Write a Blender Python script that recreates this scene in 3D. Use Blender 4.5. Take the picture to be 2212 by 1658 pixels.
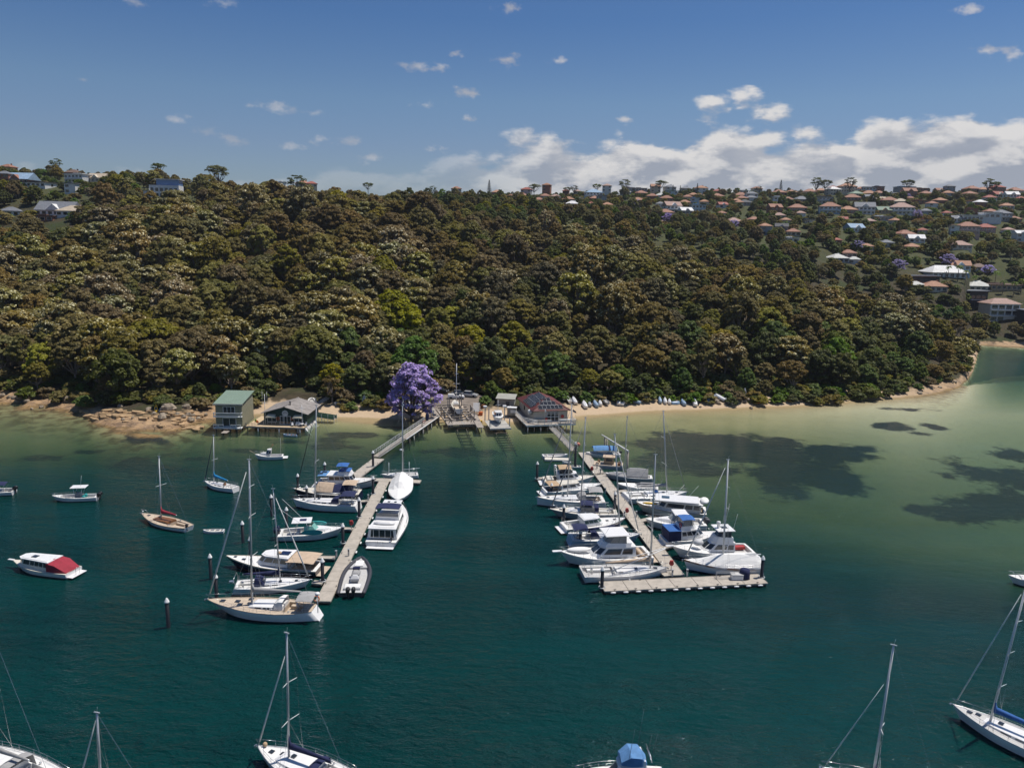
import bpy, bmesh, math, random
import numpy as np
from mathutils import Vector, Matrix

for o in list(bpy.data.objects):
    bpy.data.objects.remove(o)
S = bpy.context.scene
COL = S.collection
rnd = random.Random(7)
rng = np.random.default_rng(11)
PI = math.pi

# ------------------------------------------------------------------ camera
W_, H_ = 2212.0, 1658.1            # working pixel frame of the photograph
F_ = 1661.7                        # focal length in those pixels
CAM = Vector((0, 0, 46.0))
PITCH = math.atan((829.0 - 515.8) / F_)
ROLL = 0.022
CR = Matrix.Rotation(PI / 2 - PITCH, 3, 'X') @ Matrix.Rotation(ROLL, 3, 'Z')
cd = bpy.data.cameras.new('camera')
cam = bpy.data.objects.new('camera', cd)
COL.objects.link(cam)
cam.matrix_world = Matrix.Translation(CAM) @ CR.to_4x4()
cd.sensor_width = 36.0
cd.lens = 36.0 * F_ / W_
cd.clip_start = 0.5
cd.clip_end = 20000
S.camera = cam

# ------------------------------------------------------------------ light
SUN_EL, SUN_AZ = math.radians(68), math.radians(66)   # azimuth clockwise from +Y (ahead of the camera, to the right)
sdir = Vector((math.sin(SUN_AZ) * math.cos(SUN_EL), math.cos(SUN_AZ) * math.cos(SUN_EL), math.sin(SUN_EL)))
sl = bpy.data.lights.new('sun', 'SUN')
sl.energy = 4.2
sl.angle = math.radians(0.53)
sl.color = (1.0, 0.945, 0.87)
sun = bpy.data.objects.new('sun', sl)
COL.objects.link(sun)
sun.rotation_euler = sdir.to_track_quat('Z', 'Y').to_euler()
sun.location = (0, 0, 300)

S.view_settings.view_transform = 'Standard'
S.view_settings.look = 'None'
S.view_settings.exposure = 0.14
S.view_settings.gamma = 1.0
S.view_settings.use_curve_mapping = False
S.cycles.max_bounces = 4
S.cycles.diffuse_bounces = 2
S.cycles.glossy_bounces = 2
S.cycles.transmission_bounces = 2
S.cycles.transparent_max_bounces = 6
S.cycles.caustics_reflective = False
S.cycles.caustics_refractive = False
S.cycles.use_adaptive_sampling = True
S.cycles.adaptive_threshold = 0.02


class NT:
    """tiny node-tree helper"""
    def __init__(s, tree):
        s.t = tree
        tree.nodes.clear()

    def n(s, typ, **kw):
        nd = s.t.nodes.new(typ)
        for k, v in kw.items():
            if k == 'ins':
                for a, b in v.items():
                    if hasattr(b, 'is_output') or isinstance(b, bpy.types.NodeSocket):
                        s.t.links.new(b, nd.inputs[a])
                    else:
                        nd.inputs[a].default_value = b
            else:
                setattr(nd, k, v)
        return nd

    def m(s, op, a, b=None, c=None, clamp=False):
        nd = s.t.nodes.new('ShaderNodeMath')
        nd.operation = op
        nd.use_clamp = clamp
        for i, v in enumerate((a, b, c)):
            if v is None:
                continue
            if isinstance(v, bpy.types.NodeSocket):
                s.t.links.new(v, nd.inputs[i])
            else:
                nd.inputs[i].default_value = v
        return nd.outputs[0]

    def mix(s, fac, a, b):
        nd = s.t.nodes.new('ShaderNodeMix')
        nd.data_type = 'RGBA'
        for i, v in ((0, fac), (6, a), (7, b)):
            if isinstance(v, bpy.types.NodeSocket):
                s.t.links.new(v, nd.inputs[i])
            elif i == 0:
                nd.inputs[i].default_value = v
            else:
                nd.inputs[i].default_value = (*v, 1) if len(v) == 3 else v
        return nd.outputs[2]

    def rng(s, v, a, b, c=0.0, d=1.0, smooth=True):
        nd = s.t.nodes.new('ShaderNodeMapRange')
        nd.interpolation_type = 'SMOOTHSTEP' if smooth else 'LINEAR'
        s.t.links.new(v, nd.inputs[0])
        for i, x in ((1, a), (2, b), (3, c), (4, d)):
            if isinstance(x, bpy.types.NodeSocket):
                s.t.links.new(x, nd.inputs[i])
            else:
                nd.inputs[i].default_value = x
        return nd.outputs[0]

    def noise(s, vec, scale, detail=4, rough=.55, dist=0.0):
        nd = s.n('ShaderNodeTexNoise', ins={'Scale': scale, 'Detail': detail, 'Roughness': rough, 'Distortion': dist})
        if vec is not None:
            s.t.links.new(vec, nd.inputs['Vector'])
        return nd.outputs['Fac']

    def lk(s, a, b):
        s.t.links.new(a, b)


# ------------------------------------------------------------------ sky
def build_world():
    w = bpy.data.worlds.new('World')
    S.world = w
    w.use_nodes = True
    w.cycles.sampling_method = 'NONE'
    t = NT(w.node_tree)
    sky = t.n('ShaderNodeTexSky', sky_type='NISHITA')
    sky.sun_disc = False
    sky.sun_elevation = SUN_EL
    sky.sun_rotation = SUN_AZ
    sky.altitude = 0
    sky.air_density = 1.0
    sky.dust_density = 0.8
    sky.ozone_density = 2.2
    # the Nishita horizon is very bright: keep the clear-day blue of this sky
    tc = t.n('ShaderNodeTexCoord')
    sp = t.n('ShaderNodeSeparateXYZ', ins={0: tc.outputs['Generated']})
    x, y, z = sp.outputs
    az = t.m('MULTIPLY', t.m('ARCTAN2', x, y), 180 / PI)
    el = t.m('MULTIPLY', t.m('ARCSINE', z), 180 / PI)
    sr = t.n('ShaderNodeValToRGB')
    t.lk(t.m('DIVIDE', el, 24.0, clamp=True), sr.inputs[0])
    for k, (p_, c_) in enumerate(((0, (.60, .66, .79)), (.26, (.57, .63, .787)), (.39, (.545, .655, .79)), (.61, (.37, .55, .775)), (1, (.35, .53, .76)))):
        q_ = sr.color_ramp.elements[0] if k == 0 else (sr.color_ramp.elements[-1] if p_ == 1 else sr.color_ramp.elements.new(p_))
        q_.position = p_
        q_.color = (*c_, 1)
    tint = sr.outputs[0]
    skyc = t.n('ShaderNodeMix', data_type='RGBA', blend_type='MULTIPLY')
    skyc.inputs[0].default_value = 1
    t.lk(sky.outputs[0], skyc.inputs[6])
    t.lk(tint, skyc.inputs[7])
    base = skyc.outputs[2]

    def nz(du, dv, sx, sy, detail=7, rough=.62, w_=0.0):
        c = t.n('ShaderNodeCombineXYZ', ins={0: t.m('MULTIPLY', t.m('ADD', az, du), sx), 1: t.m('MULTIPLY', t.m('ADD', el, dv), sy), 2: w_})
        return t.noise(c.outputs[0], 1.0, detail, rough)
    # cumulus bank low over the ridge, thickest to the right
    big = nz(0, 0, .085, .22, 2, .5, 3.1)
    n1 = nz(0, 0, .20, .46, 7, .60)
    n2 = nz(-.5, .75, .20, .46, 5, .58)
    ramp = t.n('ShaderNodeValToRGB')
    cr = ramp.color_ramp
    cr.elements[0].position = 0.0; cr.elements[0].color = (0, 0, 0, 1)
    cr.elements[1].position = 1.0; cr.elements[1].color = (.80, .80, .80, 1)
    tops = [(-20, 1.6), (-12, 3.8), (-6, 5.0), (-1, 6.4), (2, 8.0), (8, 8.2), (13, 9.2), (19, 8.2), (22, 8.2), (25, 9.2), (31, 9.6), (40, 9.0)]
    for a, e in tops:
        q = cr.elements.new((a + 45) / 90.0)
        q.color = (e / 12, e / 12, e / 12, 1)
    cr.elements[0].color = (.10, .10, .10, 1)
    cr.elements[-1].color = (.5, .5, .5, 1)
    t.lk(t.m('DIVIDE', t.m('ADD', az, 45.0), 90.0, clamp=True), ramp.inputs[0])
    top = t.m('MULTIPLY', ramp.outputs[0], 12.0)
    d = t.m('ADD', t.m('MULTIPLY', t.m('SUBTRACT', top, el), .22), t.m('MULTIPLY', t.m('SUBTRACT', n1, .5), 1.5))
    def puff(du, dv):
        wv = nz(du, dv, .5, 1.0, 3, .55, 5.5)
        c = t.n('ShaderNodeCombineXYZ', ins={0: t.m('ADD', t.m('MULTIPLY', t.m('ADD', az, du), .30), t.m('MULTIPLY', wv, .9)), 1: t.m('ADD', t.m('MULTIPLY', t.m('ADD', el, dv), .52), t.m('MULTIPLY', wv, .9))})
        v = t.n('ShaderNodeTexVoronoi', feature='SMOOTH_F1', ins={'Vector': c.outputs[0], 'Scale': 1.0, 'Smoothness': .35})
        return v.outputs['Distance']
    p1 = puff(0, 0)
    p2 = puff(-.4, .6)
    d = t.m('ADD', d, t.m('MULTIPLY', t.m('SUBTRACT', .42, p1), .9))
    d = t.m('ADD', d, t.m('MULTIPLY', t.m('SUBTRACT', big, .5), 1.0))
    d = t.m('ADD', d, t.rng(el, 2.0, 6.6, .60, 0.0))
    bank = t.rng(d, -.02, .30)
    left = t.rng(az, -8.0, 5.0, .20, 1.0)
    bank = t.m('MULTIPLY', bank, left)
    # single puffs
    puffs = [(905, 143, 34, 13), (865, 140, 26, 9), (948, 148, 26, 9), (1090, 129, 55, 13), (1205, 131, 26, 10), (590, 232, 46, 16),
             (676, 245, 32, 9), (505, 303, 46, 10), (1012, 256, 22, 8), (1005, 200, 52, 8), (922, 228, 46, 8), (1105, 20, 40, 12),
             (485, 8, 34, 12), (2100, 22, 34, 9), (2150, 108, 42, 14), (2212, 116, 34, 14), (700, 300, 60, 9), (635, 315, 36, 7),
             (380, 258, 54, 7), (1355, 258, 30, 6), (985, 117, 30, 9), (180, 172, 24, 6), (290, 5, 40, 8), (760, 305, 60, 6),
             (940, 322, 44, 7), (800, 340, 80, 8), (445, 285, 70, 6)]
    acc = None
    asp = t.n('ShaderNodeCombineXYZ', ins={0: az, 1: t.m('MULTIPLY', el, 3.0)}).outputs[0]
    wrp = nz(0, 0, .9, 1.3, 4, .6, 7.7)
    for (u, v, ru, rv) in puffs:
        loc = CR @ Vector(((u - 1106) / F_, -(v - 829) / F_, -1))
        loc.normalize()
        a0, e0 = math.degrees(math.atan2(loc.x, loc.y)), math.degrees(math.asin(loc.z))
        k = math.sqrt(ru * rv * 3.0) / F_ * 57.3
        dn = t.n('ShaderNodeVectorMath', operation='DISTANCE', ins={0: asp, 1: (a0, e0 * 3.0, 0)})
        g = t.m('MULTIPLY_ADD', dn.outputs['Value'], -1 / k, 1.0)
        acc = g if acc is None else t.m('MAXIMUM', acc, g)
    pf = t.rng(t.m('ADD', acc, t.m('MULTIPLY', t.m('SUBTRACT', wrp, .56), 3.4)), -.05, 1.1)
    pf = t.m('MULTIPLY', pf, t.rng(acc, -.7, .1))
    pf = t.m('MULTIPLY', pf, t.rng(az, -12.0, -2.0, .42, .70))
    lit = t.rng(t.m('ADD', t.m('ADD', t.m('MULTIPLY', t.m('SUBTRACT', p2, p1), .75), t.m('MULTIPLY', t.m('SUBTRACT', n1, n2), 1.2)), t.m('MULTIPLY', t.m('SUBTRACT', n1, .5), .5)), -.20, .26)
    thin = t.rng(d, 0.0, 1.1, .28, -.16)
    lit = t.m('ADD', lit, thin, clamp=True)
    cb = t.mix(lit, (0.34, 0.365, 0.43), (0.76, 0.735, 0.715))
    pc = t.mix(lit, (0.42, 0.42, 0.46), (0.74, 0.71, 0.70))
    bg1 = t.n('ShaderNodeBackground', ins={'Strength': 0.088})
    t.lk(base, bg1.inputs[0])
    bg2 = t.n('ShaderNodeBackground', ins={'Strength': 0.90})
    t.lk(cb, bg2.inputs[0])
    bg3 = t.n('ShaderNodeBackground', ins={'Strength': 0.80})
    t.lk(pc, bg3.inputs[0])
    m1 = t.n('ShaderNodeMixShader')
    t.lk(t.m('MULTIPLY', bank, .90), m1.inputs[0]); t.lk(bg1.outputs[0], m1.inputs[1]); t.lk(bg2.outputs[0], m1.inputs[2])
    m2 = t.n('ShaderNodeMixShader')
    t.lk(pf, m2.inputs[0]); t.lk(m1.outputs[0], m2.inputs[1]); t.lk(bg3.outputs[0], m2.inputs[2])
    out = t.n('ShaderNodeOutputWorld')
    t.lk(m2.outputs[0], out.inputs[0])


build_world()


# ------------------------------------------------------------------ where a pixel of the photograph lies in the place
def ray(u, v):
    return CR @ Vector(((u - 1106) / F_, -(v - 829) / F_, -1))


def P(u, v, z=0.0):
    d = ray(u, v)
    k = (z - CAM.z) / d.z
    return CAM + d * k


def PY(u, v, y):
    d = ray(u, v)
    return CAM + d * (y / d.y)


def proj(p):
    q = CR.transposed() @ (Vector(p) - CAM)
    return (1106 + F_ * q.x / -q.z, 829 - F_ * q.y / -q.z)


# ------------------------------------------------------------------ tagging
def tag(o, label=None, cat=None, group=None, kind=None):
    if label: o['label'] = label
    if cat: o['category'] = cat
    if group: o['group'] = group
    if kind: o['kind'] = kind
    return o


def empty(name, loc, rz=0.0):
    o = bpy.data.objects.new(name, None)
    COL.objects.link(o)
    o.location = loc
    o.rotation_euler = (0, 0, rz)
    o.empty_display_size = .5
    return o


def thing(name, label, cat, loc, rz=0.0, group=None):
    return tag(empty(name, loc, rz), label, cat, group)


def ordinal(i, n):
    if i == 0: return 'leftmost'
    if i == n - 1: return 'rightmost'
    w = ['', 'second', 'third', 'fourth', 'fifth', 'sixth', 'seventh', 'eighth', 'ninth', 'tenth', 'eleventh', 'twelfth']
    if i < 12: return w[i] + ' from left'
    k = i + 1
    suf = 'th' if 10 <= k % 100 <= 20 else {1: 'st', 2: 'nd', 3: 'rd'}.get(k % 10, 'th')
    return f'{k}{suf} from left'


class MB:
    """collects shapes, links them as one mesh object"""
    def __init__(s):
        s.v = []; s.f = []; s.m = []; s.sm = []

    def add(s, vs, fs, mi=0, smooth=False):
        o = len(s.v)
        s.v.extend([tuple(p) for p in vs])
        for f in fs:
            s.f.append(tuple(i + o for i in f)); s.m.append(mi); s.sm.append(smooth)
        return s

    def box(s, c, d, mi=0, rz=0.0, bev=0.0):
        cx, cy, cz = c
        a, b, h = d[0] / 2, d[1] / 2, d[2] / 2
        co, si = math.cos(rz), math.sin(rz)
        if bev:
            vs = []
            for z, i in ((-h, bev), (-h + bev, 0), (h - bev, 0), (h, bev)):
                for (x, y) in ((-a + i, -b + i), (a - i, -b + i), (a - i, b - i), (-a + i, b - i)):
                    vs.append((cx + x * co - y * si, cy + x * si + y * co, cz + z))
            fs = [(3, 2, 1, 0), (12, 13, 14, 15)]
            for l in range(3):
                for k in range(4):
                    fs.append((l * 4 + k, l * 4 + (k + 1) % 4, l * 4 + 4 + (k + 1) % 4, l * 4 + 4 + k))
            return s.add(vs, fs, mi)
        vs = []
        for z in (-h, h):
            for (x, y) in ((-a, -b), (a, -b), (a, b), (-a, b)):
                vs.append((cx + x * co - y * si, cy + x * si + y * co, cz + z))
        return s.add(vs, [(3, 2, 1, 0), (4, 5, 6, 7), (0, 1, 5, 4), (1, 2, 6, 5), (2, 3, 7, 6), (3, 0, 4, 7)], mi)

    def tube(s, pts, r, n=6, mi=0, r1=None, caps=True, smooth=True):
        pts = [Vector(p) for p in pts]
        k = len(pts)
        rs = r if isinstance(r, (list, tuple)) else [r + ((r1 if r1 is not None else r) - r) * i / max(1, k - 1) for i in range(k)]
        vs = []; fs = []
        ref = None
        for i, p in enumerate(pts):
            t = (pts[min(i + 1, k - 1)] - pts[max(i - 1, 0)])
            if t.length < 1e-9: t = Vector((0, 0, 1))
            t.normalize()
            if ref is None:
                ref = Vector((0, 0, 1)) if abs(t.z) < .9 else Vector((1, 0, 0))
            a = t.cross(ref); a.normalize()
            b = t.cross(a)
            for j in range(n):
                an = 2 * PI * j / n
                vs.append(p + (a * math.cos(an) + b * math.sin(an)) * rs[i])
        for i in range(k - 1):
            for j in range(n):
                fs.append((i * n + j, i * n + (j + 1) % n, (i + 1) * n + (j + 1) % n, (i + 1) * n + j))
        s.add(vs, fs, mi, smooth)
        if caps:
            o = len(s.v) - k * n
            s.f.append(tuple(o + j for j in range(n))[::-1]); s.m.append(mi); s.sm.append(False)
            s.f.append(tuple(o + (k - 1) * n + j for j in range(n))); s.m.append(mi); s.sm.append(False)
        return s

    def lathe(s, c, prof, n=12, mi=0, smooth=True):
        vs = []; fs = []
        for (r, z) in prof:
            for j in range(n):
                a = 2 * PI * j / n
                vs.append((c[0] + r * math.cos(a), c[1] + r * math.sin(a), c[2] + z))
        for i in range(len(prof) - 1):
            for j in range(n):
                fs.append((i * n + j, i * n + (j + 1) % n, (i + 1) * n + (j + 1) % n, (i + 1) * n + j))
        return s.add(vs, fs, mi, smooth)

    def loft(s, rings, mi=0, closed=False, caps=False, smooth=True):
        n = len(rings[0]); vs = [p for r in rings for p in r]; fs = []
        for i in range(len(rings) - 1):
            for j in range(n if closed else n - 1):
                a, b = i * n + j, i * n + (j + 1) % n
                fs.append((a, b, b + n, a + n))
        s.add(vs, fs, mi, smooth)
        if caps:
            o = len(s.v) - len(vs)
            s.f.append(tuple(o + j for j in range(n))[::-1]); s.m.append(mi); s.sm.append(False)
            s.f.append(tuple(o + len(vs) - n + j for j in range(n))); s.m.append(mi); s.sm.append(False)
        return s

    def prism(s, poly, z0, z1, mi=0):
        n = len(poly)
        zz0 = z0 if isinstance(z0, (list, tuple)) else [z0] * n
        zz1 = z1 if isinstance(z1, (list, tuple)) else [z1] * n
        vs = [(p[0], p[1], zz0[i]) for i, p in enumerate(poly)] + [(p[0], p[1], zz1[i]) for i, p in enumerate(poly)]
        fs = [tuple(range(n))[::-1], tuple(range(n, 2 * n))]
        for i in range(n):
            fs.append((i, (i + 1) % n, n + (i + 1) % n, n + i))
        return s.add(vs, fs, mi)

    def quad(s, a, b, c, d, mi=0):
        return s.add([a, b, c, d], [(0, 1, 2, 3)], mi)

    def ell(s, c, r, n=10, k=6, mi=0, rz=0.0, jit=0.0, rr=None):
        vs = [(0, 0, -1)]
        for i in range(1, k):
            ph = -PI / 2 + PI * i / k
            for j in range(n):
                a = 2 * PI * j / n
                vs.append((math.cos(ph) * math.cos(a), math.cos(ph) * math.sin(a), math.sin(ph)))
        vs.append((0, 0, 1))
        co, si = math.cos(rz), math.sin(rz)
        out = []
        for p in vs:
            q = 1 + (rr.uniform(-jit, jit) if jit else 0)
            x, y, z = p[0] * r[0] * q, p[1] * r[1] * q, p[2] * r[2] * q
            out.append((c[0] + x * co - y * si, c[1] + x * si + y * co, c[2] + z))
        fs = []
        for j in range(n):
            fs.append((0, 1 + (j + 1) % n, 1 + j))
            fs.append((len(vs) - 1, 1 + (k - 2) * n + j, 1 + (k - 2) * n + (j + 1) % n))
        for i in range(k - 2):
            for j in range(n):
                a, b = 1 + i * n + j, 1 + i * n + (j + 1) % n
                fs.append((a, b, b + n, a + n))
        return s.add(out, fs, mi, not jit)

    def mesh(s, name, mats):
        me = bpy.data.meshes.new(name)
        me.from_pydata(s.v, [], s.f)
        for m in (mats if isinstance(mats, (list, tuple)) else [mats]):
            me.materials.append(m)
        me.polygons.foreach_set('material_index', s.m)
        me.polygons.foreach_set('use_smooth', s.sm)
        me.update()
        return me

    def build(s, name, mats, parent=None, loc=None, rz=None):
        o = bpy.data.objects.new(name, s.mesh(name, mats))
        COL.objects.link(o)
        if parent: o.parent = parent
        if loc is not None: o.location = loc
        if rz is not None: o.rotation_euler = (0, 0, rz)
        return o


def meshobj(name, me, parent=None, loc=(0, 0, 0), rot=(0, 0, 0), sc=None):
    o = bpy.data.objects.new(name, me)
    COL.objects.link(o)
    if parent: o.parent = parent
    o.location = loc
    o.rotation_euler = rot
    if sc is not None: o.scale = sc if not isinstance(sc, (int, float)) else (sc, sc, sc)
    return o


# ------------------------------------------------------------------ materials
_M = {}


def mat(name, col, rough=.5, metal=0.0, var=.10, scale=6.0, bump=0.0, spec=.5, dirt=0.0, coat=0.0):
    if name in _M: return _M[name]
    m = bpy.data.materials.new(name)
    m.use_nodes = True
    t = NT(m.node_tree)
    out = t.n('ShaderNodeOutputMaterial')
    bs = t.n('ShaderNodeBsdfPrincipled', ins={'Roughness': rough, 'Metallic': metal, 'Specular IOR Level': spec})
    tc = t.n('ShaderNodeTexCoord')
    oi = t.n('ShaderNodeObjectInfo')
    off = t.n('ShaderNodeVectorMath', operation='ADD')
    t.lk(tc.outputs['Object'], off.inputs[0])
    sh = t.n('ShaderNodeVectorMath', operation='SCALE')
    sh.inputs[0].default_value = (37, 91, 53)
    t.lk(oi.outputs['Random'], sh.inputs['Scale'])
    t.lk(sh.outputs[0], off.inputs[1])
    nz = t.noise(off.outputs[0], scale, 5, .6)
    f = t.rng(nz, .3, .7, 1 - var, 1 + var * .6)
    mul = t.n('ShaderNodeMix', data_type='RGBA', blend_type='MULTIPLY')
    mul.inputs[0].default_value = 1
    mul.inputs[6].default_value = (*col, 1)
    cc = t.n('ShaderNodeCombineColor')
    for i in range(3): t.lk(f, cc.inputs[i])
    t.lk(cc.outputs[0], mul.inputs[7])
    c = mul.outputs[2]
    if dirt:
        n2 = t.noise(off.outputs[0], scale * .25, 6, .7)
        c = t.mix(t.rng(n2, .52, .75, 0, dirt), c, tuple(x * .45 for x in (col[0] * .95, col[1] * .85, col[2] * .7)))
    t.lk(c, bs.inputs['Base Color'])
    if bump:
        bp = t.n('ShaderNodeBump', ins={'Strength': bump, 'Distance': .05})
        t.lk(t.noise(off.outputs[0], scale * 3, 5, .65), bp.inputs['Height'])
        t.lk(bp.outputs[0], bs.inputs['Normal'])
    if coat: bs.inputs['Coat Weight'].default_value = coat
    t.lk(bs.outputs[0], out.inputs[0])
    _M[name] = m
    return m


def foliage(name, col, hue=.03, val=.35, trans=.38, bright=None, ws=.055):
    """leaves: base colour varies from tree to tree and from clump to clump"""
    if name in _M: return _M[name]
    m = bpy.data.materials.new(name)
    m.use_nodes = True
    t = NT(m.node_tree)
    out = t.n('ShaderNodeOutputMaterial')
    oi = t.n('ShaderNodeObjectInfo')
    ge = t.n('ShaderNodeNewGeometry')
    tc = t.n('ShaderNodeTexCoord')
    n1 = t.noise(tc.outputs['Object'], .55, 3, .6)
    v = t.m('ADD', t.m('MULTIPLY', t.m('SUBTRACT', oi.outputs['Random'], .5), val * 1.3), t.m('MULTIPLY', t.m('SUBTRACT', n1, .5), val * 1.6))
    isl = t.m('MULTIPLY', t.m('SUBTRACT', ge.outputs['Random Per Island'], .5), .5)
    v = t.m('ADD', t.m('ADD', v, isl), 1.0)
    hs = t.n('ShaderNodeHueSaturation')
    r2 = t.m('FRACT', t.m('MULTIPLY', oi.outputs['Random'], 7.31))
    t.lk(t.m('ADD', .5, t.m('MULTIPLY', t.m('SUBTRACT', r2, .5), hue * 2)), hs.inputs['Hue'])
    t.lk(t.m('ADD', .85, t.m('MULTIPLY', t.m('FRACT', t.m('MULTIPLY', oi.outputs['Random'], 3.7)), .35)), hs.inputs['Saturation'])
    t.lk(v, hs.inputs['Value'])
    hs.inputs['Color'].default_value = (*col, 1)
    d = t.n('ShaderNodeBsdfDiffuse')
    tr = t.n('ShaderNodeBsdfTranslucent')
    gl = t.n('ShaderNodeBsdfGlossy', ins={'Roughness': .55, 'Color': (.5, .5, .45, 1)})
    t.lk(hs.outputs[0], d.inputs[0])
    t.lk(hs.outputs[0], tr.inputs[0])
    mx = t.n('ShaderNodeMixShader', ins={0: trans})
    t.lk(d.outputs[0], mx.inputs[1]); t.lk(tr.outputs[0], mx.inputs[2])
    m2 = t.n('ShaderNodeMixShader', ins={0: .035})
    t.lk(mx.outputs[0], m2.inputs[1]); t.lk(gl.outputs[0], m2.inputs[2])
    t.lk(m2.outputs[0], out.inputs[0])
    _M[name] = m
    return m


# ================================================================== LAND AND WATER
def _hash(ix, iy, s):
    h = (ix * 374761393 + iy * 668265263 + s * 2147483647) & 0xFFFFFFFF
    h = ((h ^ (h >> 13)) * 1274126177) & 0xFFFFFFFF
    return ((h ^ (h >> 16)) & 0xFFFF) / 65535.0


def vnoise(x, y, s=0):
    x = np.asarray(x, float); y = np.asarray(y, float)
    ix = np.floor(x).astype(np.int64); iy = np.floor(y).astype(np.int64)
    fx = x - ix; fy = y - iy
    fx = fx * fx * (3 - 2 * fx); fy = fy * fy * (3 - 2 * fy)
    a = _hash(ix, iy, s); b = _hash(ix + 1, iy, s); c = _hash(ix, iy + 1, s); d = _hash(ix + 1, iy + 1, s)
    return (a * (1 - fx) + b * fx) * (1 - fy) + (c * (1 - fx) + d * fx) * fy


def fbm(x, y, s=0, o=4):
    r = 0; a = .5; k = 1.0
    for i in range(o):
        r = r + a * vnoise(np.asarray(x) * k, np.asarray(y) * k, s + i)
        a *= .5; k *= 2.03
    return r / (1 - .5 ** o)


def curve_t(pts, z=0.0):
    a = sorted(((lambda p: (p.x / p.y, p.y))(P(u, v, z)) for u, v in pts))
    return np.array([q[0] for q in a]), np.array([q[1] for q in a])


SHORE = [(-500, 862), (-200, 862), (0, 868), (60, 880), (120, 882), (170, 892), (215, 918), (260, 932), (320, 946), (360, 938), (400, 925),
         (440, 912), (470, 908), (540, 900), (600, 895), (680, 900), (730, 908), (800, 914), (860, 910), (930, 906), (960, 912), (1030, 915),
         (1100, 915), (1150, 922), (1180, 918), (1240, 906), (1300, 899), (1400, 891), (1500, 888), (1600, 884), (1700, 880), (1800, 874),
         (1900, 864), (1980, 858), (2040, 848), (2070, 836), (2092, 818), (2102, 803), (2116, 745), (2212, 752), (2600, 770), (3200, 790)]
ST, SY = curve_t(SHORE)
EDGE = [(-500, 1000), (0, 985), (300, 975), (600, 962), (900, 966), (1106, 968), (1300, 985), (1400, 1030), (1500, 1072), (1650, 1120), (1800, 1152), (2000, 1185), (2212, 1215), (2600, 1250)]
ET, EY = curve_t(EDGE)
DT, DY = curve_t([q for q in SHORE if q[0] < 2080] + [(2110, 826), (2160, 815), (2240, 808), (2500, 800), (3200, 800)])
COLS = {
    -500: [(700, 250), (600, 290), (520, 330), (470, 370), (420, 420), (375, 480), (352, 540), (352, 700)],
    0: [(700, 250), (600, 290), (520, 330), (470, 370), (420, 420), (380, 480), (357, 540), (362, 700)],
    350: [(700, 245), (600, 290), (500, 350), (440, 400), (400, 450), (376, 520), (385, 700)],
    520: [(700, 245), (600, 290), (500, 350), (440, 400), (405, 450), (390, 520), (394, 700)],
    700: [(700, 240), (600, 285), (500, 345), (430, 420), (410, 480), (406, 560), (408, 720)],
    1000: [(700, 240), (600, 290), (500, 350), (440, 410), (425, 440), (431, 520), (424, 640), (417, 750)],
    1106: [(700, 238), (600, 285), (500, 350), (447, 410), (455, 470), (440, 560), (428, 650), (418, 760)],
    1300: [(700, 238), (600, 290), (520, 350), (472, 400), (468, 480), (450, 560), (432, 660), (414, 780)],
    1500: [(700, 240), (600, 300), (540, 345), (517, 375), (510, 450), (470, 540), (430, 660), (408, 800)],
    1700: [(700, 248), (620, 300), (570, 340), (552, 360), (537, 420), (480, 520), (430, 660), (409, 800)],
    1900: [(740, 250), (680, 285), (630, 320), (607, 345), (592, 400), (520, 480), (450, 620), (410, 800)],
    2000: [(750, 255), (690, 285), (650, 320), (637, 335), (622, 380), (540, 460), (460, 600), (406, 800)],
    2085: [(770, 268), (720, 285), (690, 305), (672, 350), (570, 430), (462, 590), (408, 800)],
    2102: [(790, 300), (755, 330), (700, 385), (640, 415), (560, 470), (464, 590), (409, 800)],
    2212: [(718, 385), (640, 412), (560, 470), (466, 590), (411, 800)],
    2700: [(718, 392), (640, 420), (560, 480), (470, 600), (415, 800)],
}
CRU = [-500, 0, 700, 850, 1000, 1106, 1300, 1500, 1700, 1900, 2000, 2085, 2102, 2103, 2700]
CRY = [580, 560, 560, 500, 440, 412, 402, 376, 362, 347, 337, 308, 300, 370, 370]
_ct = []; _cf = []
for u in sorted(COLS):
    t0 = PY(u, 600, 100).x / 100
    ys = [np.interp(t0, ST, SY)]; zs = [0.0]
    ys.append(ys[0] + 13); zs.append(3.0)
    for (v, y) in COLS[u]:
        if y < ys[-1] + 6: continue
        zz = PY(u, v, y).z - (5.5 if u <= 350 and y >= 400 else 4.0 if y > np.interp(u, CRU, CRY) + 15 else (15.5 if u >= 1000 else 13.0))
        ys.append(y); zs.append(max(zz, 1.5))
    last = zs[-1]
    ys += [ys[-1] + 120, ys[-1] + 900, 12000]; zs += [last - 2, last - 40, last - 60]
    _ct.append(t0); _cf.append((np.array(ys), np.array(zs)))
_ct = np.array(_ct)


def shore_y(t):
    return np.interp(t, ST, SY)


def depth_at(x, y):
    t = x / np.maximum(y, 30)
    ys = np.interp(t, DT, DY)
    ye = np.minimum(np.interp(t, ET, EY), ys - 8)
    w = (ys - y) / (ys - ye)
    d = np.where(w < 1, 1.9 * np.clip(w, 0, 1) ** 1.1, 1.9 + (w - 1) * (ys - ye) * .18)
    d = np.where(w < 0, np.clip((shore_y(t) - y) * .12, 0, 2.0), d)
    d = d + np.where(y < shore_y(t), np.clip((t - .600) / .05, 0, 1) * 1.9 * np.clip((shore_y(t) - y) / 12, 0, 1) * np.clip((y - 215) / 60, 0, 1), 0)
    return np.clip(d, 0, 14.0)


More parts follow.
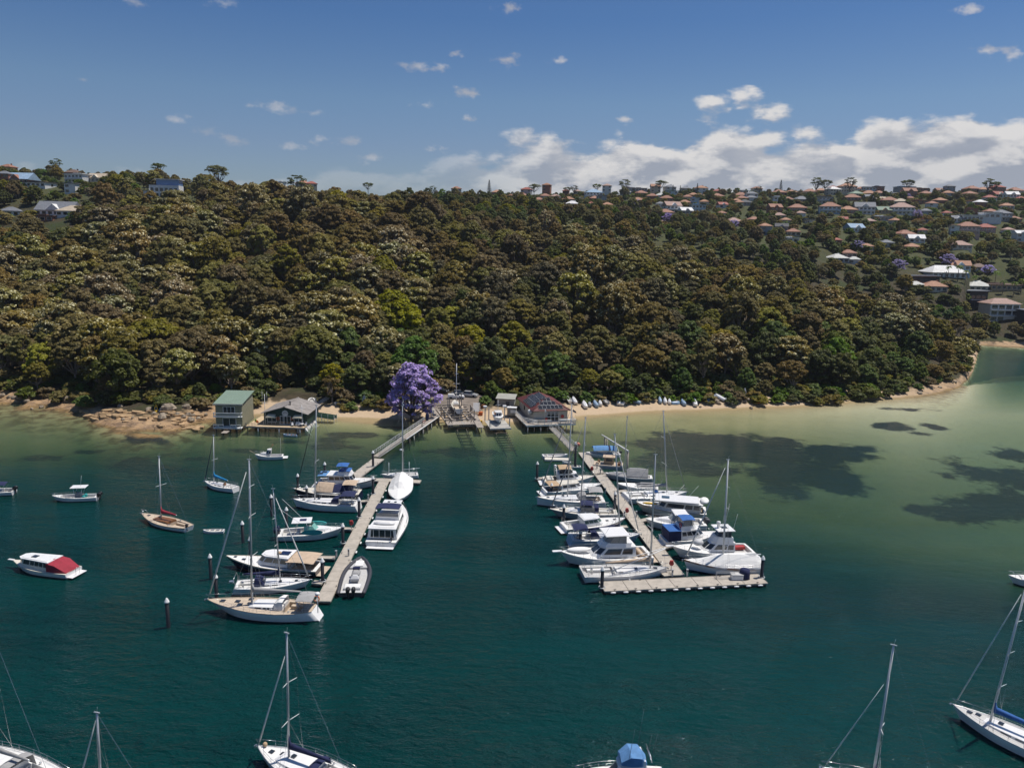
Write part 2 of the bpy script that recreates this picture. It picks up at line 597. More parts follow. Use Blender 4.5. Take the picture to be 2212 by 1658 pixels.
def elev(x, y):
    x = np.asarray(x, float); y = np.asarray(y, float)
    sh = np.broadcast(x, y).shape
    x = np.broadcast_to(x, sh).ravel(); y = np.broadcast_to(y, sh).ravel()
    t = x / np.maximum(y, 30)
    tw = t + 0.0
    Z = np.stack([np.interp(y, a, b) for a, b in _cf])
    k = np.clip(np.searchsorted(_ct, tw) - 1, 0, len(_ct) - 2)
    f = np.clip((tw - _ct[k]) / (_ct[k + 1] - _ct[k]), 0, 1)
    f = f * f * (3 - 2 * f)
    i = np.arange(len(x))
    z = Z[k, i] * (1 - f) + Z[k + 1, i] * f
    ys = shore_y(t)
    s = y - ys
    rise = np.clip(s / 30, 0, 1)
    z = np.where(s > 0, np.minimum(z, np.where(s < 13, s * np.where(t > .607, 1.5, .235), z)), z)
    z = z + rise * (fbm(x * .045, y * .045, 3) - .5) * 5 * np.clip((z - 2) / 6, 0, 1)
    # sandstone shelf and rubble on the left shore
    rk = np.clip((-70 - x) / 15, 0, 1) * np.clip(1 - np.abs(s - 2) / 16, 0, 1)
    st = fbm(x * .22, y * .5, 9, 4)
    z = z + rk * (np.floor(st * 7) / 7 - .42) * 1.9
    rk2 = np.clip((x - 95) / 20, 0, 1) * np.clip(1 - np.abs(s - 3) / 9, 0, 1)
    z = z + rk2 * (np.floor(fbm(x * .2, y * .45, 19, 4) * 6) / 6 - .4) * .9
    z = np.where(s < 0, -depth_at(x, y) - .05 + rk * (st - .45) * 1.3, z)
    return z.reshape(sh)


def el1(x, y):
    return float(elev(np.array([x]), np.array([y]))[0])


def T(u, v, lift=0.0):
    """where the sight line through a pixel meets the land"""
    d = ray(u, v)
    ys = np.arange(150, 1400, 1.0)
    X = CAM.x + d.x / d.y * ys; Z = CAM.z + d.z / d.y * ys
    E = np.maximum(elev(X, ys), 0) + lift
    k = np.nonzero(E >= Z)[0]
    i = int(k[0]) if len(k) else len(ys) - 1
    return Vector((X[i], ys[i], E[i] - lift))


def grid_mesh(name, xs, ys, Z, mats, attrs=None, keep=None):
    nx, ny = len(xs), len(ys)
    X, Y = np.meshgrid(xs, ys)
    co = np.stack([X.ravel(), Y.ravel(), Z.ravel()], 1)
    idx = np.arange(nx * ny).reshape(ny, nx)
    q = np.stack([idx[:-1, :-1].ravel(), idx[:-1, 1:].ravel(), idx[1:, 1:].ravel(), idx[1:, :-1].ravel()], 1)
    if keep is not None: q = q[keep.ravel()]
    me = bpy.data.meshes.new(name)
    me.vertices.add(len(co)); me.vertices.foreach_set('co', co.ravel())
    me.loops.add(len(q) * 4); me.polygons.add(len(q))
    me.loops.foreach_set('vertex_index', q.ravel())
    me.polygons.foreach_set('loop_start', np.arange(0, len(q) * 4, 4))
    me.polygons.foreach_set('use_smooth', np.ones(len(q), bool))
    me.update(calc_edges=True)
    for m in mats: me.materials.append(m)
    for k, a in (attrs or {}).items():
        at = me.attributes.new(k, 'FLOAT', 'POINT')
        at.data.foreach_set('value', a.ravel().astype(np.float32))
    o = bpy.data.objects.new(name, me)
    COL.objects.link(o)
    return o


def seg(a, b, st):
    return list(np.arange(a, b, st))


GX = np.array(seg(-6000, -1000, 500) + seg(-1000, -420, 20) + seg(-420, -260, 4) + seg(-260, 300, 1.4) + seg(300, 460, 4) + seg(460, 1000, 20) + seg(1000, 6001, 500))
GY = np.array([-400, -250, -120, -40] + seg(0, 130, 5) + seg(130, 300, 1.4) + seg(300, 460, 3) + seg(460, 900, 7) + seg(900, 1400, 40) + [1600, 2000, 2600, 3500, 5000, 7000, 9000])
XX, YY = np.meshgrid(GX, GY)
ZZ = elev(XX, YY)
DEPTH = np.where(YY < shore_y(XX / np.maximum(YY, 30)), depth_at(XX, YY), 0)
DEPTH = np.clip(-ZZ, 0, 14)

# seagrass beds on the sea floor
GR = np.zeros_like(XX) - 1
for (u, v, ru, rv, k) in [(1530, 965, 110, 30, 1), (1640, 985, 150, 42, 1), (1700, 1030, 130, 36, 1), (1790, 1040, 70, 34, 1), (1800, 985, 90, 18, 1), (1850, 975, 50, 10, .8),
                     (1460, 990, 90, 28, .8), (1560, 1020, 80, 14, .7), (1935, 930, 44, 9, .9), (2015, 928, 30, 7, .8), (1990, 943, 36, 5, .7), (2050, 1032, 22, 10, 1), (1980, 1100, 30, 10, .9),
                     (2190, 985, 60, 22, 1), (2200, 1040, 110, 36, 1), (2180, 1090, 130, 30, 1), (2150, 1110, 130, 20, 1), (2330, 1060, 200, 60, 1), (2060, 1115, 50, 9, .9), (1400, 965, 70, 14, .5),
                     (90, 985, 120, 14, .45), (330, 1000, 130, 12, .4), (620, 955, 130, 10, .5), (760, 945, 60, 5, .7), (700, 965, 90, 7, .55), (880, 950, 60, 6, .5), (850, 933, 40, 3, .5), (1000, 975, 120, 8, .5), (1230, 940, 60, 5, .5),
                     (300, 960, 60, 8, .6), (180, 975, 90, 7, .5), (420, 985, 70, 8, .4), (540, 970, 90, 7, .45), (1950, 893, 60, 5, .5)]:
    c = P(u, v, -1.5)
    ax = abs(P(u + ru, v, -1.5).x - P(u - ru, v, -1.5).x) / 2
    ay = abs(P(u, v - rv, -1.5).y - P(u, v + rv, -1.5).y) / 2
    dd = np.sqrt(((XX - c.x) / ax) ** 2 + ((YY - c.y) / ay) ** 2)
    GR = np.maximum(GR, (1 - dd) * 1.0 - (1 - k) * .55)
GR = GR + (fbm(XX * .10, YY * .10, 21, 4) - .5) * 1.5 * (GR > -.9)
GR = np.clip(GR * 1.15 + .42, -1, 1.5)


def mat_ground():
    m = bpy.data.materials.new('ground_surface')
    m.use_nodes = True
    t = NT(m.node_tree)
    out = t.n('ShaderNodeOutputMaterial')
    bs = t.n('ShaderNodeBsdfPrincipled', ins={'Roughness': .92, 'Specular IOR Level': .2})
    g = t.n('ShaderNodeNewGeometry')
    sp = t.n('ShaderNodeSeparateXYZ', ins={0: g.outputs['Position']})
    pos = g.outputs['Position']
    n1 = t.noise(pos, .35, 6, .6)
    n2 = t.noise(pos, 2.2, 5, .65)
    n3 = t.noise(pos, .06, 4, .6)
    sand = t.mix(n2, (.44, .32, .20), (.57, .44, .30))
    rock = t.mix(t.rng(n1, .35, .68), (.40, .25, .125), (.20, .135, .085))
    rock = t.mix(t.rng(n2, .55, .75), rock, (.50, .40, .29))
    voro = t.n('ShaderNodeTexVoronoi', feature='DISTANCE_TO_EDGE', ins={'Scale': .33})
    wv = t.n('ShaderNodeVectorMath', operation='MULTIPLY', ins={1: (1, 2.2, 1)})
    t.lk(pos, wv.inputs[0]); t.lk(wv.outputs[0], voro.inputs['Vector'])
    rock = t.mix(t.rng(voro.outputs['Distance'], 0, .055, .75, 0), rock, (.05, .035, .025))
    isr = t.n('ShaderNodeAttribute', attribute_name='rock')
    shorec = t.mix(t.m('ADD', isr.outputs['Fac'], t.m('MULTIPLY', t.m('SUBTRACT', n1, .5), .9), clamp=True), sand, rock)
    lit = t.mix(t.rng(n1, .3, .7), (.030, .026, .015), (.075, .058, .034))
    lit = t.mix(t.rng(n3, .45, .7), lit, (.04, .052, .018))
    lit = t.mix(t.rng(sp.outputs[1], 380, 470, 0, .75), lit, t.mix(n1, (.045, .060, .020), (.085, .090, .035)))
    zz = t.m('ADD', sp.outputs[2], t.m('MULTIPLY', t.m('SUBTRACT', n1, .5), 2.6))
    c = t.mix(t.rng(zz, 1.45, 2.3), shorec, lit)
    wet = t.rng(t.m('ADD', sp.outputs[2], t.m('MULTIPLY', t.m('SUBTRACT', n1, .5), .4)), .10, .45, .62, 1.0)
    wm = t.n('ShaderNodeMix', data_type='RGBA', blend_type='MULTIPLY')
    wm.inputs[0].default_value = 1
    wc = t.n('ShaderNodeCombineColor')
    t.lk(wet, wc.inputs[0]); t.lk(wet, wc.inputs[1]); t.lk(t.m('MULTIPLY', wet, t.rng(wet, .6, 1, .8, 1)), wc.inputs[2])
    t.lk(c, wm.inputs[6]); t.lk(wc.outputs[0], wm.inputs[7])
    c = wm.outputs[2]
    # sea floor: sand, weed and seagrass beds
    gr = t.n('ShaderNodeAttribute', attribute_name='grass')
    gn = t.noise(pos, .30, 6, .68)
    gm = t.rng(t.m('ADD', gr.outputs['Fac'], t.m('MULTIPLY', t.m('SUBTRACT', gn, .5), 2.1)), .40, .62)
    g2 = t.noise(pos, .11, 5, .65)
    gm = t.rng(t.m('ADD', t.m('ADD', gr.outputs['Fac'], t.m('MULTIPLY', t.m('SUBTRACT', gn, .5), 1.7)), t.m('MULTIPLY', t.m('SUBTRACT', g2, .5), 2.2)), .22, .80)
    bed = t.mix(t.rng(t.noise(pos, .05, 5, .6), .35, .7), (.36, .32, .165), (.26, .24, .125))
    bed = t.mix(t.rng(sp.outputs[0], 50, 120, 0, .85), bed, t.mix(n1, (.54, .50, .34), (.66, .61, .43)))
    bed = t.mix(t.m('MULTIPLY', isr.outputs['Fac'], t.rng(n1, .4, .62)), bed, (.11, .075, .035))
    bed = t.mix(t.m('MULTIPLY', gm, .96), bed, (.006, .012, .022))
    c = t.mix(t.rng(sp.outputs[2], -.22, .02, 1, 0), c, bed)
    t.lk(c, bs.inputs['Base Color'])
    bp = t.n('ShaderNodeBump', ins={'Strength': .6, 'Distance': .25})
    t.lk(t.m('ADD', n2, t.m('MULTIPLY', n1, 1.5)), bp.inputs['Height'])
    t.lk(bp.outputs[0], bs.inputs['Normal'])
    t.lk(bs.outputs[0], out.inputs[0])
    return m


def mat_water():
    m = bpy.data.materials.new('harbour_water')
    m.use_nodes = True
    t = NT(m.node_tree)
    out = t.n('ShaderNodeOutputMaterial')
    g = t.n('ShaderNodeNewGeometry')
    pos = g.outputs['Position']
    at = t.n('ShaderNodeAttribute', attribute_name='depth')
    d = at.outputs['Fac']
    op = t.m('SUBTRACT', 1.0, t.m('POWER', 2.71828, t.m('MULTIPLY', d, -.46)))
    # scattering colour of the water body, patchy
    big = t.noise(pos, .018, 3, .5)
    body = t.mix(t.rng(d, .6, 5.5), (.036, .064, .042), (.0014, .0350, .0315))
    mpl = t.n('ShaderNodeMapping', ins={'Rotation': (0, 0, .42), 'Scale': (.35, 1.6, 1.0)})
    t.lk(pos, mpl.inputs[0])
    lane = t.noise(mpl.outputs[0], .045, 4, .6)
    body = t.mix(t.m('MULTIPLY', t.rng(lane, .42, .66, 0, .45), t.rng(d, 1.5, 4.0)), body, (.0010, .0250, .0255))
    body = t.mix(t.rng(big, .35, .65, 0, .35), body, (.0018, .0400, .0385))
    fl = t.noise(pos, 1.9, 2, .5)
    body = t.mix(t.rng(fl, .765, .80, 0, .30), body, (.40, .46, .45))
    df = t.n('ShaderNodeBsdfDiffuse')
    t.lk(body, df.inputs[0])
    tr = t.n('ShaderNodeBsdfTransparent')
    t.lk(t.mix(t.rng(d, 0, 2.4, 0, 1, smooth=False), (1, 1, 1), (.47, .80, .60)), tr.inputs[0])
    mx = t.n('ShaderNodeMixShader')
    t.lk(op, mx.inputs[0]); t.lk(tr.outputs[0], mx.inputs[1]); t.lk(df.outputs[0], mx.inputs[2])
    # wind ripples
    mp = t.n('ShaderNodeMapping', ins={'Rotation': (0, 0, .5), 'Scale': (1.0, 2.1, 1.0)})
    t.lk(pos, mp.inputs[0])
    w1 = t.noise(mp.outputs[0], .42, 5, .62, .3)
    mp2 = t.n('ShaderNodeMapping', ins={'Rotation': (0, 0, -.35), 'Scale': (1.0, 1.8, 1.0)})
    t.lk(pos, mp2.inputs[0])
    w2 = t.noise(mp2.outputs[0], 1.5, 4, .6, .2)
    gust = t.rng(lane, .34, .66, .55, 1.05)
    hgt = t.m('MULTIPLY', t.m('ADD', t.m('MULTIPLY', w1, 1.0), t.m('MULTIPLY', w2, .36)), gust)
    bp = t.n('ShaderNodeBump', ins={'Strength': 1.0, 'Distance': .36})
    t.lk(hgt, bp.inputs['Height'])
    b3_ = t.n('ShaderNodeBump', ins={'Strength': 1.0, 'Distance': 1.5})
    t.lk(hgt, b3_.inputs['Height'])
    t.lk(b3_.outputs[0], df.inputs['Normal'])
    gl = t.n('ShaderNodeBsdfGlossy', ins={'Roughness': .06, 'Color': (.92, .95, 1, 1)})
    t.lk(bp.outputs[0], gl.inputs['Normal'])
    fr = t.n('ShaderNodeFresnel', ins={'IOR': 1.33})
    b2_ = t.n('ShaderNodeBump', ins={'Strength': 1.0, 'Distance': .55})
    t.lk(hgt, b2_.inputs['Height'])
    t.lk(b2_.outputs[0], fr.inputs['Normal'])
    m2 = t.n('ShaderNodeMixShader')
    t.lk(t.m('MINIMUM', t.m('MULTIPLY', fr.outputs[0], .56), .34), m2.inputs[0]); t.lk(mx.outputs[0], m2.inputs[1]); t.lk(gl.outputs[0], m2.inputs[2])
    t.lk(m2.outputs[0], out.inputs[0])
    return m


TT = XX / np.maximum(YY, 30)
SS = YY - shore_y(TT)
ROCK = np.clip((-62 - XX) / 12, 0, 1) + np.clip((XX - 110) / 30, 0, 1) * .75
ROCK = np.clip(ROCK, 0, 1) * np.clip(1 - np.abs(SS) / 26, 0, 1) ** .4
ground = grid_mesh('ground', GX, GY, ZZ, [mat_ground()], {'grass': GR, 'rock': ROCK})
ground['kind'] = 'structure'
wk = (DEPTH[:-1, :-1] + DEPTH[1:, 1:] + DEPTH[:-1, 1:] + DEPTH[1:, :-1]) > 0
water = grid_mesh('water', GX, GY, np.zeros_like(XX), [mat_water()], {'depth': DEPTH}, keep=wk)
water['kind'] = 'structure'


# ================================================================== TREES
LEAF = {
    'olive': foliage('leaf_olive', (.222, .178, .048), hue=.03),
    'brown': foliage('leaf_brown', (.195, .150, .050), hue=.02),
    'dark': foliage('leaf_dark', (.108, .120, .028), hue=.02),
    'green': foliage('leaf_green', (.118, .172, .028), hue=.025),
    'yellow': foliage('leaf_yellow', (.27, .24, .032), hue=.02),
    'grey': foliage('leaf_grey', (.178, .158, .058), hue=.02),
    'cream': foliage('blossom_cream', (.56, .51, .30), hue=.015, val=.3, trans=.15),
    'violet': foliage('blossom_violet', (.47, .39, .65), hue=.012, val=.30, trans=.25),
    'orange': foliage('leaf_orange', (.16, .105, .030), hue=.02),
    'pine': foliage('leaf_pine', (.030, .050, .028), hue=.01),
}
BARK = mat('bark_pale', (.30, .235, .185), .85, var=.35, scale=1.5)
BARKD = mat('bark_dark', (.085, .065, .05), .9, var=.35, scale=1.5)


def crown_mesh(name, seed, R, z0, z1, ncl, nlf, leaf, mats, flat=.75, dome=1.0, rc=.34, blossom=0.0, tops=False, cone=False):
    g = np.random.default_rng(seed)
    cc = []
    tries = 0
    lob = g.uniform(.75, 1.18, 7)
    while len(cc) < ncl and tries < 6000:
        tries += 1
        a = g.uniform(0, 2 * PI); h = g.uniform(0, 1) ** .72
        prof = math.sqrt(max(0.04, 1 - h ** 2.2)) * (.62 + .38 * min(1, h / .3))
        if cone: prof = (1 - h) * .95 + .05
        rr = R * prof * lob[int(a / (2 * PI) * 7) % 7] * (g.uniform(.35, 1) ** .5)
        p = np.array([rr * math.cos(a), rr * math.sin(a), z0 + (z1 - z0) * h * g.uniform(.9, 1.04)])
        if all(np.linalg.norm((p - q) * [1, 1, 1.2]) > R * rc * .74 for q in cc): cc.append(p)
    cc = np.array(cc)
    n = len(cc)
    rad = R * rc * g.uniform(.65, 1.25, n)
    ci = np.repeat(np.arange(n), nlf)
    m = len(ci)
    d = g.normal(size=(m, 3)); d /= np.linalg.norm(d, axis=1)[:, None]
    d[:, 2] = np.where(d[:, 2] < -.25, d[:, 2] * -.7, d[:, 2])
    rr = rad[ci] * g.uniform(.25, 1, m) ** .42
    off = d * rr[:, None] * [1, 1, flat]
    p = cc[ci] + off
    nrm = d * .9 + np.array([0, 0, .6]) + g.normal(size=(m, 3)) * .30
    nrm /= np.linalg.norm(nrm, axis=1)[:, None]
    ax = np.cross(nrm, g.normal(size=(m, 3))); ax /= np.linalg.norm(ax, axis=1)[:, None]
    bx = np.cross(nrm, ax)
    s = leaf * g.uniform(.55, 1.35, m)[:, None]
    e = g.uniform(.5, .9, m)[:, None]
    v = np.stack([p - ax * s, p + bx * s * e, p + ax * s, p - bx * s * e], 1).reshape(-1, 3)
    f = np.arange(m * 4).reshape(m, 4)
    me = bpy.data.meshes.new(name)
    me.vertices.add(m * 4); me.vertices.foreach_set('co', v.ravel())
    me.loops.add(m * 4); me.polygons.add(m)
    me.loops.foreach_set('vertex_index', f.ravel())
    me.polygons.foreach_set('loop_start', np.arange(0, m * 4, 4))
    mi = np.zeros(m, int)
    if blossom:
        cw = g.uniform(0, 1, n)[ci]
        mi = np.where((d[:, 2] > -.05) & (cw < .85) & (g.uniform(0, 1, m) < blossom) & (rr > rad[ci] * .6), 1, 0)
    me.polygons.foreach_set('material_index', mi)
    me.update(calc_edges=True)
    for q in mats: me.materials.append(q)
    return me, cc


def trunk_mesh(name, seed, cc, z0, R, r0, m, k=7):
    r = random.Random(seed)
    b = MB()
    fork = z0 * r.uniform(.45, .8)
    lean = (r.uniform(-.6, .6), r.uniform(-.6, .6))
    b.tube([(0, 0, -1.5), (lean[0] * .3, lean[1] * .3, fork * .5), (lean[0], lean[1], fork)], r0, 7, r1=r0 * .75)
    idx = list(range(len(cc)))
    r.shuffle(idx)
    for i in idx[:k]:
        c = cc[i]
        mid = ((lean[0] + c[0]) / 2 + r.uniform(-.5, .5), (lean[1] + c[1]) / 2 + r.uniform(-.5, .5), fork + (c[2] - fork) * .45)
        b.tube([(lean[0], lean[1], fork - .1), mid, (c[0], c[1], c[2])], [r0 * .6, r0 * .4, r0 * .12], 5, caps=False)
        c2 = (c[0] * 1.12, c[1] * 1.12, c[2] + .7)
        b.tube([mid, ((mid[0] + c2[0]) / 2 + .4, (mid[1] + c2[1]) / 2, (mid[2] + c2[2]) / 2 + .4), c2], [r0 * .32, r0 * .2, r0 * .07], 4, caps=False)
    return b.mesh(name, m)


PROTO = {}


def proto(kind, i, **kw):
    tm = kw.pop('bark', BARK); r0 = kw.pop('r0', .32); lim = kw.pop('limbs', 13)
    me, cc = crown_mesh(f'{kind}_crown', hash_(kind) + i * 17, **kw)
    tk = trunk_mesh(f'{kind}_trunk', i * 31 + 5, cc, kw['z0'], kw['R'], r0, tm, lim)
    PROTO.setdefault(kind, []).append((me, tk, kw['R'], kw['z1']))


def hash_(s):
    return sum(ord(c) * (k + 3) for k, c in enumerate(s))


for i in range(4):
    proto('olive', i, R=[5.6, 4.8, 6.2, 5.2][i], z0=[5, 5.5, 5, 4.5][i], z1=[12, 13, 12.5, 11][i], ncl=[92, 80, 104, 86][i], nlf=112, leaf=.285, mats=[LEAF['olive']], rc=.19)
for i in range(2):
    proto('brown', i, R=[5.4, 4.9][i], z0=5, z1=[12.2, 11.5][i], ncl=88, nlf=108, leaf=.28, mats=[LEAF['brown']], rc=.19)
for i in range(3):
    proto('cream', i, R=[5.6, 5.0, 6.0][i], z0=4.5, z1=[12, 11.5, 13][i], ncl=92, nlf=110, leaf=.285, mats=[LEAF['olive'], LEAF['cream']], rc=.185, blossom=[.26, .16, .22][i])
for i in range(2):
    proto('grey', i, R=[5.2, 5.8][i], z0=4.5, z1=[12.5, 11.5][i], ncl=90, nlf=106, leaf=.28, mats=[LEAF['grey']], rc=.19)
for i in range(2):
    proto('yellow', i, R=[4.6, 5.2][i], z0=3.5, z1=[10, 11][i], ncl=80, nlf=108, leaf=.27, mats=[LEAF['yellow']], rc=.19)
for i in range(3):
    proto('dark', i, R=[5.2, 4.6, 5.8][i], z0=2.5, z1=[10.5, 9.5, 11.5][i], ncl=92, nlf=112, leaf=.29, mats=[LEAF['dark']], rc=.20, bark=BARKD, flat=.85)
for i in range(3):
    proto('green', i, R=[4.6, 5.2, 4.0][i], z0=1.8, z1=[9, 10, 7.5][i], ncl=90, nlf=112, leaf=.29, mats=[LEAF['green']], rc=.20, bark=BARKD, flat=.85)
proto('orange', 0, R=4.4, z0=3, z1=9, ncl=36, nlf=95, leaf=.27, mats=[LEAF['orange']], rc=.19)
proto('violet', 0, R=4.8, z0=1.6, z1=10.2, ncl=150, nlf=100, leaf=.20, mats=[LEAF['violet'], LEAF['dark']], rc=.16, flat=.8, blossom=.16, bark=BARKD, r0=.28, limbs=14)
proto('violet', 1, R=4.6, z0=2.5, z1=8.0, ncl=46, nlf=110, leaf=.24, mats=[LEAF['violet']], rc=.185, bark=BARKD)
proto('umbrella', 0, R=5.6, z0=8.5, z1=12.5, ncl=26, nlf=90, leaf=.285, mats=[LEAF['dark']], rc=.28, flat=.5, r0=.32, limbs=12, bark=BARKD)
proto('umbrella', 1, R=4.6, z0=7.5, z1=13, ncl=20, nlf=90, leaf=.285, mats=[LEAF['dark']], rc=.30, flat=.5, r0=.30, limbs=12, bark=BARKD)
proto('shrub', 0, R=2.6, z0=.3, z1=2.8, ncl=26, nlf=70, leaf=.26, mats=[LEAF['dark']], rc=.30, bark=BARKD, r0=.08, limbs=4)
proto('shrub', 1, R=2.4, z0=.2, z1=2.4, ncl=26, nlf=70, leaf=.26, mats=[LEAF['green']], rc=.30, bark=BARKD, r0=.08, limbs=4)
proto('shrub', 2, R=2.8, z0=.3, z1=2.6, ncl=26, nlf=70, leaf=.26, mats=[LEAF['olive']], rc=.30, bark=BARKD, r0=.08, limbs=4)


def pine_mesh():
    b = np.random.default_rng(5)
    pts = []; nr = []
    for L in range(17):
        h = 3 + L * 1.05
        Rr = 3.6 * (1 - L / 17.5) + .25
        for k in range(7):
            a = 2 * PI * k / 7 + L * .6
            for j in range(34):
                q = b.uniform(.1, 1)
                r = Rr * q
                pts.append((r * math.cos(a + b.normal() * .10), r * math.sin(a + b.normal() * .10), h + q * .55 + b.normal() * .10))
    p = np.array(pts); m = len(p)
    nrm = b.normal(size=(m, 3)) * .5 + [0, 0, 1]
    nrm /= np.linalg.norm(nrm, axis=1)[:, None]
    ax = np.cross(nrm, b.normal(size=(m, 3))); ax /= np.linalg.norm(ax, axis=1)[:, None]
    bx = np.cross(nrm, ax); s = .30
    v = np.stack([p - ax * s, p + bx * s * .7, p + ax * s, p - bx * s * .7], 1).reshape(-1, 3)
    me = bpy.data.meshes.new('pine_crown')
    me.from_pydata(v.tolist(), [], np.arange(m * 4).reshape(m, 4).tolist())
    me.materials.append(LEAF['pine'])
    t = MB().tube([(0, 0, -1), (0, 0, 20.5)], .32, 7, r1=.05).mesh('pine_trunk', BARKD)
    return me, t


def palm_mesh():
    r = random.Random(3)
    b = MB()
    for k in range(18):
        a = 2 * PI * k / 18 + r.uniform(-.1, .1); up = r.uniform(-.1, 1.0); L = r.uniform(2.2, 3.0)
        pr = None
        for i in range(7):
            q = i / 6
            x = L * q * math.cos(up * .6); z = 7.5 + L * (up * q - 1.05 * q * q) * .9
            c = Vector((x * math.cos(a), x * math.sin(a), z)); w = .42 * math.sin(PI * min(.97, q * .85 + .12))
            sd = Vector((-math.sin(a), math.cos(a), -.35)) * w; s2 = Vector((math.sin(a), -math.cos(a), -.35)) * w
            if pr:
                b.quad(pr[0], pr[1], c, c + sd) if False else b.add([pr[0], pr[0] + pr[1], c + sd, c], [(0, 1, 2, 3)])
                b.add([pr[0], pr[0] + pr[2], c + s2, c], [(3, 2, 1, 0)])
            pr = (c, sd, s2)
    me = b.mesh('palm_crown', LEAF['green'])
    t = MB().tube([(0, 0, -1), (.1, 0, 4), (0, 0, 7.6)], .2, 7, r1=.14).mesh('palm_trunk', BARK)
    return me, t


pc, pt = pine_mesh(); PROTO['pine'] = [(pc, pt, 3.5, 20)]
pc, pt = palm_mesh(); PROTO['palm'] = [(pc, pt, 2.8, 8)]


def put_tree(name, label, cat, kind, i, loc, rz, sc, group=None):
    me, tk, R, h = PROTO[kind][i % len(PROTO[kind])]
    o = thing(name, label, cat, loc, rz, group)
    o.scale = sc if isinstance(sc, tuple) else (sc, sc, sc)
    meshobj('crown', me, o)
    meshobj('trunk', tk, o)
    return o


# ---- where trees may stand
OFFS = [(-400, 9), (0, 10), (150, 7), (250, 13), (330, 20), (420, 11), (450, 13), (500, 14), (560, 14), (620, 20), (690, 18), (740, 10), (800, 9.5), (860, 14), (905, 20), (925, 30), (1030, 31),
        (1045, 20), (1090, 17), (1140, 24), (1210, 20), (1245, 12), (1300, 10), (1500, 8), (1700, 4.5), (1900, 5), (1960, 9), (2040, 14), (2100, 10), (2118, 4), (2400, 4)]
OT = np.array([PY(u, 880, 200).x / 200 for u, _ in OFFS]); OV = np.array([o for _, o in OFFS])
CLEAR = []      # (x, y, radius) kept free of trees; filled from the houses listed below


def tree_ok(x, y, r=0):
    t = x / y
    if y < shore_y(t) + np.interp(t, OT, OV): return False
    for (cx, cy, cr) in CLEAR:
        if (x - cx) ** 2 + (y - cy) ** 2 < (cr + r) ** 2: return False
    return True


# ================================================================== HOUSES ON THE HILLS
ROOFC = {'terracotta': (.29, .135, .085), 'orange': (.35, .175, .10), 'red': (.30, .085, .06), 'brown': (.16, .10, .075), 'grey': (.16, .17, .19), 'dark': (.06, .062, .07),
         'white': (.72, .71, .69), 'beige': (.46, .38, .28), 'green': (.20, .27, .20), 'blue': (.26, .37, .50), 'pink': (.36, .23, .185), 'pale': (.52, .52, .48)}
WALLC = {'white': (.72, .71, .68), 'cream': (.60, .53, .42), 'brick': (.30, .13, .08), 'grey': (.33, .34, .35), 'dark': (.035, .037, .045), 'pink': (.55, .37, .30), 'blue': (.42, .52, .58), 'tan': (.45, .33, .2)}
GLASS = mat('window_glass', (.025, .032, .04), .08, var=.2, spec=.8)
TRIMW = mat('white_trim', (.74, .74, .72), .5, var=.06)
CONC = mat('concrete', (.36, .345, .32), .85, var=.2, scale=1.2, bump=.2, dirt=.3)


def roof_mat(c):
    return mat('roof_' + c, ROOFC[c], .75, var=.22, scale=1.1, bump=.25, dirt=.35)


def wall_mat(c):
    return mat('wall_' + c, WALLC[c], .8, var=.10, scale=.8, dirt=.2)


_uw = MB().box((0, 0, 0), (1, .14, 1)).mesh('window_pane', GLASS)
_uf = MB()
for (x, z, w, h) in ((0, .53, 1.12, .06), (0, -.53, 1.12, .06), (-.53, 0, .06, 1.0), (.53, 0, .06, 1.0)):
    _uf.box((x, 0, z), (w, .2, h))
_uf = _uf.mesh('window_frame', TRIMW)
HOUSES = []


def add_window(par, x, y, z, w, h, rz=0.0, frame=True):
    o = meshobj('window', _uw, par, (x, y, z), (0, 0, rz), (w, 1, h))
    if frame: meshobj('frame', _uf, o)
    return o


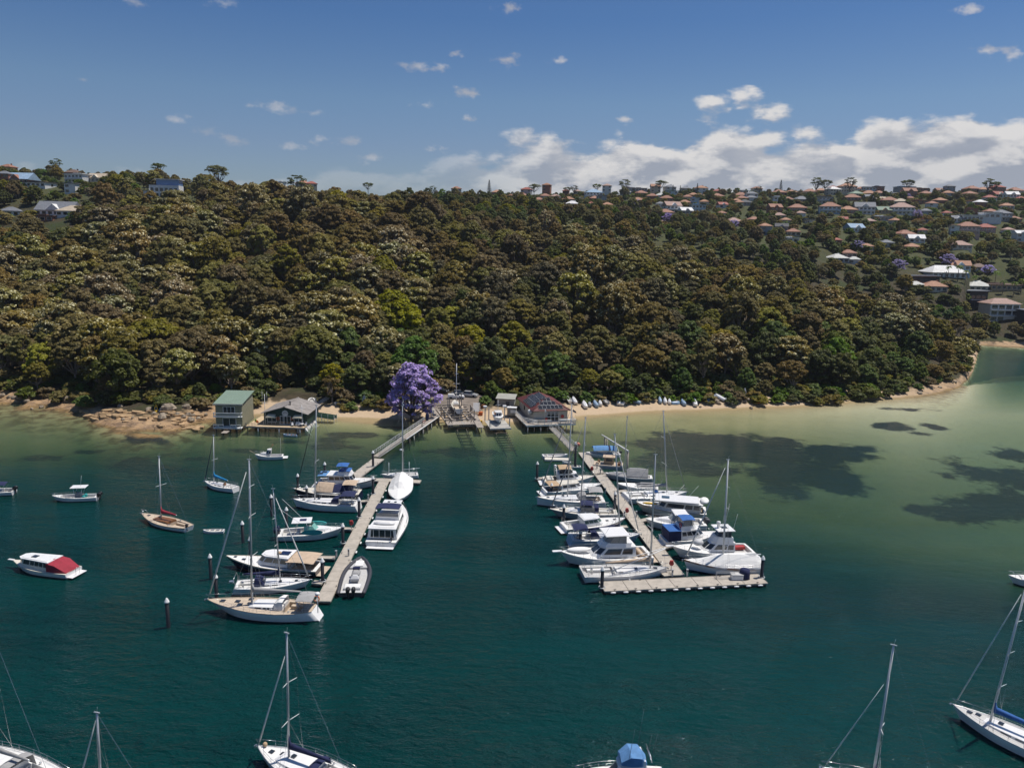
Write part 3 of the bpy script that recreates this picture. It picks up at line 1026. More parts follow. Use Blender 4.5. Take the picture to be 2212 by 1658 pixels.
def hill_house(u, v, wpx, form, rc, wc, st, zone, deep=.8, rz=None, yfix=None):
    p = T(u, v)
    if p.y > 1000 or (u < 900 and p.y > 620):
        lo, hi = (690, 800) if u > 900 else (470, 600)
        d = ray(u, v)
        ys = np.arange(lo, hi, 2.0)
        X = d.x / d.y * ys; Z = CAM.z + d.z / d.y * ys
        g = Z - elev(X, ys)
        i = int(np.argmin(g))
        p = Vector((X[i], ys[i], Z[i]))
    w = wpx * p.y / F_
    w = max(w, 5.0)
    d = w * deep
    h = 2.9 * st
    if rz is None: rz = rnd.uniform(-.3, .3)
    root = thing('house', '', 'house', (p.x, p.y + d / 2, p.z), rz, None)
    wm, rm = wall_mat(wc), roof_mat(rc)
    MB().box((0, 0, (h - 4) / 2), (w, d, h + 4)).build('wall', wm, root)
    b = MB()
    e = .5
    a, c = w / 2 + e, d / 2 + e
    if form == 'hip':
        rh = min(a, c) * .52
        k = max(0.2, a - c) if a >= c else 0.2
        kk = 0 if a >= c else c - a
        vs = [(-a, -c, h), (a, -c, h), (a, c, h), (-a, c, h), (-k, -kk, h + rh), (k, kk, h + rh), (-a, -c, h - .25), (a, -c, h - .25), (a, c, h - .25), (-a, c, h - .25)]
        b.add(vs, [(0, 1, 5, 4), (1, 2, 5), (2, 3, 4, 5), (3, 0, 4), (6, 7, 1, 0), (7, 8, 2, 1), (8, 9, 3, 2), (9, 6, 0, 3), (9, 8, 7, 6)])
        if w > 9: b.box((w * .2, c * .3, h + rh * .9), (.8, .6, 1.4))
    elif form == 'gable':
        rh = c * .62
        vs = [(-a, -c, h), (a, -c, h), (a, c, h), (-a, c, h), (-a, 0, h + rh), (a, 0, h + rh), (-a, -c, h - .25), (a, -c, h - .25), (a, c, h - .25), (-a, c, h - .25)]
        b.add(vs, [(0, 1, 5, 4), (2, 3, 4, 5), (6, 7, 1, 0), (8, 9, 3, 2), (9, 8, 7, 6), (1, 2, 5), (3, 0, 4), (7, 8, 2, 1), (9, 6, 0, 3)])
        fg = MB()      # a small front gable
        g = w * .2
        fg.add([(-g, -c - .1, h), (g, -c - .1, h), (0, -c - .1, h + g * .9), (-g, 0, h), (g, 0, h), (0, 0, h + g * .9)], [(0, 1, 2), (1, 4, 5, 2), (3, 0, 2, 5)])
        fg.build('dormer', wm, root)
    else:
        b.box((0, 0, h + .15), (w + 1.2, d + 1.2, .35))
        b.box((-w * .15, d * .1, h + .6), (w * .4, d * .4, .8))
    b.build('roof', rm, root)
    px = wpx
    n = max(2, min(6, int(w / 2.6)))
    for s in range(st):
        for i in range(n):
            if px < 24 and (i % 2): continue
            x = -w / 2 + (i + .5) * w / n
            add_window(root, x, -d / 2 - .02, s * 2.9 + 1.55, w / n * .62, 1.35, 0, px > 30)
        if px > 24:
            for sx in (-1, 1):
                add_window(root, sx * (w / 2 + .02), 0, s * 2.9 + 1.55, 1.6, 1.3, PI / 2, False)
    if st > 1 and px > 30:
        bl = MB().box((0, -d / 2 - .7, 2.85), (w * .8, 1.4, .2))
        bl.build('balcony', TRIMW, root)
        rl = MB()
        for i in range(9): rl.box((-w * .4 + w * .8 * i / 8, -d / 2 - 1.35, 3.4), (.07, .07, .9))
        rl.box((0, -d / 2 - 1.35, 3.85), (w * .8, .09, .08))
        rl.build('balcony_railing', TRIMW, root)
    CLEAR.append((p.x, p.y + d / 2, max(w, d) * .56 + 3.0))
    CLEAR.append((p.x, p.y - 7, w * .5 + 2.5))
    CLEAR.append((p.x * (p.y - 16) / p.y, p.y - 16, w * .46 + 1.5))
    if u < 700: CLEAR.extend([(p.x * (p.y - q) / p.y, p.y - q, w * .36) for q in (33, 41)])
    CLEAR.append((p.x * (p.y - 25) / p.y, p.y - 25, w * .40))
    desc = {'hip': 'hipped roof', 'gable': 'gabled roof', 'flat': 'flat roof'}[form]
    HOUSES.append((root, f'{wc} {["", "single-storey", "two-storey", "three-storey"][st]} house with {rc} {desc} {zone}', u))
    return root


su = lambda x, y: (1592.6 + .28 * x, 353.9 + .28 * y)
s2 = lambda x, y: (1061.8 + .26 * x, 353.9 + .26 * y)
s3 = lambda x, y: (.28 * x, 327.4 + .28 * y)
s4 = lambda x, y: (1946.6 + .1334 * x, 575.1 + .1334 * y)
ZR, ZH, ZL, ZV = 'on the distant ridge', 'on the suburban hillside', 'on the left hilltop', 'beside the right-hand inlet'
for (f, sc, rows) in (
    (su, .28, [
        (330, 310, 90, 'flat', 'white', 'white', 2, ZH), (400, 300, 80, 'hip', 'terracotta', 'cream', 1, ZH), (505, 300, 110, 'hip', 'grey', 'dark', 1, ZH), (600, 292, 70, 'hip', 'orange', 'brick', 1, ZH),
        (680, 310, 110, 'flat', 'grey', 'grey', 2, ZH), (475, 368, 130, 'hip', 'terracotta', 'brick', 1, ZH), (730, 388, 150, 'hip', 'terracotta', 'blue', 2, ZH), (868, 382, 120, 'hip', 'orange', 'brick', 1, ZH),
        (1000, 392, 140, 'gable', 'grey', 'white', 2, ZH), (1140, 386, 100, 'gable', 'green', 'tan', 1, ZH), (1290, 394, 170, 'hip', 'pink', 'white', 2, ZH), (330, 432, 90, 'hip', 'pink', 'cream', 1, ZH),
        (1135, 438, 120, 'flat', 'white', 'grey', 1, ZH), (920, 530, 120, 'gable', 'blue', 'white', 1, ZH), (350, 520, 90, 'gable', 'dark', 'grey', 1, ZH), (440, 560, 100, 'hip', 'terracotta', 'cream', 1, ZH),
        (425, 612, 95, 'flat', 'white', 'white', 1, ZH), (770, 625, 60, 'hip', 'red', 'brick', 1, ZH), (1005, 675, 85, 'hip', 'orange', 'cream', 1, ZH), (868, 728, 105, 'hip', 'terracotta', 'pink', 1, ZH),
        (785, 768, 135, 'hip', 'pale', 'grey', 1, ZH), (910, 778, 85, 'hip', 'pale', 'white', 1, ZH), (2055, 444, 120, 'hip', 'grey', 'grey', 2, ZH),
        (2150, 456, 85, 'hip', 'terracotta', 'brick', 1, ZH), (1680, 545, 60, 'flat', 'beige', 'white', 2, ZH), (1800, 548, 150, 'hip', 'terracotta', 'pink', 2, ZH), (1930, 556, 120, 'hip', 'red', 'brick', 2, ZH),
        (1310, 575, 130, 'hip', 'terracotta', 'brick', 1, ZH), (1395, 612, 110, 'gable', 'white', 'white', 1, ZH), (1160, 645, 90, 'hip', 'grey', 'cream', 1, ZH), (1362, 676, 105, 'hip', 'orange', 'pink', 1, ZH),
        (1740, 664, 140, 'hip', 'pink', 'cream', 1, ZH), (2190, 606, 80, 'gable', 'white', 'white', 2, ZH), (1740, 826, 130, 'gable', 'orange', 'blue', 1, ZV), (1880, 840, 110, 'hip', 'brown', 'cream', 1, ZV),
        (1540, 996, 165, 'hip', 'orange', 'cream', 1, ZV), (1390, 980, 110, 'hip', 'pale', 'white', 1, ZV), (1880, 985, 170, 'hip', 'pale', 'cream', 1, ZV), (2085, 978, 220, 'flat', 'brown', 'tan', 1, ZV),
        (40, 292, 80, 'hip', 'terracotta', 'brick', 1, ZR), (112, 287, 80, 'hip', 'grey', 'white', 1, ZR), (20, 324, 60, 'hip', 'orange', 'cream', 1, ZR), (330, 244, 95, 'hip', 'terracotta', 'brick', 1, ZR),
        (425, 240, 70, 'hip', 'orange', 'cream', 1, ZR), (570, 238, 100, 'hip', 'terracotta', 'cream', 1, ZR), (655, 228, 80, 'hip', 'orange', 'brick', 1, ZR), (860, 220, 120, 'hip', 'orange', 'cream', 2, ZR), (962, 214, 66, 'hip', 'terracotta', 'white', 1, ZR),
        (930, 254, 95, 'hip', 'green', 'cream', 1, ZR), (1030, 252, 105, 'hip', 'orange', 'brick', 1, ZR), (1104, 248, 80, 'hip', 'terracotta', 'cream', 1, ZR), (900, 284, 120, 'hip', 'terracotta', 'brick', 1, ZH), (1035, 282, 80, 'gable', 'grey', 'white', 1, ZH),
        (1110, 304, 90, 'gable', 'beige', 'tan', 1, ZH), (1192, 306, 115, 'hip', 'terracotta', 'brick', 1, ZH), (1240, 252, 80, 'flat', 'white', 'white', 1, ZR), (1272, 316, 95, 'hip', 'beige', 'cream', 1, ZH), (1310, 222, 120, 'flat', 'blue', 'grey', 2, ZR),
        (1830, 214, 105, 'hip', 'terracotta', 'brick', 1, ZR), (1912, 220, 85, 'hip', 'orange', 'cream', 1, ZR), (2165, 228, 115, 'hip', 'terracotta', 'cream', 1, ZR), (2130, 286, 90, 'gable', 'white', 'white', 2, ZR), (2195, 290, 60, 'hip', 'red', 'cream', 1, ZR), (1430, 212, 90, 'flat', 'brown', 'brick', 1, ZR), (1040, 204, 150, 'flat', 'grey', 'blue', 1, ZR), (745, 205, 60, 'hip', 'red', 'brick', 1, ZR)]),
    (s2, .26, [
        (45, 262, 90, 'hip', 'orange', 'brick', 1, ZR), (250, 288, 95, 'hip', 'terracotta', 'white', 1, ZR), (350, 288, 50, 'flat', 'white', 'white', 1, ZR), (445, 294, 85, 'hip', 'terracotta', 'cream', 1, ZR), (620, 248, 50, 'hip', 'red', 'brick', 1, ZR),
        (712, 252, 55, 'hip', 'pink', 'cream', 1, ZR), (850, 292, 130, 'hip', 'blue', 'white', 2, ZR), (862, 316, 95, 'hip', 'terracotta', 'brick', 1, ZR), (915, 322, 70, 'flat', 'grey', 'grey', 2, ZR), (740, 312, 70, 'flat', 'pale', 'white', 1, ZR), (390, 372, 66, 'flat', 'white', 'white', 1, ZH),
        (860, 424, 66, 'flat', 'white', 'white', 1, ZH), (1062, 288, 60, 'flat', 'white', 'white', 1, ZR), (1220, 332, 115, 'hip', 'orange', 'brick', 1, ZR), (1340, 294, 90, 'hip', 'terracotta', 'brick', 1, ZR), (1412, 288, 85, 'hip', 'pale', 'white', 1, ZR), (1462, 314, 105, 'hip', 'terracotta', 'brick', 1, ZR),
        (1500, 278, 80, 'flat', 'green', 'blue', 2, ZR), (1612, 350, 95, 'hip', 'orange', 'brick', 1, ZR), (1632, 304, 75, 'hip', 'terracotta', 'cream', 1, ZR), (1680, 284, 80, 'hip', 'orange', 'brick', 1, ZR), (1732, 290, 65, 'hip', 'terracotta', 'brick', 1, ZR),
        (1772, 344, 75, 'hip', 'orange', 'cream', 1, ZR), (1690, 346, 65, 'flat', 'blue', 'blue', 2, ZR), (1720, 408, 110, 'flat', 'blue', 'blue', 2, ZH), (1505, 412, 130, 'gable', 'pink', 'white', 2, ZH), (1450, 438, 120, 'hip', 'terracotta', 'cream', 1, ZH), (1880, 294, 100, 'hip', 'terracotta', 'brick', 1, ZR),
        (2080, 286, 110, 'hip', 'terracotta', 'brick', 1, ZR), (2165, 304, 90, 'hip', 'grey', 'white', 2, ZR), (2040, 334, 65, 'hip', 'orange', 'brick', 1, ZR), (2110, 350, 105, 'hip', 'dark', 'grey', 1, ZR), (2020, 515, 125, 'hip', 'pink', 'cream', 1, ZH), (1462, 514, 95, 'hip', 'pink', 'pink', 1, ZH), (1880, 252, 70, 'hip', 'red', 'brick', 1, ZR), (2100, 248, 66, 'flat', 'white', 'white', 1, ZR)]),
    (s3, .28, [
        (40, 148, 95, 'hip', 'terracotta', 'brick', 1, ZL), (118, 248, 190, 'gable', 'blue', 'brick', 1, ZL), (20, 244, 90, 'hip', 'grey', 'brick', 2, ZL), (270, 278, 190, 'flat', 'dark', 'white', 1, ZL), (588, 248, 170, 'flat', 'white', 'white', 2, ZL), (550, 196, 105, 'hip', 'brown', 'brick', 1, ZL),
        (738, 240, 130, 'gable', 'beige', 'cream', 1, ZL), (540, 326, 80, 'flat', 'grey', 'white', 2, ZL), (60, 506, 130, 'hip', 'grey', 'white', 1, ZL), (400, 500, 260, 'gable', 'grey', 'white', 1, ZL), (530, 505, 190, 'hip', 'beige', 'white', 1, ZL), (325, 545, 150, 'flat', 'brown', 'brick', 1, ZL), (2170, 296, 60, 'flat', 'white', 'white', 2, ZR)]),
):
    for (x, y, w, form, rc, wc, st, zone) in rows:
        hill_house(*f(x, y), w * sc, form, rc, wc, st, zone)
for (u, v, w, rc) in ((652, 404, 26, 'orange'), (671, 405, 22, 'red'), (985, 414, 20, 'terracotta')):
    hill_house(u, v, w, 'hip', rc, 'cream', 1, ZR)


_hp = [proj(r.location) for r, _, _ in HOUSES]
for (v0, step, ua, ub) in ((417, 27, 1120, 2210), (424, 29, 1180, 2210), (432, 30, 1100, 2210), (441, 33, 1150, 2160), (452, 38, 1230, 2200), (466, 46, 1480, 2200), (484, 58, 1560, 2200), (508, 70, 1650, 2200)):
    u = ua + rnd.uniform(0, 20)
    while u < ub:
        v = v0 + rnd.uniform(-3, 3) - (3 if u < 1500 else 0)
        if all(abs(u - p[0]) > 22 or abs(v - p[1]) > 8 for p in _hp) and rnd.random() < .8:
            hill_house(u, v, rnd.uniform(17, 27), rnd.choice(['hip', 'hip', 'hip', 'gable', 'flat']), rnd.choice(['terracotta', 'orange', 'terracotta', 'orange', 'pink', 'grey', 'white', 'red']), rnd.choice(['white', 'cream', 'brick', 'white', 'cream', 'grey']), rnd.choice([1, 1, 2]), ZR if v < 445 else ZH)
            _hp.append((u, v))
        u += step * rnd.uniform(.75, 1.3)


def special_houses():
    # glassy modern house on the left hill
    p = T(352, 424)
    k = p.y / F_
    r = thing('house', 'white modern house with blue-glazed top storey in the trees, left hilltop', 'house', (p.x, p.y + 5, p.z - 1), .12)
    MB().box((0, 0, 2), (60 * k, 9, 10)).build('wall', wall_mat('white'), r)
    MB().box((6 * k, 1, 8.6), (46 * k, 7, 3.0)).build('upper_storey', mat('blue_glazing', (.12, .22, .42), .2, var=.2), r)
    MB().box((6 * k, 1, 10.3), (52 * k, 9, .35)).build('roof', roof_mat('white'), r)
    MB().box((-32 * k, -2, 1), (16 * k, 8, 5)).build('terrace', wall_mat('white'), r)
    for i in range(6):
        for s in range(2):
            add_window(r, (-24 + i * 9.5) * k, -4.52, 1.6 + s * 3, 6.5 * k, 1.9)
    CLEAR.extend([(p.x, p.y + 5, 12), (p.x, p.y - 6, 8), (p.x, p.y - 14, 6)])
    # long white modern house on the right
    p = T(*su(1900, 470)); k = p.y / F_ * .28
    r = thing('house', 'long white flat-roofed modern house stepping up the right hillside', 'house', (p.x, p.y + 6, p.z), -.1)
    MB().box((-60 * k, 0, 2), (160 * k, 9, 9)).build('wall', wall_mat('white'), r)
    MB().box((75 * k, 1, 3.2), (130 * k, 9, 11)).build('wall', wall_mat('white'), r)
    MB().box((-60 * k, 0, 6.7), (185 * k, 10.5, .4)).build('roof', roof_mat('white'), r)
    MB().box((75 * k, 1, 8.9), (136 * k, 10, .4)).build('roof', roof_mat('white'), r)
    for i in range(5):
        for s in range(2): add_window(r, (-120 + i * 28) * k, -4.52, 1.6 + s * 2.9, 20 * k, 1.8)
    for i in range(3):
        add_window(r, (35 + i * 38) * k, -3.52, 6.6, 24 * k, 1.8)
    CLEAR.extend([(p.x - 4, p.y + 5, 13), (p.x + 8, p.y + 5, 13), (p.x, p.y - 7, 10), (p.x, p.y - 16, 8)])
    # big pale metal roofed house with dark pavilion in front
    p = T(*s4(800, 215)); k = p.y / F_ * .1334
    r = thing('house', 'large white metal-roofed house with raised ridge above the inlet', 'house', (p.x, p.y + 8, p.z), .06)
    w = 560 * k
    MB().box((0, 0, 0), (w, 12, 7)).build('wall', wall_mat('white'), r)
    a = w / 2 + 1; rm = roof_mat('white')
    MB().add([(-a, -7, 3.4), (a, -7, 3.4), (a, 7, 3.4), (-a, 7, 3.4), (-a * .5, 0, 7), (a * .5, 0, 7)], [(0, 1, 5, 4), (1, 2, 5), (2, 3, 4, 5), (3, 0, 4), (3, 2, 1, 0)]).build('roof', rm, r)
    for i in range(6): add_window(r, (-.42 + i * .165) * w, -6.02, 1.9, w * .1, 1.8)
    CLEAR.extend([(p.x, p.y + 8, 17), (p.x - 8, p.y - 2, 9), (p.x + 8, p.y - 2, 9), (p.x, p.y - 10, 8)])
    p = T(*s4(400, 312)); k = p.y / F_ * .1334
    r = thing('house', 'dark pavilion with brown roof and white fascia below the large white house', 'house', (p.x, p.y + 6, p.z), .06)
    w = 470 * k
    MB().box((0, 0, .5), (w, 9, 7)).build('wall', wall_mat('dark'), r)
    MB().box((-w * .08, 0, 4.3), (w * 1.1, 11, .5)).build('roof', roof_mat('brown'), r)
    MB().box((-w * .08, -5.55, 4.75), (w * 1.1, .3, .5)).build('fascia', TRIMW, r)
    for i in range(8): add_window(r, (-.44 + i * .125) * w, -4.52, 1.9, w * .10, 2.0, 0, False)
    CLEAR.extend([(p.x, p.y + 5, 12), (p.x, p.y - 6, 10), (p.x, p.y - 13, 7)])
    # dark cubic house and the white three-storey house by the inlet
    p = T(*s4(1240, 700)); k = p.y / F_ * .1334
    r = thing('house', 'black cubic house with thin pale roof edge beside the white three-storey house', 'house', (p.x, p.y + 6, p.z), .05)
    w = 300 * k
    MB().box((0, 0, 3.0), (w, 10, 12)).build('wall', wall_mat('dark'), r)
    MB().box((-w * .15, -.4, 9.2), (w * 1.5, 12, .35)).build('roof', roof_mat('grey'), r)
    MB().box((-w * .1, -5.3, 4.6), (w * .7, .7, .25)).build('balcony', TRIMW, r)
    for s in range(2):
        for i in range(3): add_window(r, (-.32 + i * .3) * w, -5.02, 2.2 + s * 4, w * .24, 2.2, 0, False)
    CLEAR.extend([(p.x, p.y + 5, 10), (p.x + 2, p.y - 6, 6)])
    p = T(*s4(1640, 905)); k = p.y / F_ * .1334
    w = 500 * k
    r = thing('house', 'white three-storey house with balconies and hipped terracotta roof above the inlet beach', 'house', (p.x + 1, p.y + 6, p.z), .06)
    MB().box((0, 0, 2.9), (w, 9.5, 12.5)).build('wall', wall_mat('white'), r)
    a, c, h = w / 2 + .7, 5.5, 9.2
    MB().add([(-a, -c, h), (a, -c, h), (a, c, h), (-a, c, h), (-a + c, 0, h + 2.6), (a - c, 0, h + 2.6)], [(0, 1, 5, 4), (1, 2, 5), (2, 3, 4, 5), (3, 0, 4), (3, 2, 1, 0)]).build('roof', roof_mat('pink'), r)
    for s in range(3):
        for i in range(4):
            if s == 0 and i > 1: continue
            add_window(r, (-.36 + i * .24) * w, -4.77, 1.5 + s * 3.0, w * .19, 2.0)
    for s in range(2):
        MB().box((0, -5.4, 3.0 + s * 3), (w, 1.6, .22)).build('balcony', TRIMW, r)
        b = MB()
        for i in range(15): b.box((-w / 2 + w * i / 14, -6.15, 3.55 + s * 3), (.06, .06, .9))
        b.box((0, -6.15, 4.0 + s * 3), (w, .08, .08)).build('balcony_railing', TRIMW, r)
    CLEAR.extend([(p.x, p.y + 5, 10), (p.x, p.y - 5, 7)])
    p = T(*s4(1975, 1030)); k = p.y / F_ * .1334
    r = thing('house', 'dark three-storey building cut by the right edge of the photo', 'house', (p.x + 4, p.y + 5, p.z), .05)
    MB().box((0, 0, 3.2), (7, 9, 12)).build('wall', wall_mat('dark'), r)
    MB().box((0, 0, 9.4), (7.6, 9.6, .4)).build('roof', roof_mat('grey'), r)
    for s in range(3): add_window(r, -1.5, -4.52, 1.5 + s * 3, 2.5, 2.0)
    CLEAR.append((p.x + 4, p.y + 4, 9))
    # sea wall of the inlet
    a = P(2122, 738, .0); b_ = P(2330, 752, .0)
    r = thing('sea_wall', 'low stone sea wall along the beach of the right-hand inlet', 'wall', (a.x, a.y, 0), 0)
    m = mat('sandstone', (.34, .25, .16), .9, var=.3, scale=.8, bump=.4)
    n = 26
    for i in range(n):
        q = a.lerp(b_, (i + .5) / n) - a
        L = (b_ - a).length / n * .97
        MB().box((q.x, q.y + 4, .8), (L, 1.0 + .15 * (i % 3), 1.9 + .12 * (i % 2)), 0, math.atan2(b_.y - a.y, b_.x - a.x)).build('stone_block', m, r)


special_houses()
_g = {}
for r, txt, u in HOUSES: _g.setdefault(txt, []).append((u, r))
for txt, l in _g.items():
    l.sort(key=lambda q: q[0])
    for i, (u, r) in enumerate(l):
        r['label'] = txt if len(l) == 1 else f'{txt}, {ordinal(i, len(l))}'
        r['group'] = 'houses on the far hillsides'

# ================================================================== PLANTING
CREST = [(-500, 580), (0, 560), (700, 560), (850, 500), (1000, 445), (1106, 418), (1300, 408), (1500, 384), (1700, 368), (1900, 352), (2000, 342), (2085, 314), (2110, 300)]
KT = np.array([PY(u, 600, 100).x / 100 for u, _ in CREST]); KV = np.array([y for _, y in CREST])
# shore works kept clear of trees
for (u, v, z, r) in ((503, 925, 1, 8), (620, 912, 1, 12), (700, 880, 3, 5), (1000, 862, 4, 13), (970, 852, 4.6, 9), (1030, 862, 4, 8), (1170, 905, 2, 11), (1090, 905, 2, 9), (885, 905, 1, 4), (785, 885, 2, 4)):
    q = P(u, v, z)
    CLEAR.append((q.x, q.y, r))

BLEND = [('brown', .14), ('orange', .012), ('olive', .46), ('cream', .09), ('grey', .16), ('dark', .08), ('yellow', .058)]


def pick(tab, x):
    a = 0
    for k, w in tab:
        a += w
        if x <= a: return k
    return tab[0][0]


ZONES = [(95, 'above the far-left shore rocks'), (200, 'above the big grey boulders'), (330, 'above the rock shelf'), (455, 'left of the two-storey green boathouse'), (560, 'behind the two-storey green boathouse'),
         (690, 'behind the green clubhouse'), (825, 'behind the small sandy beach'), (940, 'behind the big jacaranda'), (1040, 'behind the slipway and parked cars'), (1112, 'behind the slipway sheds'),
         (1245, 'behind the maroon-roofed building'), (1390, 'behind the beached dinghies nearest the maroon-roofed building'), (1560, 'behind the middle of the beached dinghies'), (1740, 'right of the beached dinghies'),
         (1900, 'above the thin right-hand beach'), (2010, 'near the rocky point'), (2400, 'at the tip of the wooded point')]
KNAME = {'olive': ('gum_tree', 'olive-green gum tree'), 'brown': ('gum_tree', 'brownish gum tree'), 'cream': ('gum_tree', 'cream-flowering gum tree'), 'grey': ('gum_tree', 'grey-green gum tree'),
         'dark': ('broadleaf_tree', 'dark green broadleaf tree'), 'yellow': ('wattle_tree', 'yellow-green wattle tree'), 'orange': ('gum_tree', 'rust-tinged gum tree'), 'green': ('broadleaf_tree', 'bright green broadleaf tree')}
near = []; far = []
sp = 7.7
for gy in np.arange(196, 600, sp):
    for gx in np.arange(-560, 340, sp):
        x = gx + rnd.uniform(-.42, .42) * sp; y = gy + rnd.uniform(-.42, .42) * sp
        t = x / y
        if abs(t) > .78: continue
        cr = np.interp(t, KT, KV)
        if t > .612 or y > cr: continue
        if not tree_ok(x, y, 1.5): continue
        if y > 330 and rnd.random() < .12: continue
        z = el1(x, y)
        if z < .6: continue
        s = y - float(shore_y(t))
        k = pick(BLEND, rnd.random() if rnd.random() < .45 else min(.999, max(0.0, (float(fbm(x * .028, y * .028, 77, 2)) - .25) * 2.0)))
        u = 1106 + F_ * t
        pn = float(fbm(x * .02, y * .02, 40, 3))
        if pn > .62 and rnd.random() < .42: k = 'cream'
        if pn < .38 and rnd.random() < .4: k = 'brown'
        if 400 < u < 1000 and y > 440: q_ = .74
        else: q_ = 1.0
        if s < 55 and 380 < u < 1560 and rnd.random() < .50: k = 'dark' if rnd.random() < .6 else 'green'
        if 1600 < u < 2010 and s < 62 and rnd.random() < .68: k = 'green' if rnd.random() < .45 else 'dark'
        if u < 330 and y > 400 and rnd.random() < .5: k = rnd.choice(['green', 'dark', 'olive'])
        sc = rnd.uniform(.62, 1.05) if rnd.random() < .66 else rnd.uniform(1.05, 1.45)
        if u > 1000: sc *= .88
        if k == 'cream': sc = max(sc, rnd.uniform(.95, 1.45))
        if u < 440 and y > 395:
            if rnd.random() < .22: continue
            sc = rnd.uniform(.4, .78)
        sc *= q_ * float(np.interp(s, [0, 25, 60], [.8, .95, 1.12])) * float(np.interp(cr - y, [0, 25, 90], [.55, .72, 1.0]))
        if s < np.interp(t, OT, OV) + 7: sc *= rnd.uniform(.55, .85)
        near.append((x, y, z, k, rnd.randrange(4), rnd.uniform(0, 2 * PI), sc, s, u))
inf = [q for q in near if -40 < proj((q[0], q[1], q[2] + 7))[0] < 2250]
inf.sort(key=lambda q: -(q[6] / q[1]))
one = inf[:265]
oneset = set(id(q) for q in one)
_lab = {}
for q in one:
    x, y, z, k, i, rz, sc, s, u = q
    nm, txt = KNAME[k]
    zone = next(n for lim, n in ZONES if u < lim)
    row = 'front-row ' if s < 24 else ('second-row ' if s < 34 else ('lower-slope ' if s < 50 else 'mid-slope '))
    o = put_tree(nm, '', 'tree', k, i, (x, y, z - .3), rz, (sc, sc, sc * rnd.uniform(.9, 1.15)), 'trees on the wooded slope')
    _lab.setdefault(f'{row}{txt} {zone}', []).append((proj((x, y, z + 8))[0], o))
for txt, l in _lab.items():
    l.sort(key=lambda q: q[0])
    for i, (u, o) in enumerate(l):
        o['label'] = txt if len(l) == 1 else f'{txt}, {ordinal(i, len(l))}'


def scatter(name, pts, kinds, label):
    """one mass of trees: points carrying instances of the crowns"""
    src = []
    kindex = {}
    for k in kinds:
        for j, pr in enumerate(PROTO[k]):
            kindex[(k, j)] = len(src)
            src.append(pr[0])
    order = {}
    me = bpy.data.meshes.new(name)
    me.vertices.add(len(pts))
    me.vertices.foreach_set('co', np.array([p[:3] for p in pts], float).ravel())
    kk = np.array([kindex[(p[3], p[4] % len(PROTO[p[3]]))] for p in pts], np.int32)
    a = me.attributes.new('kind_index', 'INT', 'POINT'); a.data.foreach_set('value', kk)
    a = me.attributes.new('turn', 'FLOAT', 'POINT'); a.data.foreach_set('value', np.array([p[5] for p in pts], np.float32))
    a = me.attributes.new('size', 'FLOAT', 'POINT'); a.data.foreach_set('value', np.array([p[6] for p in pts], np.float32))
    hs = np.random.default_rng(3).uniform(.82, 1.22, len(pts)).astype(np.float32)
    a = me.attributes.new('tall', 'FLOAT', 'POINT'); a.data.foreach_set('value', hs * np.array([p[6] for p in pts], np.float32))
    o = bpy.data.objects.new(name, me)
    COL.objects.link(o)
    tag(o, label, None, None, 'stuff')
    ng = bpy.data.node_groups.new(name, 'GeometryNodeTree')
    ng.interface.new_socket('Geometry', in_out='INPUT', socket_type='NodeSocketGeometry')
    ng.interface.new_socket('Geometry', in_out='OUTPUT', socket_type='NodeSocketGeometry')
    N = ng.nodes; L = ng.links
    gi = N.new('NodeGroupInput'); go = N.new('NodeGroupOutput')
    jo = N.new('GeometryNodeJoinGeometry')
    for m in reversed(src):
        ob = CROWN_OF[m.name]
        oi = N.new('GeometryNodeObjectInfo'); oi.inputs['Object'].default_value = ob
        oi.inputs['As Instance'].default_value = True
        oi.transform_space = 'ORIGINAL'
        L.new(oi.outputs['Geometry'], jo.inputs[0])
    ip = N.new('GeometryNodeInstanceOnPoints')
    ip.inputs['Pick Instance'].default_value = True

    def att(nm, ty):
        n = N.new('GeometryNodeInputNamedAttribute'); n.data_type = ty; n.inputs[0].default_value = nm
        return n.outputs[0]
    L.new(gi.outputs[0], ip.inputs['Points']); L.new(jo.outputs[0], ip.inputs['Instance'])
    L.new(att('kind_index', 'INT'), ip.inputs['Instance Index'])
    cx = N.new('ShaderNodeCombineXYZ'); L.new(att('turn', 'FLOAT'), cx.inputs[2])
    er = N.new('FunctionNodeEulerToRotation'); L.new(cx.outputs[0], er.inputs[0]); L.new(er.outputs[0], ip.inputs['Rotation'])
    cs = N.new('ShaderNodeCombineXYZ'); sz = att('size', 'FLOAT')
    for i in range(2): L.new(sz, cs.inputs[i])
    L.new(att('tall', 'FLOAT'), cs.inputs[2])
    L.new(cs.outputs[0], ip.inputs['Scale'])
    jt = N.new('GeometryNodeJoinGeometry')
    for m in reversed(src):
        oi = N.new('GeometryNodeObjectInfo'); oi.inputs['Object'].default_value = next(q for q in CROWN_OF[m.name].parent.children if q.name.startswith('trunk'))
        oi.inputs['As Instance'].default_value = True
        oi.transform_space = 'ORIGINAL'
        L.new(oi.outputs['Geometry'], jt.inputs[0])
    i2 = N.new('GeometryNodeInstanceOnPoints'); i2.inputs['Pick Instance'].default_value = True
    L.new(gi.outputs[0], i2.inputs['Points']); L.new(jt.outputs[0], i2.inputs['Instance']); L.new(att('kind_index', 'INT'), i2.inputs['Instance Index'])
    L.new(er.outputs[0], i2.inputs['Rotation']); L.new(cs.outputs[0], i2.inputs['Scale'])
    je = N.new('GeometryNodeJoinGeometry'); L.new(ip.outputs[0], je.inputs[0]); L.new(i2.outputs[0], je.inputs[0])
    L.new(je.outputs[0], go.inputs[0])
    md = o.modifiers.new('scatter', 'NODES'); md.node_group = ng
    return o


rest = [q for q in near if id(q) not in oneset]

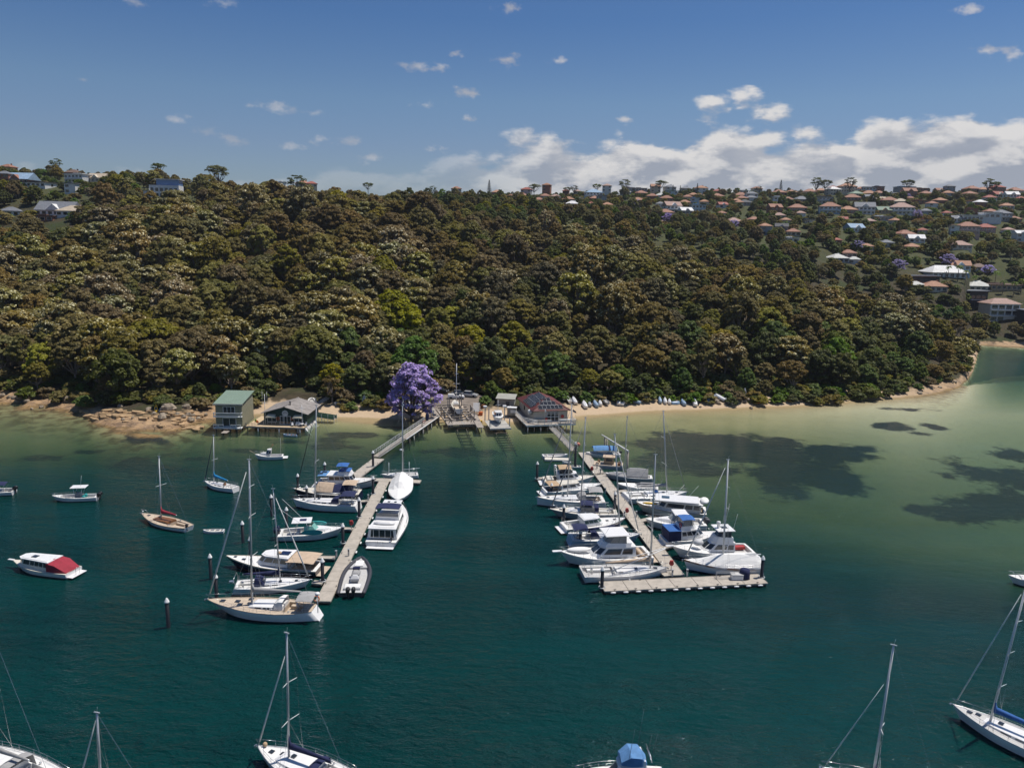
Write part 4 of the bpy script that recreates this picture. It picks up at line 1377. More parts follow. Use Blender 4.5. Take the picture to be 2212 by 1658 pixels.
# suburb trees beyond the crest, and undergrowth on the near slope
sub = []
SUBB = [('green', .28), ('dark', .26), ('olive', .20), ('brown', .10), ('grey', .10), ('yellow', .06)]
sp = 8.2
for gy in np.arange(300, 860, sp):
    for gx in np.arange(-620, 760, sp):
        x = gx + rnd.uniform(-.45, .45) * sp; y = gy + rnd.uniform(-.45, .45) * sp
        t = x / y
        if abs(t) > .80: continue
        cr = np.interp(t, KT, KV)
        if t <= .612 and y <= cr: continue
        if y < shore_y(t) + 4: continue
        u = 1106 + F_ * t
        ridge = 600 if u < 900 else 800
        if y > ridge + 20: continue
        if rnd.random() < (.20 if y < 600 else .12): continue
        if not tree_ok(x, y, 2.0): continue
        z = el1(x, y)
        sc = rnd.uniform(.42, .85)
        if u > 900 and y > 540: sc = rnd.uniform(.26, .56) if rnd.random() < .92 else rnd.uniform(.6, .9)
        if y > ridge - 60: sc = rnd.uniform(.24, .5)
        sub.append((x, y, z - .3, pick(SUBB, rnd.random()), rnd.randrange(4), rnd.uniform(0, 6.28), sc))
for (cx, cy, cr) in list(CLEAR):
    for k in range(2):
        a = rnd.uniform(0, 6.28); r = cr + rnd.uniform(-1.5, 1)
        x, y = cx + r * math.cos(a), cy + r * math.sin(a)
        if y < 300 or any((x - c[0]) ** 2 + (y - c[1]) ** 2 < (c[2] * .62) ** 2 for c in CLEAR if abs(c[0] - x) < 25 and abs(c[1] - y) < 25): continue
        sub.append((x, y, el1(x, y) - .2, 'shrub', rnd.randrange(3), rnd.uniform(0, 6.28), rnd.uniform(.8, 1.5)))
und = []
sp = 3.6
for gy in np.arange(192, 300, sp):
    for gx in np.arange(-190, 200, sp):
        x = gx + rnd.uniform(-.5, .5) * sp; y = gy + rnd.uniform(-.5, .5) * sp
        t = x / y
        if abs(t) > .7 or t > .612: continue
        s = y - float(shore_y(t)); of = float(np.interp(t, OT, OV))
        if s < of - 4.0 or s > of + 26: continue
        if any((x - c[0]) ** 2 + (y - c[1]) ** 2 < (c[2] * .85) ** 2 for c in CLEAR): continue
        und.append((x, y, el1(x, y) - .2, 'shrub', rnd.randrange(3), rnd.uniform(0, 6.28), rnd.uniform(.5, 1.15)))

CROWN_OF = {}
for o in bpy.data.objects:
    if o.type == 'MESH' and o.name.startswith('crown'): CROWN_OF.setdefault(o.data.name, o)

# single trees worth naming, also the ones other masses copy their crowns from
SPEC = []


def at_top(u, vtop, y, h):
    q = PY(u, vtop, y)
    g = el1(q.x, y)
    return (q.x, y, g), max(.4, (q.z - g) / h)


for (u, v) in ((1057, 389), (1454, 399), (1507, 396), (1688, 389), (1470, 404)):
    loc, s = at_top(u, v, 770, 20.5)
    SPEC.append((put_tree('norfolk_pine', '', 'tree', 'pine', 0, loc, rnd.random() * 6, min(s, 1.5)), 'dark conical pine standing above the distant ridge skyline', u))
for j, (u, v, y) in enumerate([(1155, 397, 760), (1241, 401, 760), (1290, 397, 770), (1350, 388, 770), (1428, 389, 770), (1766, 384, 775), (1785, 388, 770), (1839, 384, 775), (1962, 388, 780), (2136, 386, 780), (2150, 392, 775),
                               (935, 402, 730), (795, 394, 690), (640, 379, 560), (340, 352, 540), (120, 343, 545), (470, 357, 535), (1640, 402, 780), (1225, 404, 770)]):
    loc, s = at_top(u, v, y, 12.8)
    SPEC.append((put_tree('skyline_tree', '', 'tree', 'umbrella', j, loc, rnd.random() * 6, min(s, 1.9)), 'flat-topped tree silhouetted on the skyline', u))
for j, (u, v) in enumerate([su(903, 655), su(1210, 832), s2(2000, 535), s2(1455, 480), su(1370, 410), su(1905, 850), su(1600, 785), su(1230, 345), s2(1205, 340), su(1300, 262)]):
    p = T(u, v + 6)
    s = rnd.uniform(.75, .95) if j < 7 else .7
    SPEC.append((put_tree('jacaranda_tree', '', 'tree', 'violet', 1, (p.x, p.y - 3, p.z + .3), rnd.random() * 6, s), 'violet-flowering jacaranda among the hillside houses', u))
for j, (u, v) in enumerate([s4(720, 190), s4(1000, 260), s4(880, 220), s4(1480, 300), s4(1600, 440), s4(1780, 460), s4(1900, 420), s4(1150, 330), su(2240 * .87, 450)]):
    p = T(u, v)
    SPEC.append((put_tree('palm_tree', '', 'tree', 'palm', 0, (p.x, p.y - 2, p.z), rnd.random() * 6, rnd.uniform(.7, 1.05)), 'palm tree in the gardens near the inlet houses', u))
p = P(886, 903, 1.2)
jac = put_tree('jacaranda_tree', 'large violet jacaranda in full bloom on the beach beside the slipway', 'tree', 'violet', 0, (p.x, p.y + 1.5, el1(p.x, p.y + 1.5)), .4, (1.45, 1.35, 1.42))
for (u, v, z, k, s) in ((1085, 858, 2.6, 'olive', .62), (1060, 862, 2.6, 'green', .5), (718, 862, 3, 'orange', .75), (1110, 850, 3, 'dark', .7)):
    p = P(u, v, z)
    o = put_tree('broadleaf_tree', '', 'tree', k, 0, (p.x, p.y, el1(p.x, p.y)), 1.0, s)
    SPEC.append((o, 'rounded small tree close behind the shore buildings', u))
_g = {}
for r, txt, u in SPEC: _g.setdefault(txt, []).append((u, r))
for txt, l in _g.items():
    l.sort(key=lambda q: q[0])
    for i, (u, r) in enumerate(l):
        r['label'] = f'{txt}, {ordinal(i, len(l))}'
        r['group'] = 'trees: ' + txt.split(' ')[0] + ' ' + txt.split(' ')[1]
# shrubs along the beach, single things
SH = []
for (u, v, k, s) in ((150, 862, 0, 1.0), (265, 872, 2, 1.1), (350, 880, 0, 1.0), (560, 862, 1, 1.0), (545, 878, 2, .8), (760, 888, 1, .8), (830, 885, 2, .9), (915, 872, 1, .9), (1048, 872, 1, .8), (1265, 868, 1, 1.0), (1340, 872, 0, 1.0),
                     (1500, 868, 1, 1.1), (1640, 862, 0, 1.1), (1715, 862, 1, 1.1), (1800, 858, 1, 1.2), (1880, 852, 1, 1.2), (1930, 842, 0, 1.1)):
    p = T(u, v)
    SH.append((u, put_tree('shrub', '', 'shrub', 'shrub', k, (p.x, p.y, p.z - .1), u, s, 'shrubs along the shore')))
for i, (u, o) in enumerate(SH): o['label'] = f'low leafy shrub at the back of the shore, {ordinal(i, len(SH))}'
for o in bpy.data.objects:
    if o.type == 'MESH' and o.name.startswith('crown'): CROWN_OF.setdefault(o.data.name, o)
scatter('bushland', rest, [k for k in ('olive', 'brown', 'cream', 'grey', 'dark', 'yellow', 'orange', 'green')], 'dense mass of gum trees covering the upper slope')
scatter('hillside_trees', sub, ['green', 'dark', 'olive', 'brown', 'grey', 'yellow', 'shrub'], 'garden trees filling the gaps between hillside houses')
scatter('undergrowth', und, ['shrub'], 'low undergrowth under the trees behind the shore')


# ================================================================== BOATS
GEL = mat('gelcoat_white', (.78, .77, .75), .28, var=.05, scale=2.0, dirt=.12, coat=.2)
GEL2 = mat('gelcoat_cream', (.70, .65, .55), .3, var=.05, scale=2.0, dirt=.12)
DECKW = mat('deck_white', (.74, .73, .70), .55, var=.08, scale=3.0, dirt=.18)
DECKG = mat('deck_grey', (.50, .49, .47), .6, var=.1, scale=3.0, dirt=.2)
NAVYH = mat('hull_navy', (.010, .014, .040), .18, var=.2, coat=.3)
GREYH = mat('hull_grey', (.33, .35, .37), .35, var=.1, scale=1.0, dirt=.2)
LBLUE = mat('hull_pale_blue', (.30, .42, .55), .35, var=.1, scale=1.5)
TEAK = mat('teak', (.52, .42, .315), .7, var=.22, scale=5.0, dirt=.2)
WOOD = mat('varnished_wood', (.22, .095, .035), .35, var=.25, scale=5.0)
ALU = mat('mast_alloy', (.55, .56, .57), .35, .55, var=.08)
WALU = mat('mast_white', (.74, .74, .73), .4, var=.05)
STEEL = mat('stainless', (.62, .62, .62), .25, .8, var=.05)
BLK = mat('black_plastic', (.012, .012, .013), .45, var=.2)
DGREY = mat('dark_grey', (.07, .072, .08), .5, var=.2)
ANTI = mat('antifoul', (.02, .03, .06), .8, var=.2)
ANTIR = mat('antifoul_red', (.14, .03, .02), .8, var=.2)
C_NAVY = mat('canvas_navy', (.014, .020, .070), .9, var=.15, scale=2, bump=.3)
C_BLUE = mat('canvas_blue', (.030, .120, .36), .85, var=.15, scale=2, bump=.3)
C_SKY = mat('canvas_light_blue', (.10, .24, .46), .85, var=.15, scale=2, bump=.3)
C_TURQ = mat('canvas_bright_blue', (.010, .21, .46), .85, var=.15, scale=2, bump=.3)
C_TAN = mat('canvas_tan', (.44, .31, .19), .9, var=.12, scale=2, bump=.3)
C_BEIGE = mat('canvas_beige', (.50, .38, .27), .9, var=.12, scale=2, bump=.3)
C_GREY = mat('canvas_grey', (.33, .325, .32), .9, var=.12, scale=2, bump=.3)
C_WHITE = mat('canvas_white', (.76, .75, .72), .85, var=.06, scale=2, bump=.3)
C_RED = mat('canvas_maroon', (.30, .022, .040), .85, var=.15, scale=2, bump=.3)
C_TEAL = mat('canvas_teal', (.03, .34, .33), .8, var=.12, scale=2)
RED = mat('red_paint', (.42, .035, .03), .5, var=.15)
ORNG = mat('orange_plastic', (.62, .14, .03), .5, var=.1)
YEL = mat('yellow_plastic', (.70, .42, .03), .45, var=.1)
GREENP = mat('green_plastic', (.10, .48, .10), .45, var=.1)
ROPE = mat('rope', (.38, .35, .29), .9)
TUBE = mat('inflatable_grey', (.045, .046, .055), .6, var=.15)
TUBEL = mat('inflatable_pale', (.50, .50, .50), .6, var=.1)
CLEARV = mat('clear_vinyl', (.17, .175, .18), .12, var=.2, spec=.7)


class Boat:
    def __init__(s, name, label, cat, bow, stern, beam, fb=(.9, .9, 1.3), sm=.42, tr=.75, p=2.0, rake=.8, trake=.0, wl=.88, group=None, z=None, flare=.45):
        zb, zs = (fb[2], fb[0]) if z is None else z
        b, a = P(bow[0], bow[1], zb), P(stern[0], stern[1], zs)
        d = b - a; d.z = 0
        s.L = d.length; L = s.L
        s.B = beam * 1.13 * L if beam < 1 else beam
        s.fb, s.sm, s.tr, s.p, s.rake, s.trake, s.wl, s.flare = fb, sm, tr, p, rake * L / 12, trake * L / 12, wl, flare
        c = (a + b) / 2
        s.root = thing(name, label, cat, (c.x, c.y, 0), math.atan2(d.y, d.x), group)
        s.loc = Vector((c.x, c.y, 0)); s.h = math.atan2(d.y, d.x)

    def local(s, p):
        q = Vector(p) - s.loc
        co, si = math.cos(s.h), math.sin(s.h)
        return Vector((q.x * co + q.y * si, -q.x * si + q.y * co, q.z))

    def world(s, p):
        co, si = math.cos(s.h), math.sin(s.h)
        return Vector((s.loc.x + p[0] * co - p[1] * si, s.loc.y + p[0] * si + p[1] * co, p[2]))

    def hb(s, q):
        if q < s.sm: return s.B / 2 * (s.tr + (1 - s.tr) * math.sin(PI / 2 * q / s.sm))
        return max(.02, s.B / 2 * (1 - ((q - s.sm) / (1 - s.sm)) ** s.p))

    def sh(s, q):
        a, m, b = s.fb
        return m + (b - m) * ((q - .35) / .65) ** 2 if q > .35 else m + (a - m) * ((.35 - q) / .35) ** 2

    def X(s, q):
        return -s.L / 2 + q * s.L

    def pt(s, q, yf, dz=0.0):
        return Vector((s.X(q) + s.trake * (1 - q) ** 6, yf * s.hb(q), s.sh(q) + dz))

    def b(s, name, mb, m, par=None):
        return mb.build(name, m, par or s.root)

    def hull(s, hm=GEL, boot=ANTI, rail=None, n=18):
        mb = MB(); R = []
        qs = [i / n for i in range(n)] + [.985, 1.0]
        for q in qs:
            zs = s.sh(q); bw = s.hb(q)
            k = max(0, (q - .55) / .45)
            w0 = s.wl - s.flare * k * k
            rows = [(0, -.30), (.55 * w0, -.26), (w0 * .97, 0.0), (w0 * .985, .12), ((w0 + 1) / 2 + .03, zs * .55), (.995, zs * .88), (1.0, zs)]
            if q == 1.0: bw = .03
            ring = []
            for sg in (-1, 1):
                rr = rows if sg == 1 else rows[::-1]
                for (yf, z) in rr:
                    if sg == 1 and yf == 0: continue
                    zf = min(1, max(0, (z + .3) / (zs + .3)))
                    x = s.X(q) - s.rake * (1 - zf) * q ** 5 + s.trake * zf * (1 - q) ** 6
                    ring.append((x, sg * yf * bw, z))
            R.append(ring)
        m = len(R[0])
        vs = [v for r in R for v in r]; half = m // 2
        for i in range(len(R) - 1):
            for j in range(m - 1):
                row = (half - 1 - j) if j < half else (j - half)      # 0 = keel side
                mi = 1 if row <= 2 else (2 if row == 5 else 0)
                a = i * m + j
                mb.add([vs[a], vs[a + m], vs[a + m + 1], vs[a + 1]], [(0, 1, 2, 3)], mi, True)
        mb.add(R[0], [tuple(range(m))], 0)
        me = s.b('hull', mb, [hm, boot, rail or hm])
        # merge the strips so the sides shade smoothly
        bm = bmesh.new(); bm.from_mesh(me.data); bmesh.ops.remove_doubles(bm, verts=bm.verts, dist=.0005)
        bmesh.ops.recalc_face_normals(bm, faces=bm.faces); bm.to_mesh(me.data); bm.free()
        return me

    def deck(s, dm=DECKW, ck=None, side=.68, depth=.45, fm=None, n=24, end=.995):
        """deck sheet; ck=(q0,q1) sinks a cockpit into it"""
        qs = sorted(set([i / n * end for i in range(n + 1)] + (list(ck) if ck else [])))
        mb = MB(); fl = MB()
        for i in range(len(qs) - 1):
            a, c = qs[i], qs[i + 1]
            A = lambda yf, dz=0.0, q=a: s.pt(q, yf, dz + .015 + .05 * (1 - yf * yf))
            C = lambda yf, dz=0.0, q=c: s.pt(q, yf, dz + .015 + .05 * (1 - yf * yf))
            if ck and a >= ck[0] - 1e-6 and c <= ck[1] + 1e-6:
                for sg in (-1, 1):
                    mb.quad(A(sg * .99), C(sg * .99), C(sg * side), A(sg * side))
                    mb.quad(A(sg * side), C(sg * side), C(sg * side, -depth), A(sg * side, -depth))
                fl.quad(A(-side, -depth), C(-side, -depth), C(side, -depth), A(side, -depth))
                if abs(a - ck[0]) < 1e-6: mb.quad(A(-side), A(side), A(side, -depth), A(-side, -depth))
                if abs(c - ck[1]) < 1e-6: mb.quad(C(-side), C(side), C(side, -depth), C(-side, -depth))
            else:
                ys = (-.99, -.5, 0, .5, .99)
                for j in range(4): mb.quad(A(ys[j]), C(ys[j]), C(ys[j + 1]), A(ys[j + 1]))
        s.b('deck', mb, dm)
        if ck: s.b('cockpit_floor', fl, fm or dm)

    def toerail(s, m, h=.07):
        mb = MB()
        for sg in (-1, 1):
            mb.tube([s.pt(i / 14 * .99, sg * .985, h / 2) for i in range(15)], .045, 4, caps=False)
        s.b('toe_rail', mb, m)

    def trunk(s, q0, q1, wf, h, hf=.5, m=GEL, n=8, wins=(), maxw=9):
        R = []
        for i in range(n + 1):
            q = q0 + (q1 - q0) * i / n
            w = min(wf * s.hb(q), maxw, wf * s.hb((q0 + q1) / 2) * 1.05)
            k = i / n
            hh = h * (1 - (1 - hf) * k ** 1.3)
            if i == n: hh *= .25; w *= .8
            z = s.sh(q) + .02
            R.append([Vector((s.X(q), y, z + dz)) for (y, dz) in ((-w, -.05), (-w * .93, hh * .82), (-w * .6, hh), (0, hh * 1.06), (w * .6, hh), (w * .93, hh * .82), (w, -.05))])
        o = s.b('coachroof', MB().loft(R, caps=True, smooth=False), m)
        for (a, c) in wins:
            for sg in (0, 1):
                mb = MB(); col = (0, 1) if sg == 0 else (6, 5)

                def on(k, f):
                    x = k * n; i = min(int(x), n - 1); t = x - i
                    lo = R[i][col[0]].lerp(R[i + 1][col[0]], t); hi = R[i][col[1]].lerp(R[i + 1][col[1]], t)
                    r = lo.lerp(hi, f); r.y += (-.02 if sg == 0 else .02)
                    return r
                mb.quad(on(a, .42), on(c, .42), on(c, .86), on(a, .86))
                s.b('window', mb, GLASS, o)
        return o

    def hatch(s, q, yf, dz, w=.5, m=GLASS, d=None):
        p = s.pt(q, yf, dz)
        return s.b('hatch', MB().box((p.x, p.y, p.z), (w, d or w, .06)), m)

    def rail(s, q0, q1, h=.6, n=7, m=STEEL, pulpit=True, push=True, r=.018):
        mb = MB()
        for sg in (-1, 1):
            top = []
            for i in range(n + 1):
                q = q0 + (q1 - q0) * i / n
                a = s.pt(q, sg * .95); c = a + Vector((0, 0, h))
                mb.tube([a, c], r, 4)
                top.append(c)
            mb.tube(top, r * .8, 4)
            mb.tube([p - Vector((0, 0, h * .48)) for p in top], r * .6, 4)
            if pulpit:
                f = s.pt(1.0, 0, h * 1.05)
                mb.tube([top[-1], s.pt(min(.99, (q1 + 1) / 2), sg * .9, h * 1.05), f + Vector((.12, 0, 0))], r * 1.3, 4)
        if push:
            mb.tube([s.pt(q0, -.95, h), s.pt(max(0, q0 - .01), 0, h), s.pt(q0, .95, h)], r * 1.3, 4)
        return s.b('railing', mb, m)

    def house(s, x0, x1, wa, wf, z0, h, m=GEL, rf=.5, rb=.0, tum=.1, nose=.5, side=(), front=True, back=False, v=(.42, .88), roof=None, over=.12, name='cabin', gm=None, fw=.5):
        q = 1 - tum
        bo = [(x0, -wa), (x1 - nose, -wf), (x1, -wf * fw), (x1, wf * fw), (x1 - nose, wf), (x0, wa)]
        to = [(x0 + rb, -wa * q), (x1 - nose - rf * .85, -wf * q), (x1 - rf, -wf * fw * q), (x1 - rf, wf * fw * q), (x1 - nose - rf * .85, wf * q), (x0 + rb, wa * q)]
        Bv = [Vector((x, y, z0)) for x, y in bo]; Tv = [Vector((x, y, z0 + h)) for x, y in to]
        mb = MB()
        n = 6
        mb.add(Bv + Tv, [(i, (i + 1) % n, n + (i + 1) % n, n + i) for i in range(n)] + [tuple(range(n, 2 * n))])
        o = s.b(name, mb, m)
        g = gm or GLASS

        def pane(i, a0, a1, v0, v1, nm='window'):
            A, C = Bv[i], Bv[(i + 1) % n]; A2, C2 = Tv[i], Tv[(i + 1) % n]
            def w(a, t): return A.lerp(C, a).lerp(A2.lerp(C2, a), t)
            nr = (C - A).cross(A2 - A); nr.normalize()
            k = nr * .02
            s.b(nm, MB().quad(w(a0, v0) + k, w(a1, v0) + k, w(a1, v1) + k, w(a0, v1) + k), g, o)
        for (a0, a1) in side:
            pane(0, a0, a1, v[0], v[1]); pane(4, 1 - a1, 1 - a0, v[0], v[1])
        if front:
            pane(1, .08, .92, v[0], v[1], 'windscreen'); pane(2, .05, .95, v[0], v[1], 'windscreen'); pane(3, .08, .92, v[0], v[1], 'windscreen')
        if back: pane(5, .1, .9, .12, .88)
        if roof is not None:
            c = Vector(((x0 + rb + x1 - rf) / 2, 0))
            pts = [(c.x + (x - c.x) * (1 + over * 1.2 / max(.5, abs(x - c.x))), y * (1 + over / max(.5, abs(y)))) for x, y in to]
            rb_ = MB().prism(pts, z0 + h + .005, z0 + h + .09)
            rb_.prism([(c.x + (x - c.x) * .86, y * .82) for x, y in pts], z0 + h + .085, z0 + h + .15)
            s.b('cabin_roof', rb_, roof)
        return o

    def bimini(s, x0, x1, w, z, zf, m, arch=.28, name='bimini', frame=True, n=5):
        R = []
        for i in range(n + 1):
            k = i / n
            x = x0 + (x1 - x0) * k; dz = -.10 * (2 * k - 1) ** 2
            R.append([(x, w * y, z + dz - arch * abs(y) ** 2.2) for y in (-1, -.8, -.4, 0, .4, .8, 1)])
        mb = MB().loft(R)
        mb.loft([[(p[0], p[1], p[2] - .035) for p in r] for r in R])
        o = s.b(name, mb, m)
        if frame:
            f = MB()
            for x, xo in ((x0, .35 * (x1 - x0)), (x1, -.35 * (x1 - x0)), ((x0 + x1) / 2, 0)):
                for sg in (-1, 1):
                    f.tube([(x + xo, sg * w * .96, zf), (x, sg * w * .97, z - arch)], .022, 4)
            s.b('canopy_frame', f, STEEL)
        return o

    def dodger(s, q, w, z, h, L, m, win=True):
        x = s.X(q); R = []
        for (dx, hh) in ((L * .55, .02), (L * .25, .72), (-L * .05, .98), (-L * .45, 1.0)):
            R.append([(x + dx, w * y, z + h * hh * (1 - .22 * abs(y) ** 3)) for y in (-1, -.85, -.45, 0, .45, .85, 1)])
        for r in R:
            r[0] = (r[0][0], r[0][1], z); r[-1] = (r[-1][0], r[-1][1], z)
        o = s.b('sprayhood', MB().loft(R, smooth=False), m)
        if win:
            a, b_ = R[0], R[1]
            mb = MB()
            L_ = lambda p, q_, t: Vector(p).lerp(Vector(q_), t) + Vector((.03, 0, .02))
            mb.quad(L_(a[2], b_[2], .25), L_(a[4], b_[4], .25), L_(a[4], b_[4], .9), L_(a[2], b_[2], .9))
            s.b('window', mb, CLEARV, o)

    def wheel(s, x, z, r=.45):
        pts = [(x, r * math.cos(a * PI / 8), z + r * math.sin(a * PI / 8)) for a in range(17)]
        mb = MB().tube(pts, .03, 5, caps=False)
        for a in range(0, 16, 4): mb.tube([(x, 0, z), pts[a]], .015, 4)
        mb.box((x + .12, 0, z - .35), (.22, .3, .9), bev=.05)
        s.b('steering_wheel', mb, STEEL)

    def rig(s, base, top, boom=None, cover=None, jib=C_WHITE, spread=(.45, .72), mm=ALU, zb=None, r=.085, bz=1.0, boomup=.05, jw=.10, backstay=True, frac=.97, H=None):
        """mast stepped where the photo shows it, its height and lean read off the photo"""
        zb = s.sh(.6) + .3 if zb is None else zb
        bw = P(base[0], base[1], zb); bl = s.local(bw)
        q = min(.8, max(.3, (bl.x + s.L / 2) / s.L))
        b0 = Vector((s.X(q), 0, zb - .3))
        bw = s.world(b0)
        if top is not None:
            tw = PY(top[0], top[1], bw.y); t0 = s.local(tw)
            t0.x = b0.x + max(-1.6, min(.8, t0.x - b0.x)); t0.y = max(-.9, min(.9, t0.y))
        else:
            t0 = b0 + Vector((-.4, 0, H))
        R = r
        mo = s.b('mast', MB().tube([b0, b0.lerp(t0, .5), t0], [R, R, R * .7], 8), mm)
        along = lambda k: b0.lerp(t0, k)
        hd = MB().box((t0.x, t0.y, t0.z + .06), (.5, .12, .08)); hd.tube([t0, t0 + Vector((-.1, 0, .6))], .012, 4)
        s.b('masthead', hd, ALU, mo)
        rg = MB()
        hb = s.hb(q - .03)
        for i, k in enumerate(spread):
            sl = s.B * (.30 - .06 * i); c = along(k)
            mb = MB()
            mb.tube([c, c + Vector((-.25, sl, .08))], .04, 5, r1=.025); mb.tube([c, c + Vector((-.25, -sl, .08))], .04, 5, r1=.025)
            s.b('spreader', mb, WALU, mo)
        rs = .014
        for sg in (-1, 1):
            pts = [Vector((s.X(q - .03), sg * hb * .93, s.sh(q)))] + [along(k) + Vector((-.25, sg * s.B * (.30 - .06 * i), .08)) for i, k in enumerate(spread)] + [along(.98)]
            rg.tube(pts, rs, 4, caps=False)
            rg.tube([Vector((s.X(q - .06), sg * hb * .9, s.sh(q))), along(spread[0] if spread else .6)], rs, 4, caps=False)
        if backstay: rg.tube([s.pt(.0, 0, .1), along(1.0)], rs, 4, caps=False)
        fs0 = s.pt(.985, 0, .15); fs1 = along(frac)
        rg.tube([fs0, fs1], rs, 4, caps=False)
        s.b('rigging', rg, STEEL)
        if jib is not None:
            fj = [fs0.lerp(fs1, k) for k in (.04, .3, .65, .93)]
            s.b('furled_jib', MB().tube(fj, [jw, jw * .95, jw * .75, jw * .4], 6), jib)
        if boom:
            z = b0.z + .3 + bz
            a = along((z - b0.z) / (t0.z - b0.z)) + Vector((-.1, 0, 0)); e = a + Vector((-boom, 0, boom * boomup))
            s.b('boom', MB().tube([a, e], .07, 6), mm)
            if cover is not None:
                Rg = []
                for k in (0, .04, .2, .5, .8, 1.0):
                    c = a.lerp(e, k * .97); hh = .62 - .42 * k if k > .02 else 1.25; w = .19 - .09 * k
                    Rg.append([(c.x, c.y + w * y, c.z + dz * hh - .06) for (y, dz) in ((0, -.08), (-.9, .05), (-.85, .45), (0, 1.0), (.85, .45), (.9, .05))])
                s.b('sail_cover', MB().loft(Rg, closed=True, caps=True), cover)
        s.mast = (b0, t0, q)
        return mo

    def outboard(s, x, y, z, sc=1.0, m=BLK):
        mb = MB()
        R = []
        for (dz, a, w) in ((0, .26, .17), (.12, .36, .22), (.34, .36, .22), (.5, .28, .18), (.56, .16, .10)):
            R.append([(x + dx * a * sc, y + dy * w * sc, z + dz * sc) for dx, dy in ((-1, -.6), (-.6, -1), (.6, -1), (1, -.6), (1, .6), (.6, 1), (-.6, 1), (-1, .6))])
        mb.loft(R, closed=True, caps=True)
        mb.box((x, y, z - .4 * sc), (.18 * sc, .12 * sc, .9 * sc)); mb.box((x - .08 * sc, y, z - .85 * sc), (.45 * sc, .10 * sc, .14 * sc))
        mb.box((x + .25 * sc, y, z - .05 * sc), (.3 * sc, .2 * sc, .3 * sc))
        s.b('outboard_motor', mb, m)

    def fender(s, q, sg, m=GEL, r=.13, L=.55):
        p = s.pt(q, sg * 1.0); p.y += sg * (r + .02)
        z = max(.35, p.z - .55)
        mb = MB().lathe((p.x, p.y, z - L / 2), [(.02, 0), (r, .1), (r, L - .1), (.02, L)], 8); mb.tube([(p.x, p.y, z + L / 2), (p.x, p.y - sg * .12, p.z + .05)], .012, 4)
        s.b('fender', mb, m)

    def cover(s, prof, m, name='boat_cover', edge=.05, wf=1.02):
        """canvas draped from a ridge to the sheer: prof = [(q, ridge height)]"""
        R = []
        for (q, h) in prof:
            z = s.sh(q) + edge
            w = s.hb(q) * wf
            R.append([(s.X(q), -w, z - .12), (s.X(q), -w * .98, z + .04), (s.X(q), -w * .5, z + h * .62), (s.X(q), -w * .12, z + h), (s.X(q), w * .12, z + h), (s.X(q), w * .5, z + h * .62), (s.X(q), w * .98, z + .04), (s.X(q), w, z - .12)])
        return s.b(name, MB().loft(R, caps=True, smooth=False), m)

    def stuff_box(s, name, c, d, m, bev=.06):
        return s.b(name, MB().box(c, d, bev=bev), m)


def sailboat(label, bow, stern, mast, name='sailing_yacht', beam=.30, hm=GEL, boot=ANTI, dm=DECKW, rail=None, tk=False, fb=(.95, .95, 1.25), ck=(.06, .34), trunk=(.36, .76, .62, .38), wins=((.12, .34), (.42, .62)), boom=None, cover=None, jib=C_WHITE,
             dodger=None, bim=None, wheel=True, tr=.72, trake=.35, rake=1.2, mm=ALU, stan=True, fm=None, spread=(.45, .72), zb=None, cabm=None, p=2.0, frac=.97, jw=.10, fend=(), tmat=None, group='sailing yachts', bz=1.0, boomup=.05, H=None, r=.085, hatches=((.84, 0),)):
    B = Boat(name, label, 'sailboat', bow, stern, beam, fb, tr=tr, rake=rake, trake=trake, group=group, p=p)
    k = B.L / 11.0
    B.hull(hm, boot, rail)
    B.deck(dm, ck, .66, .5 * k, fm or (TEAK if tk else None))
    B.toerail(tmat or (TEAK if tk else ALU))
    if trunk: B.trunk(trunk[0], trunk[1], trunk[2], trunk[3] * max(.8, k), m=cabm or GEL, wins=wins)
    for (q, yf) in hatches: B.hatch(q, yf, .1, .45 * k)
    for yf in (-.15,): B.hatch(.62, yf, .05 + trunk[3] * max(.8, k) * .95 if trunk else .1, .42 * k)
    if ck:
        for sg in (-1, 1):
            x0, x1 = B.X(ck[0] + .04), B.X(ck[1] - .02)
            w = B.hb(.2)
            B.stuff_box('cockpit_seat', ((x0 + x1) / 2, sg * w * .5, B.sh(.2) - .26 * k), (x1 - x0, w * .28, .32 * k), TEAK if tk else DECKW, .04)
            B.b('winch', MB().lathe((B.X(ck[1] - .05), sg * w * .78, B.sh(.3) + .03), [(.1, 0), (.07, .1), (.1, .2), (0, .21)], 8), STEEL)
        if wheel: B.wheel(B.X(ck[0] + .07), B.sh(.1) + .35 * k, .42 * k)
    if stan: B.rail(.04, .86, .6, 7)
    if dodger is not None: B.dodger(ck[1] + .02, B.hb(.4) * .62, B.sh(.4) + .15, .95 * k, 1.5 * k, dodger)
    if bim is not None: B.bimini(B.X(ck[0] - .0), B.X(ck[1] - .08), B.hb(.15) * .8, B.sh(.1) + 1.85 * k, B.sh(.1), bim)
    if mast: B.rig(mast[0], mast[1], boom or B.L * .36, cover, jib, spread, mm, zb, frac=frac, jw=jw, bz=bz * k, boomup=boomup, H=H, r=r)
    for (q, sg) in fend: B.fender(q, sg)
    B.b('anchor', MB().tube([B.pt(.985, 0, .12), B.pt(1.0, 0, .02) + Vector((.25, 0, -.05))], .045, 5).box((B.X(1) + .2, 0, B.sh(1) - .1), (.12, .3, .22)), STEEL)
    return B


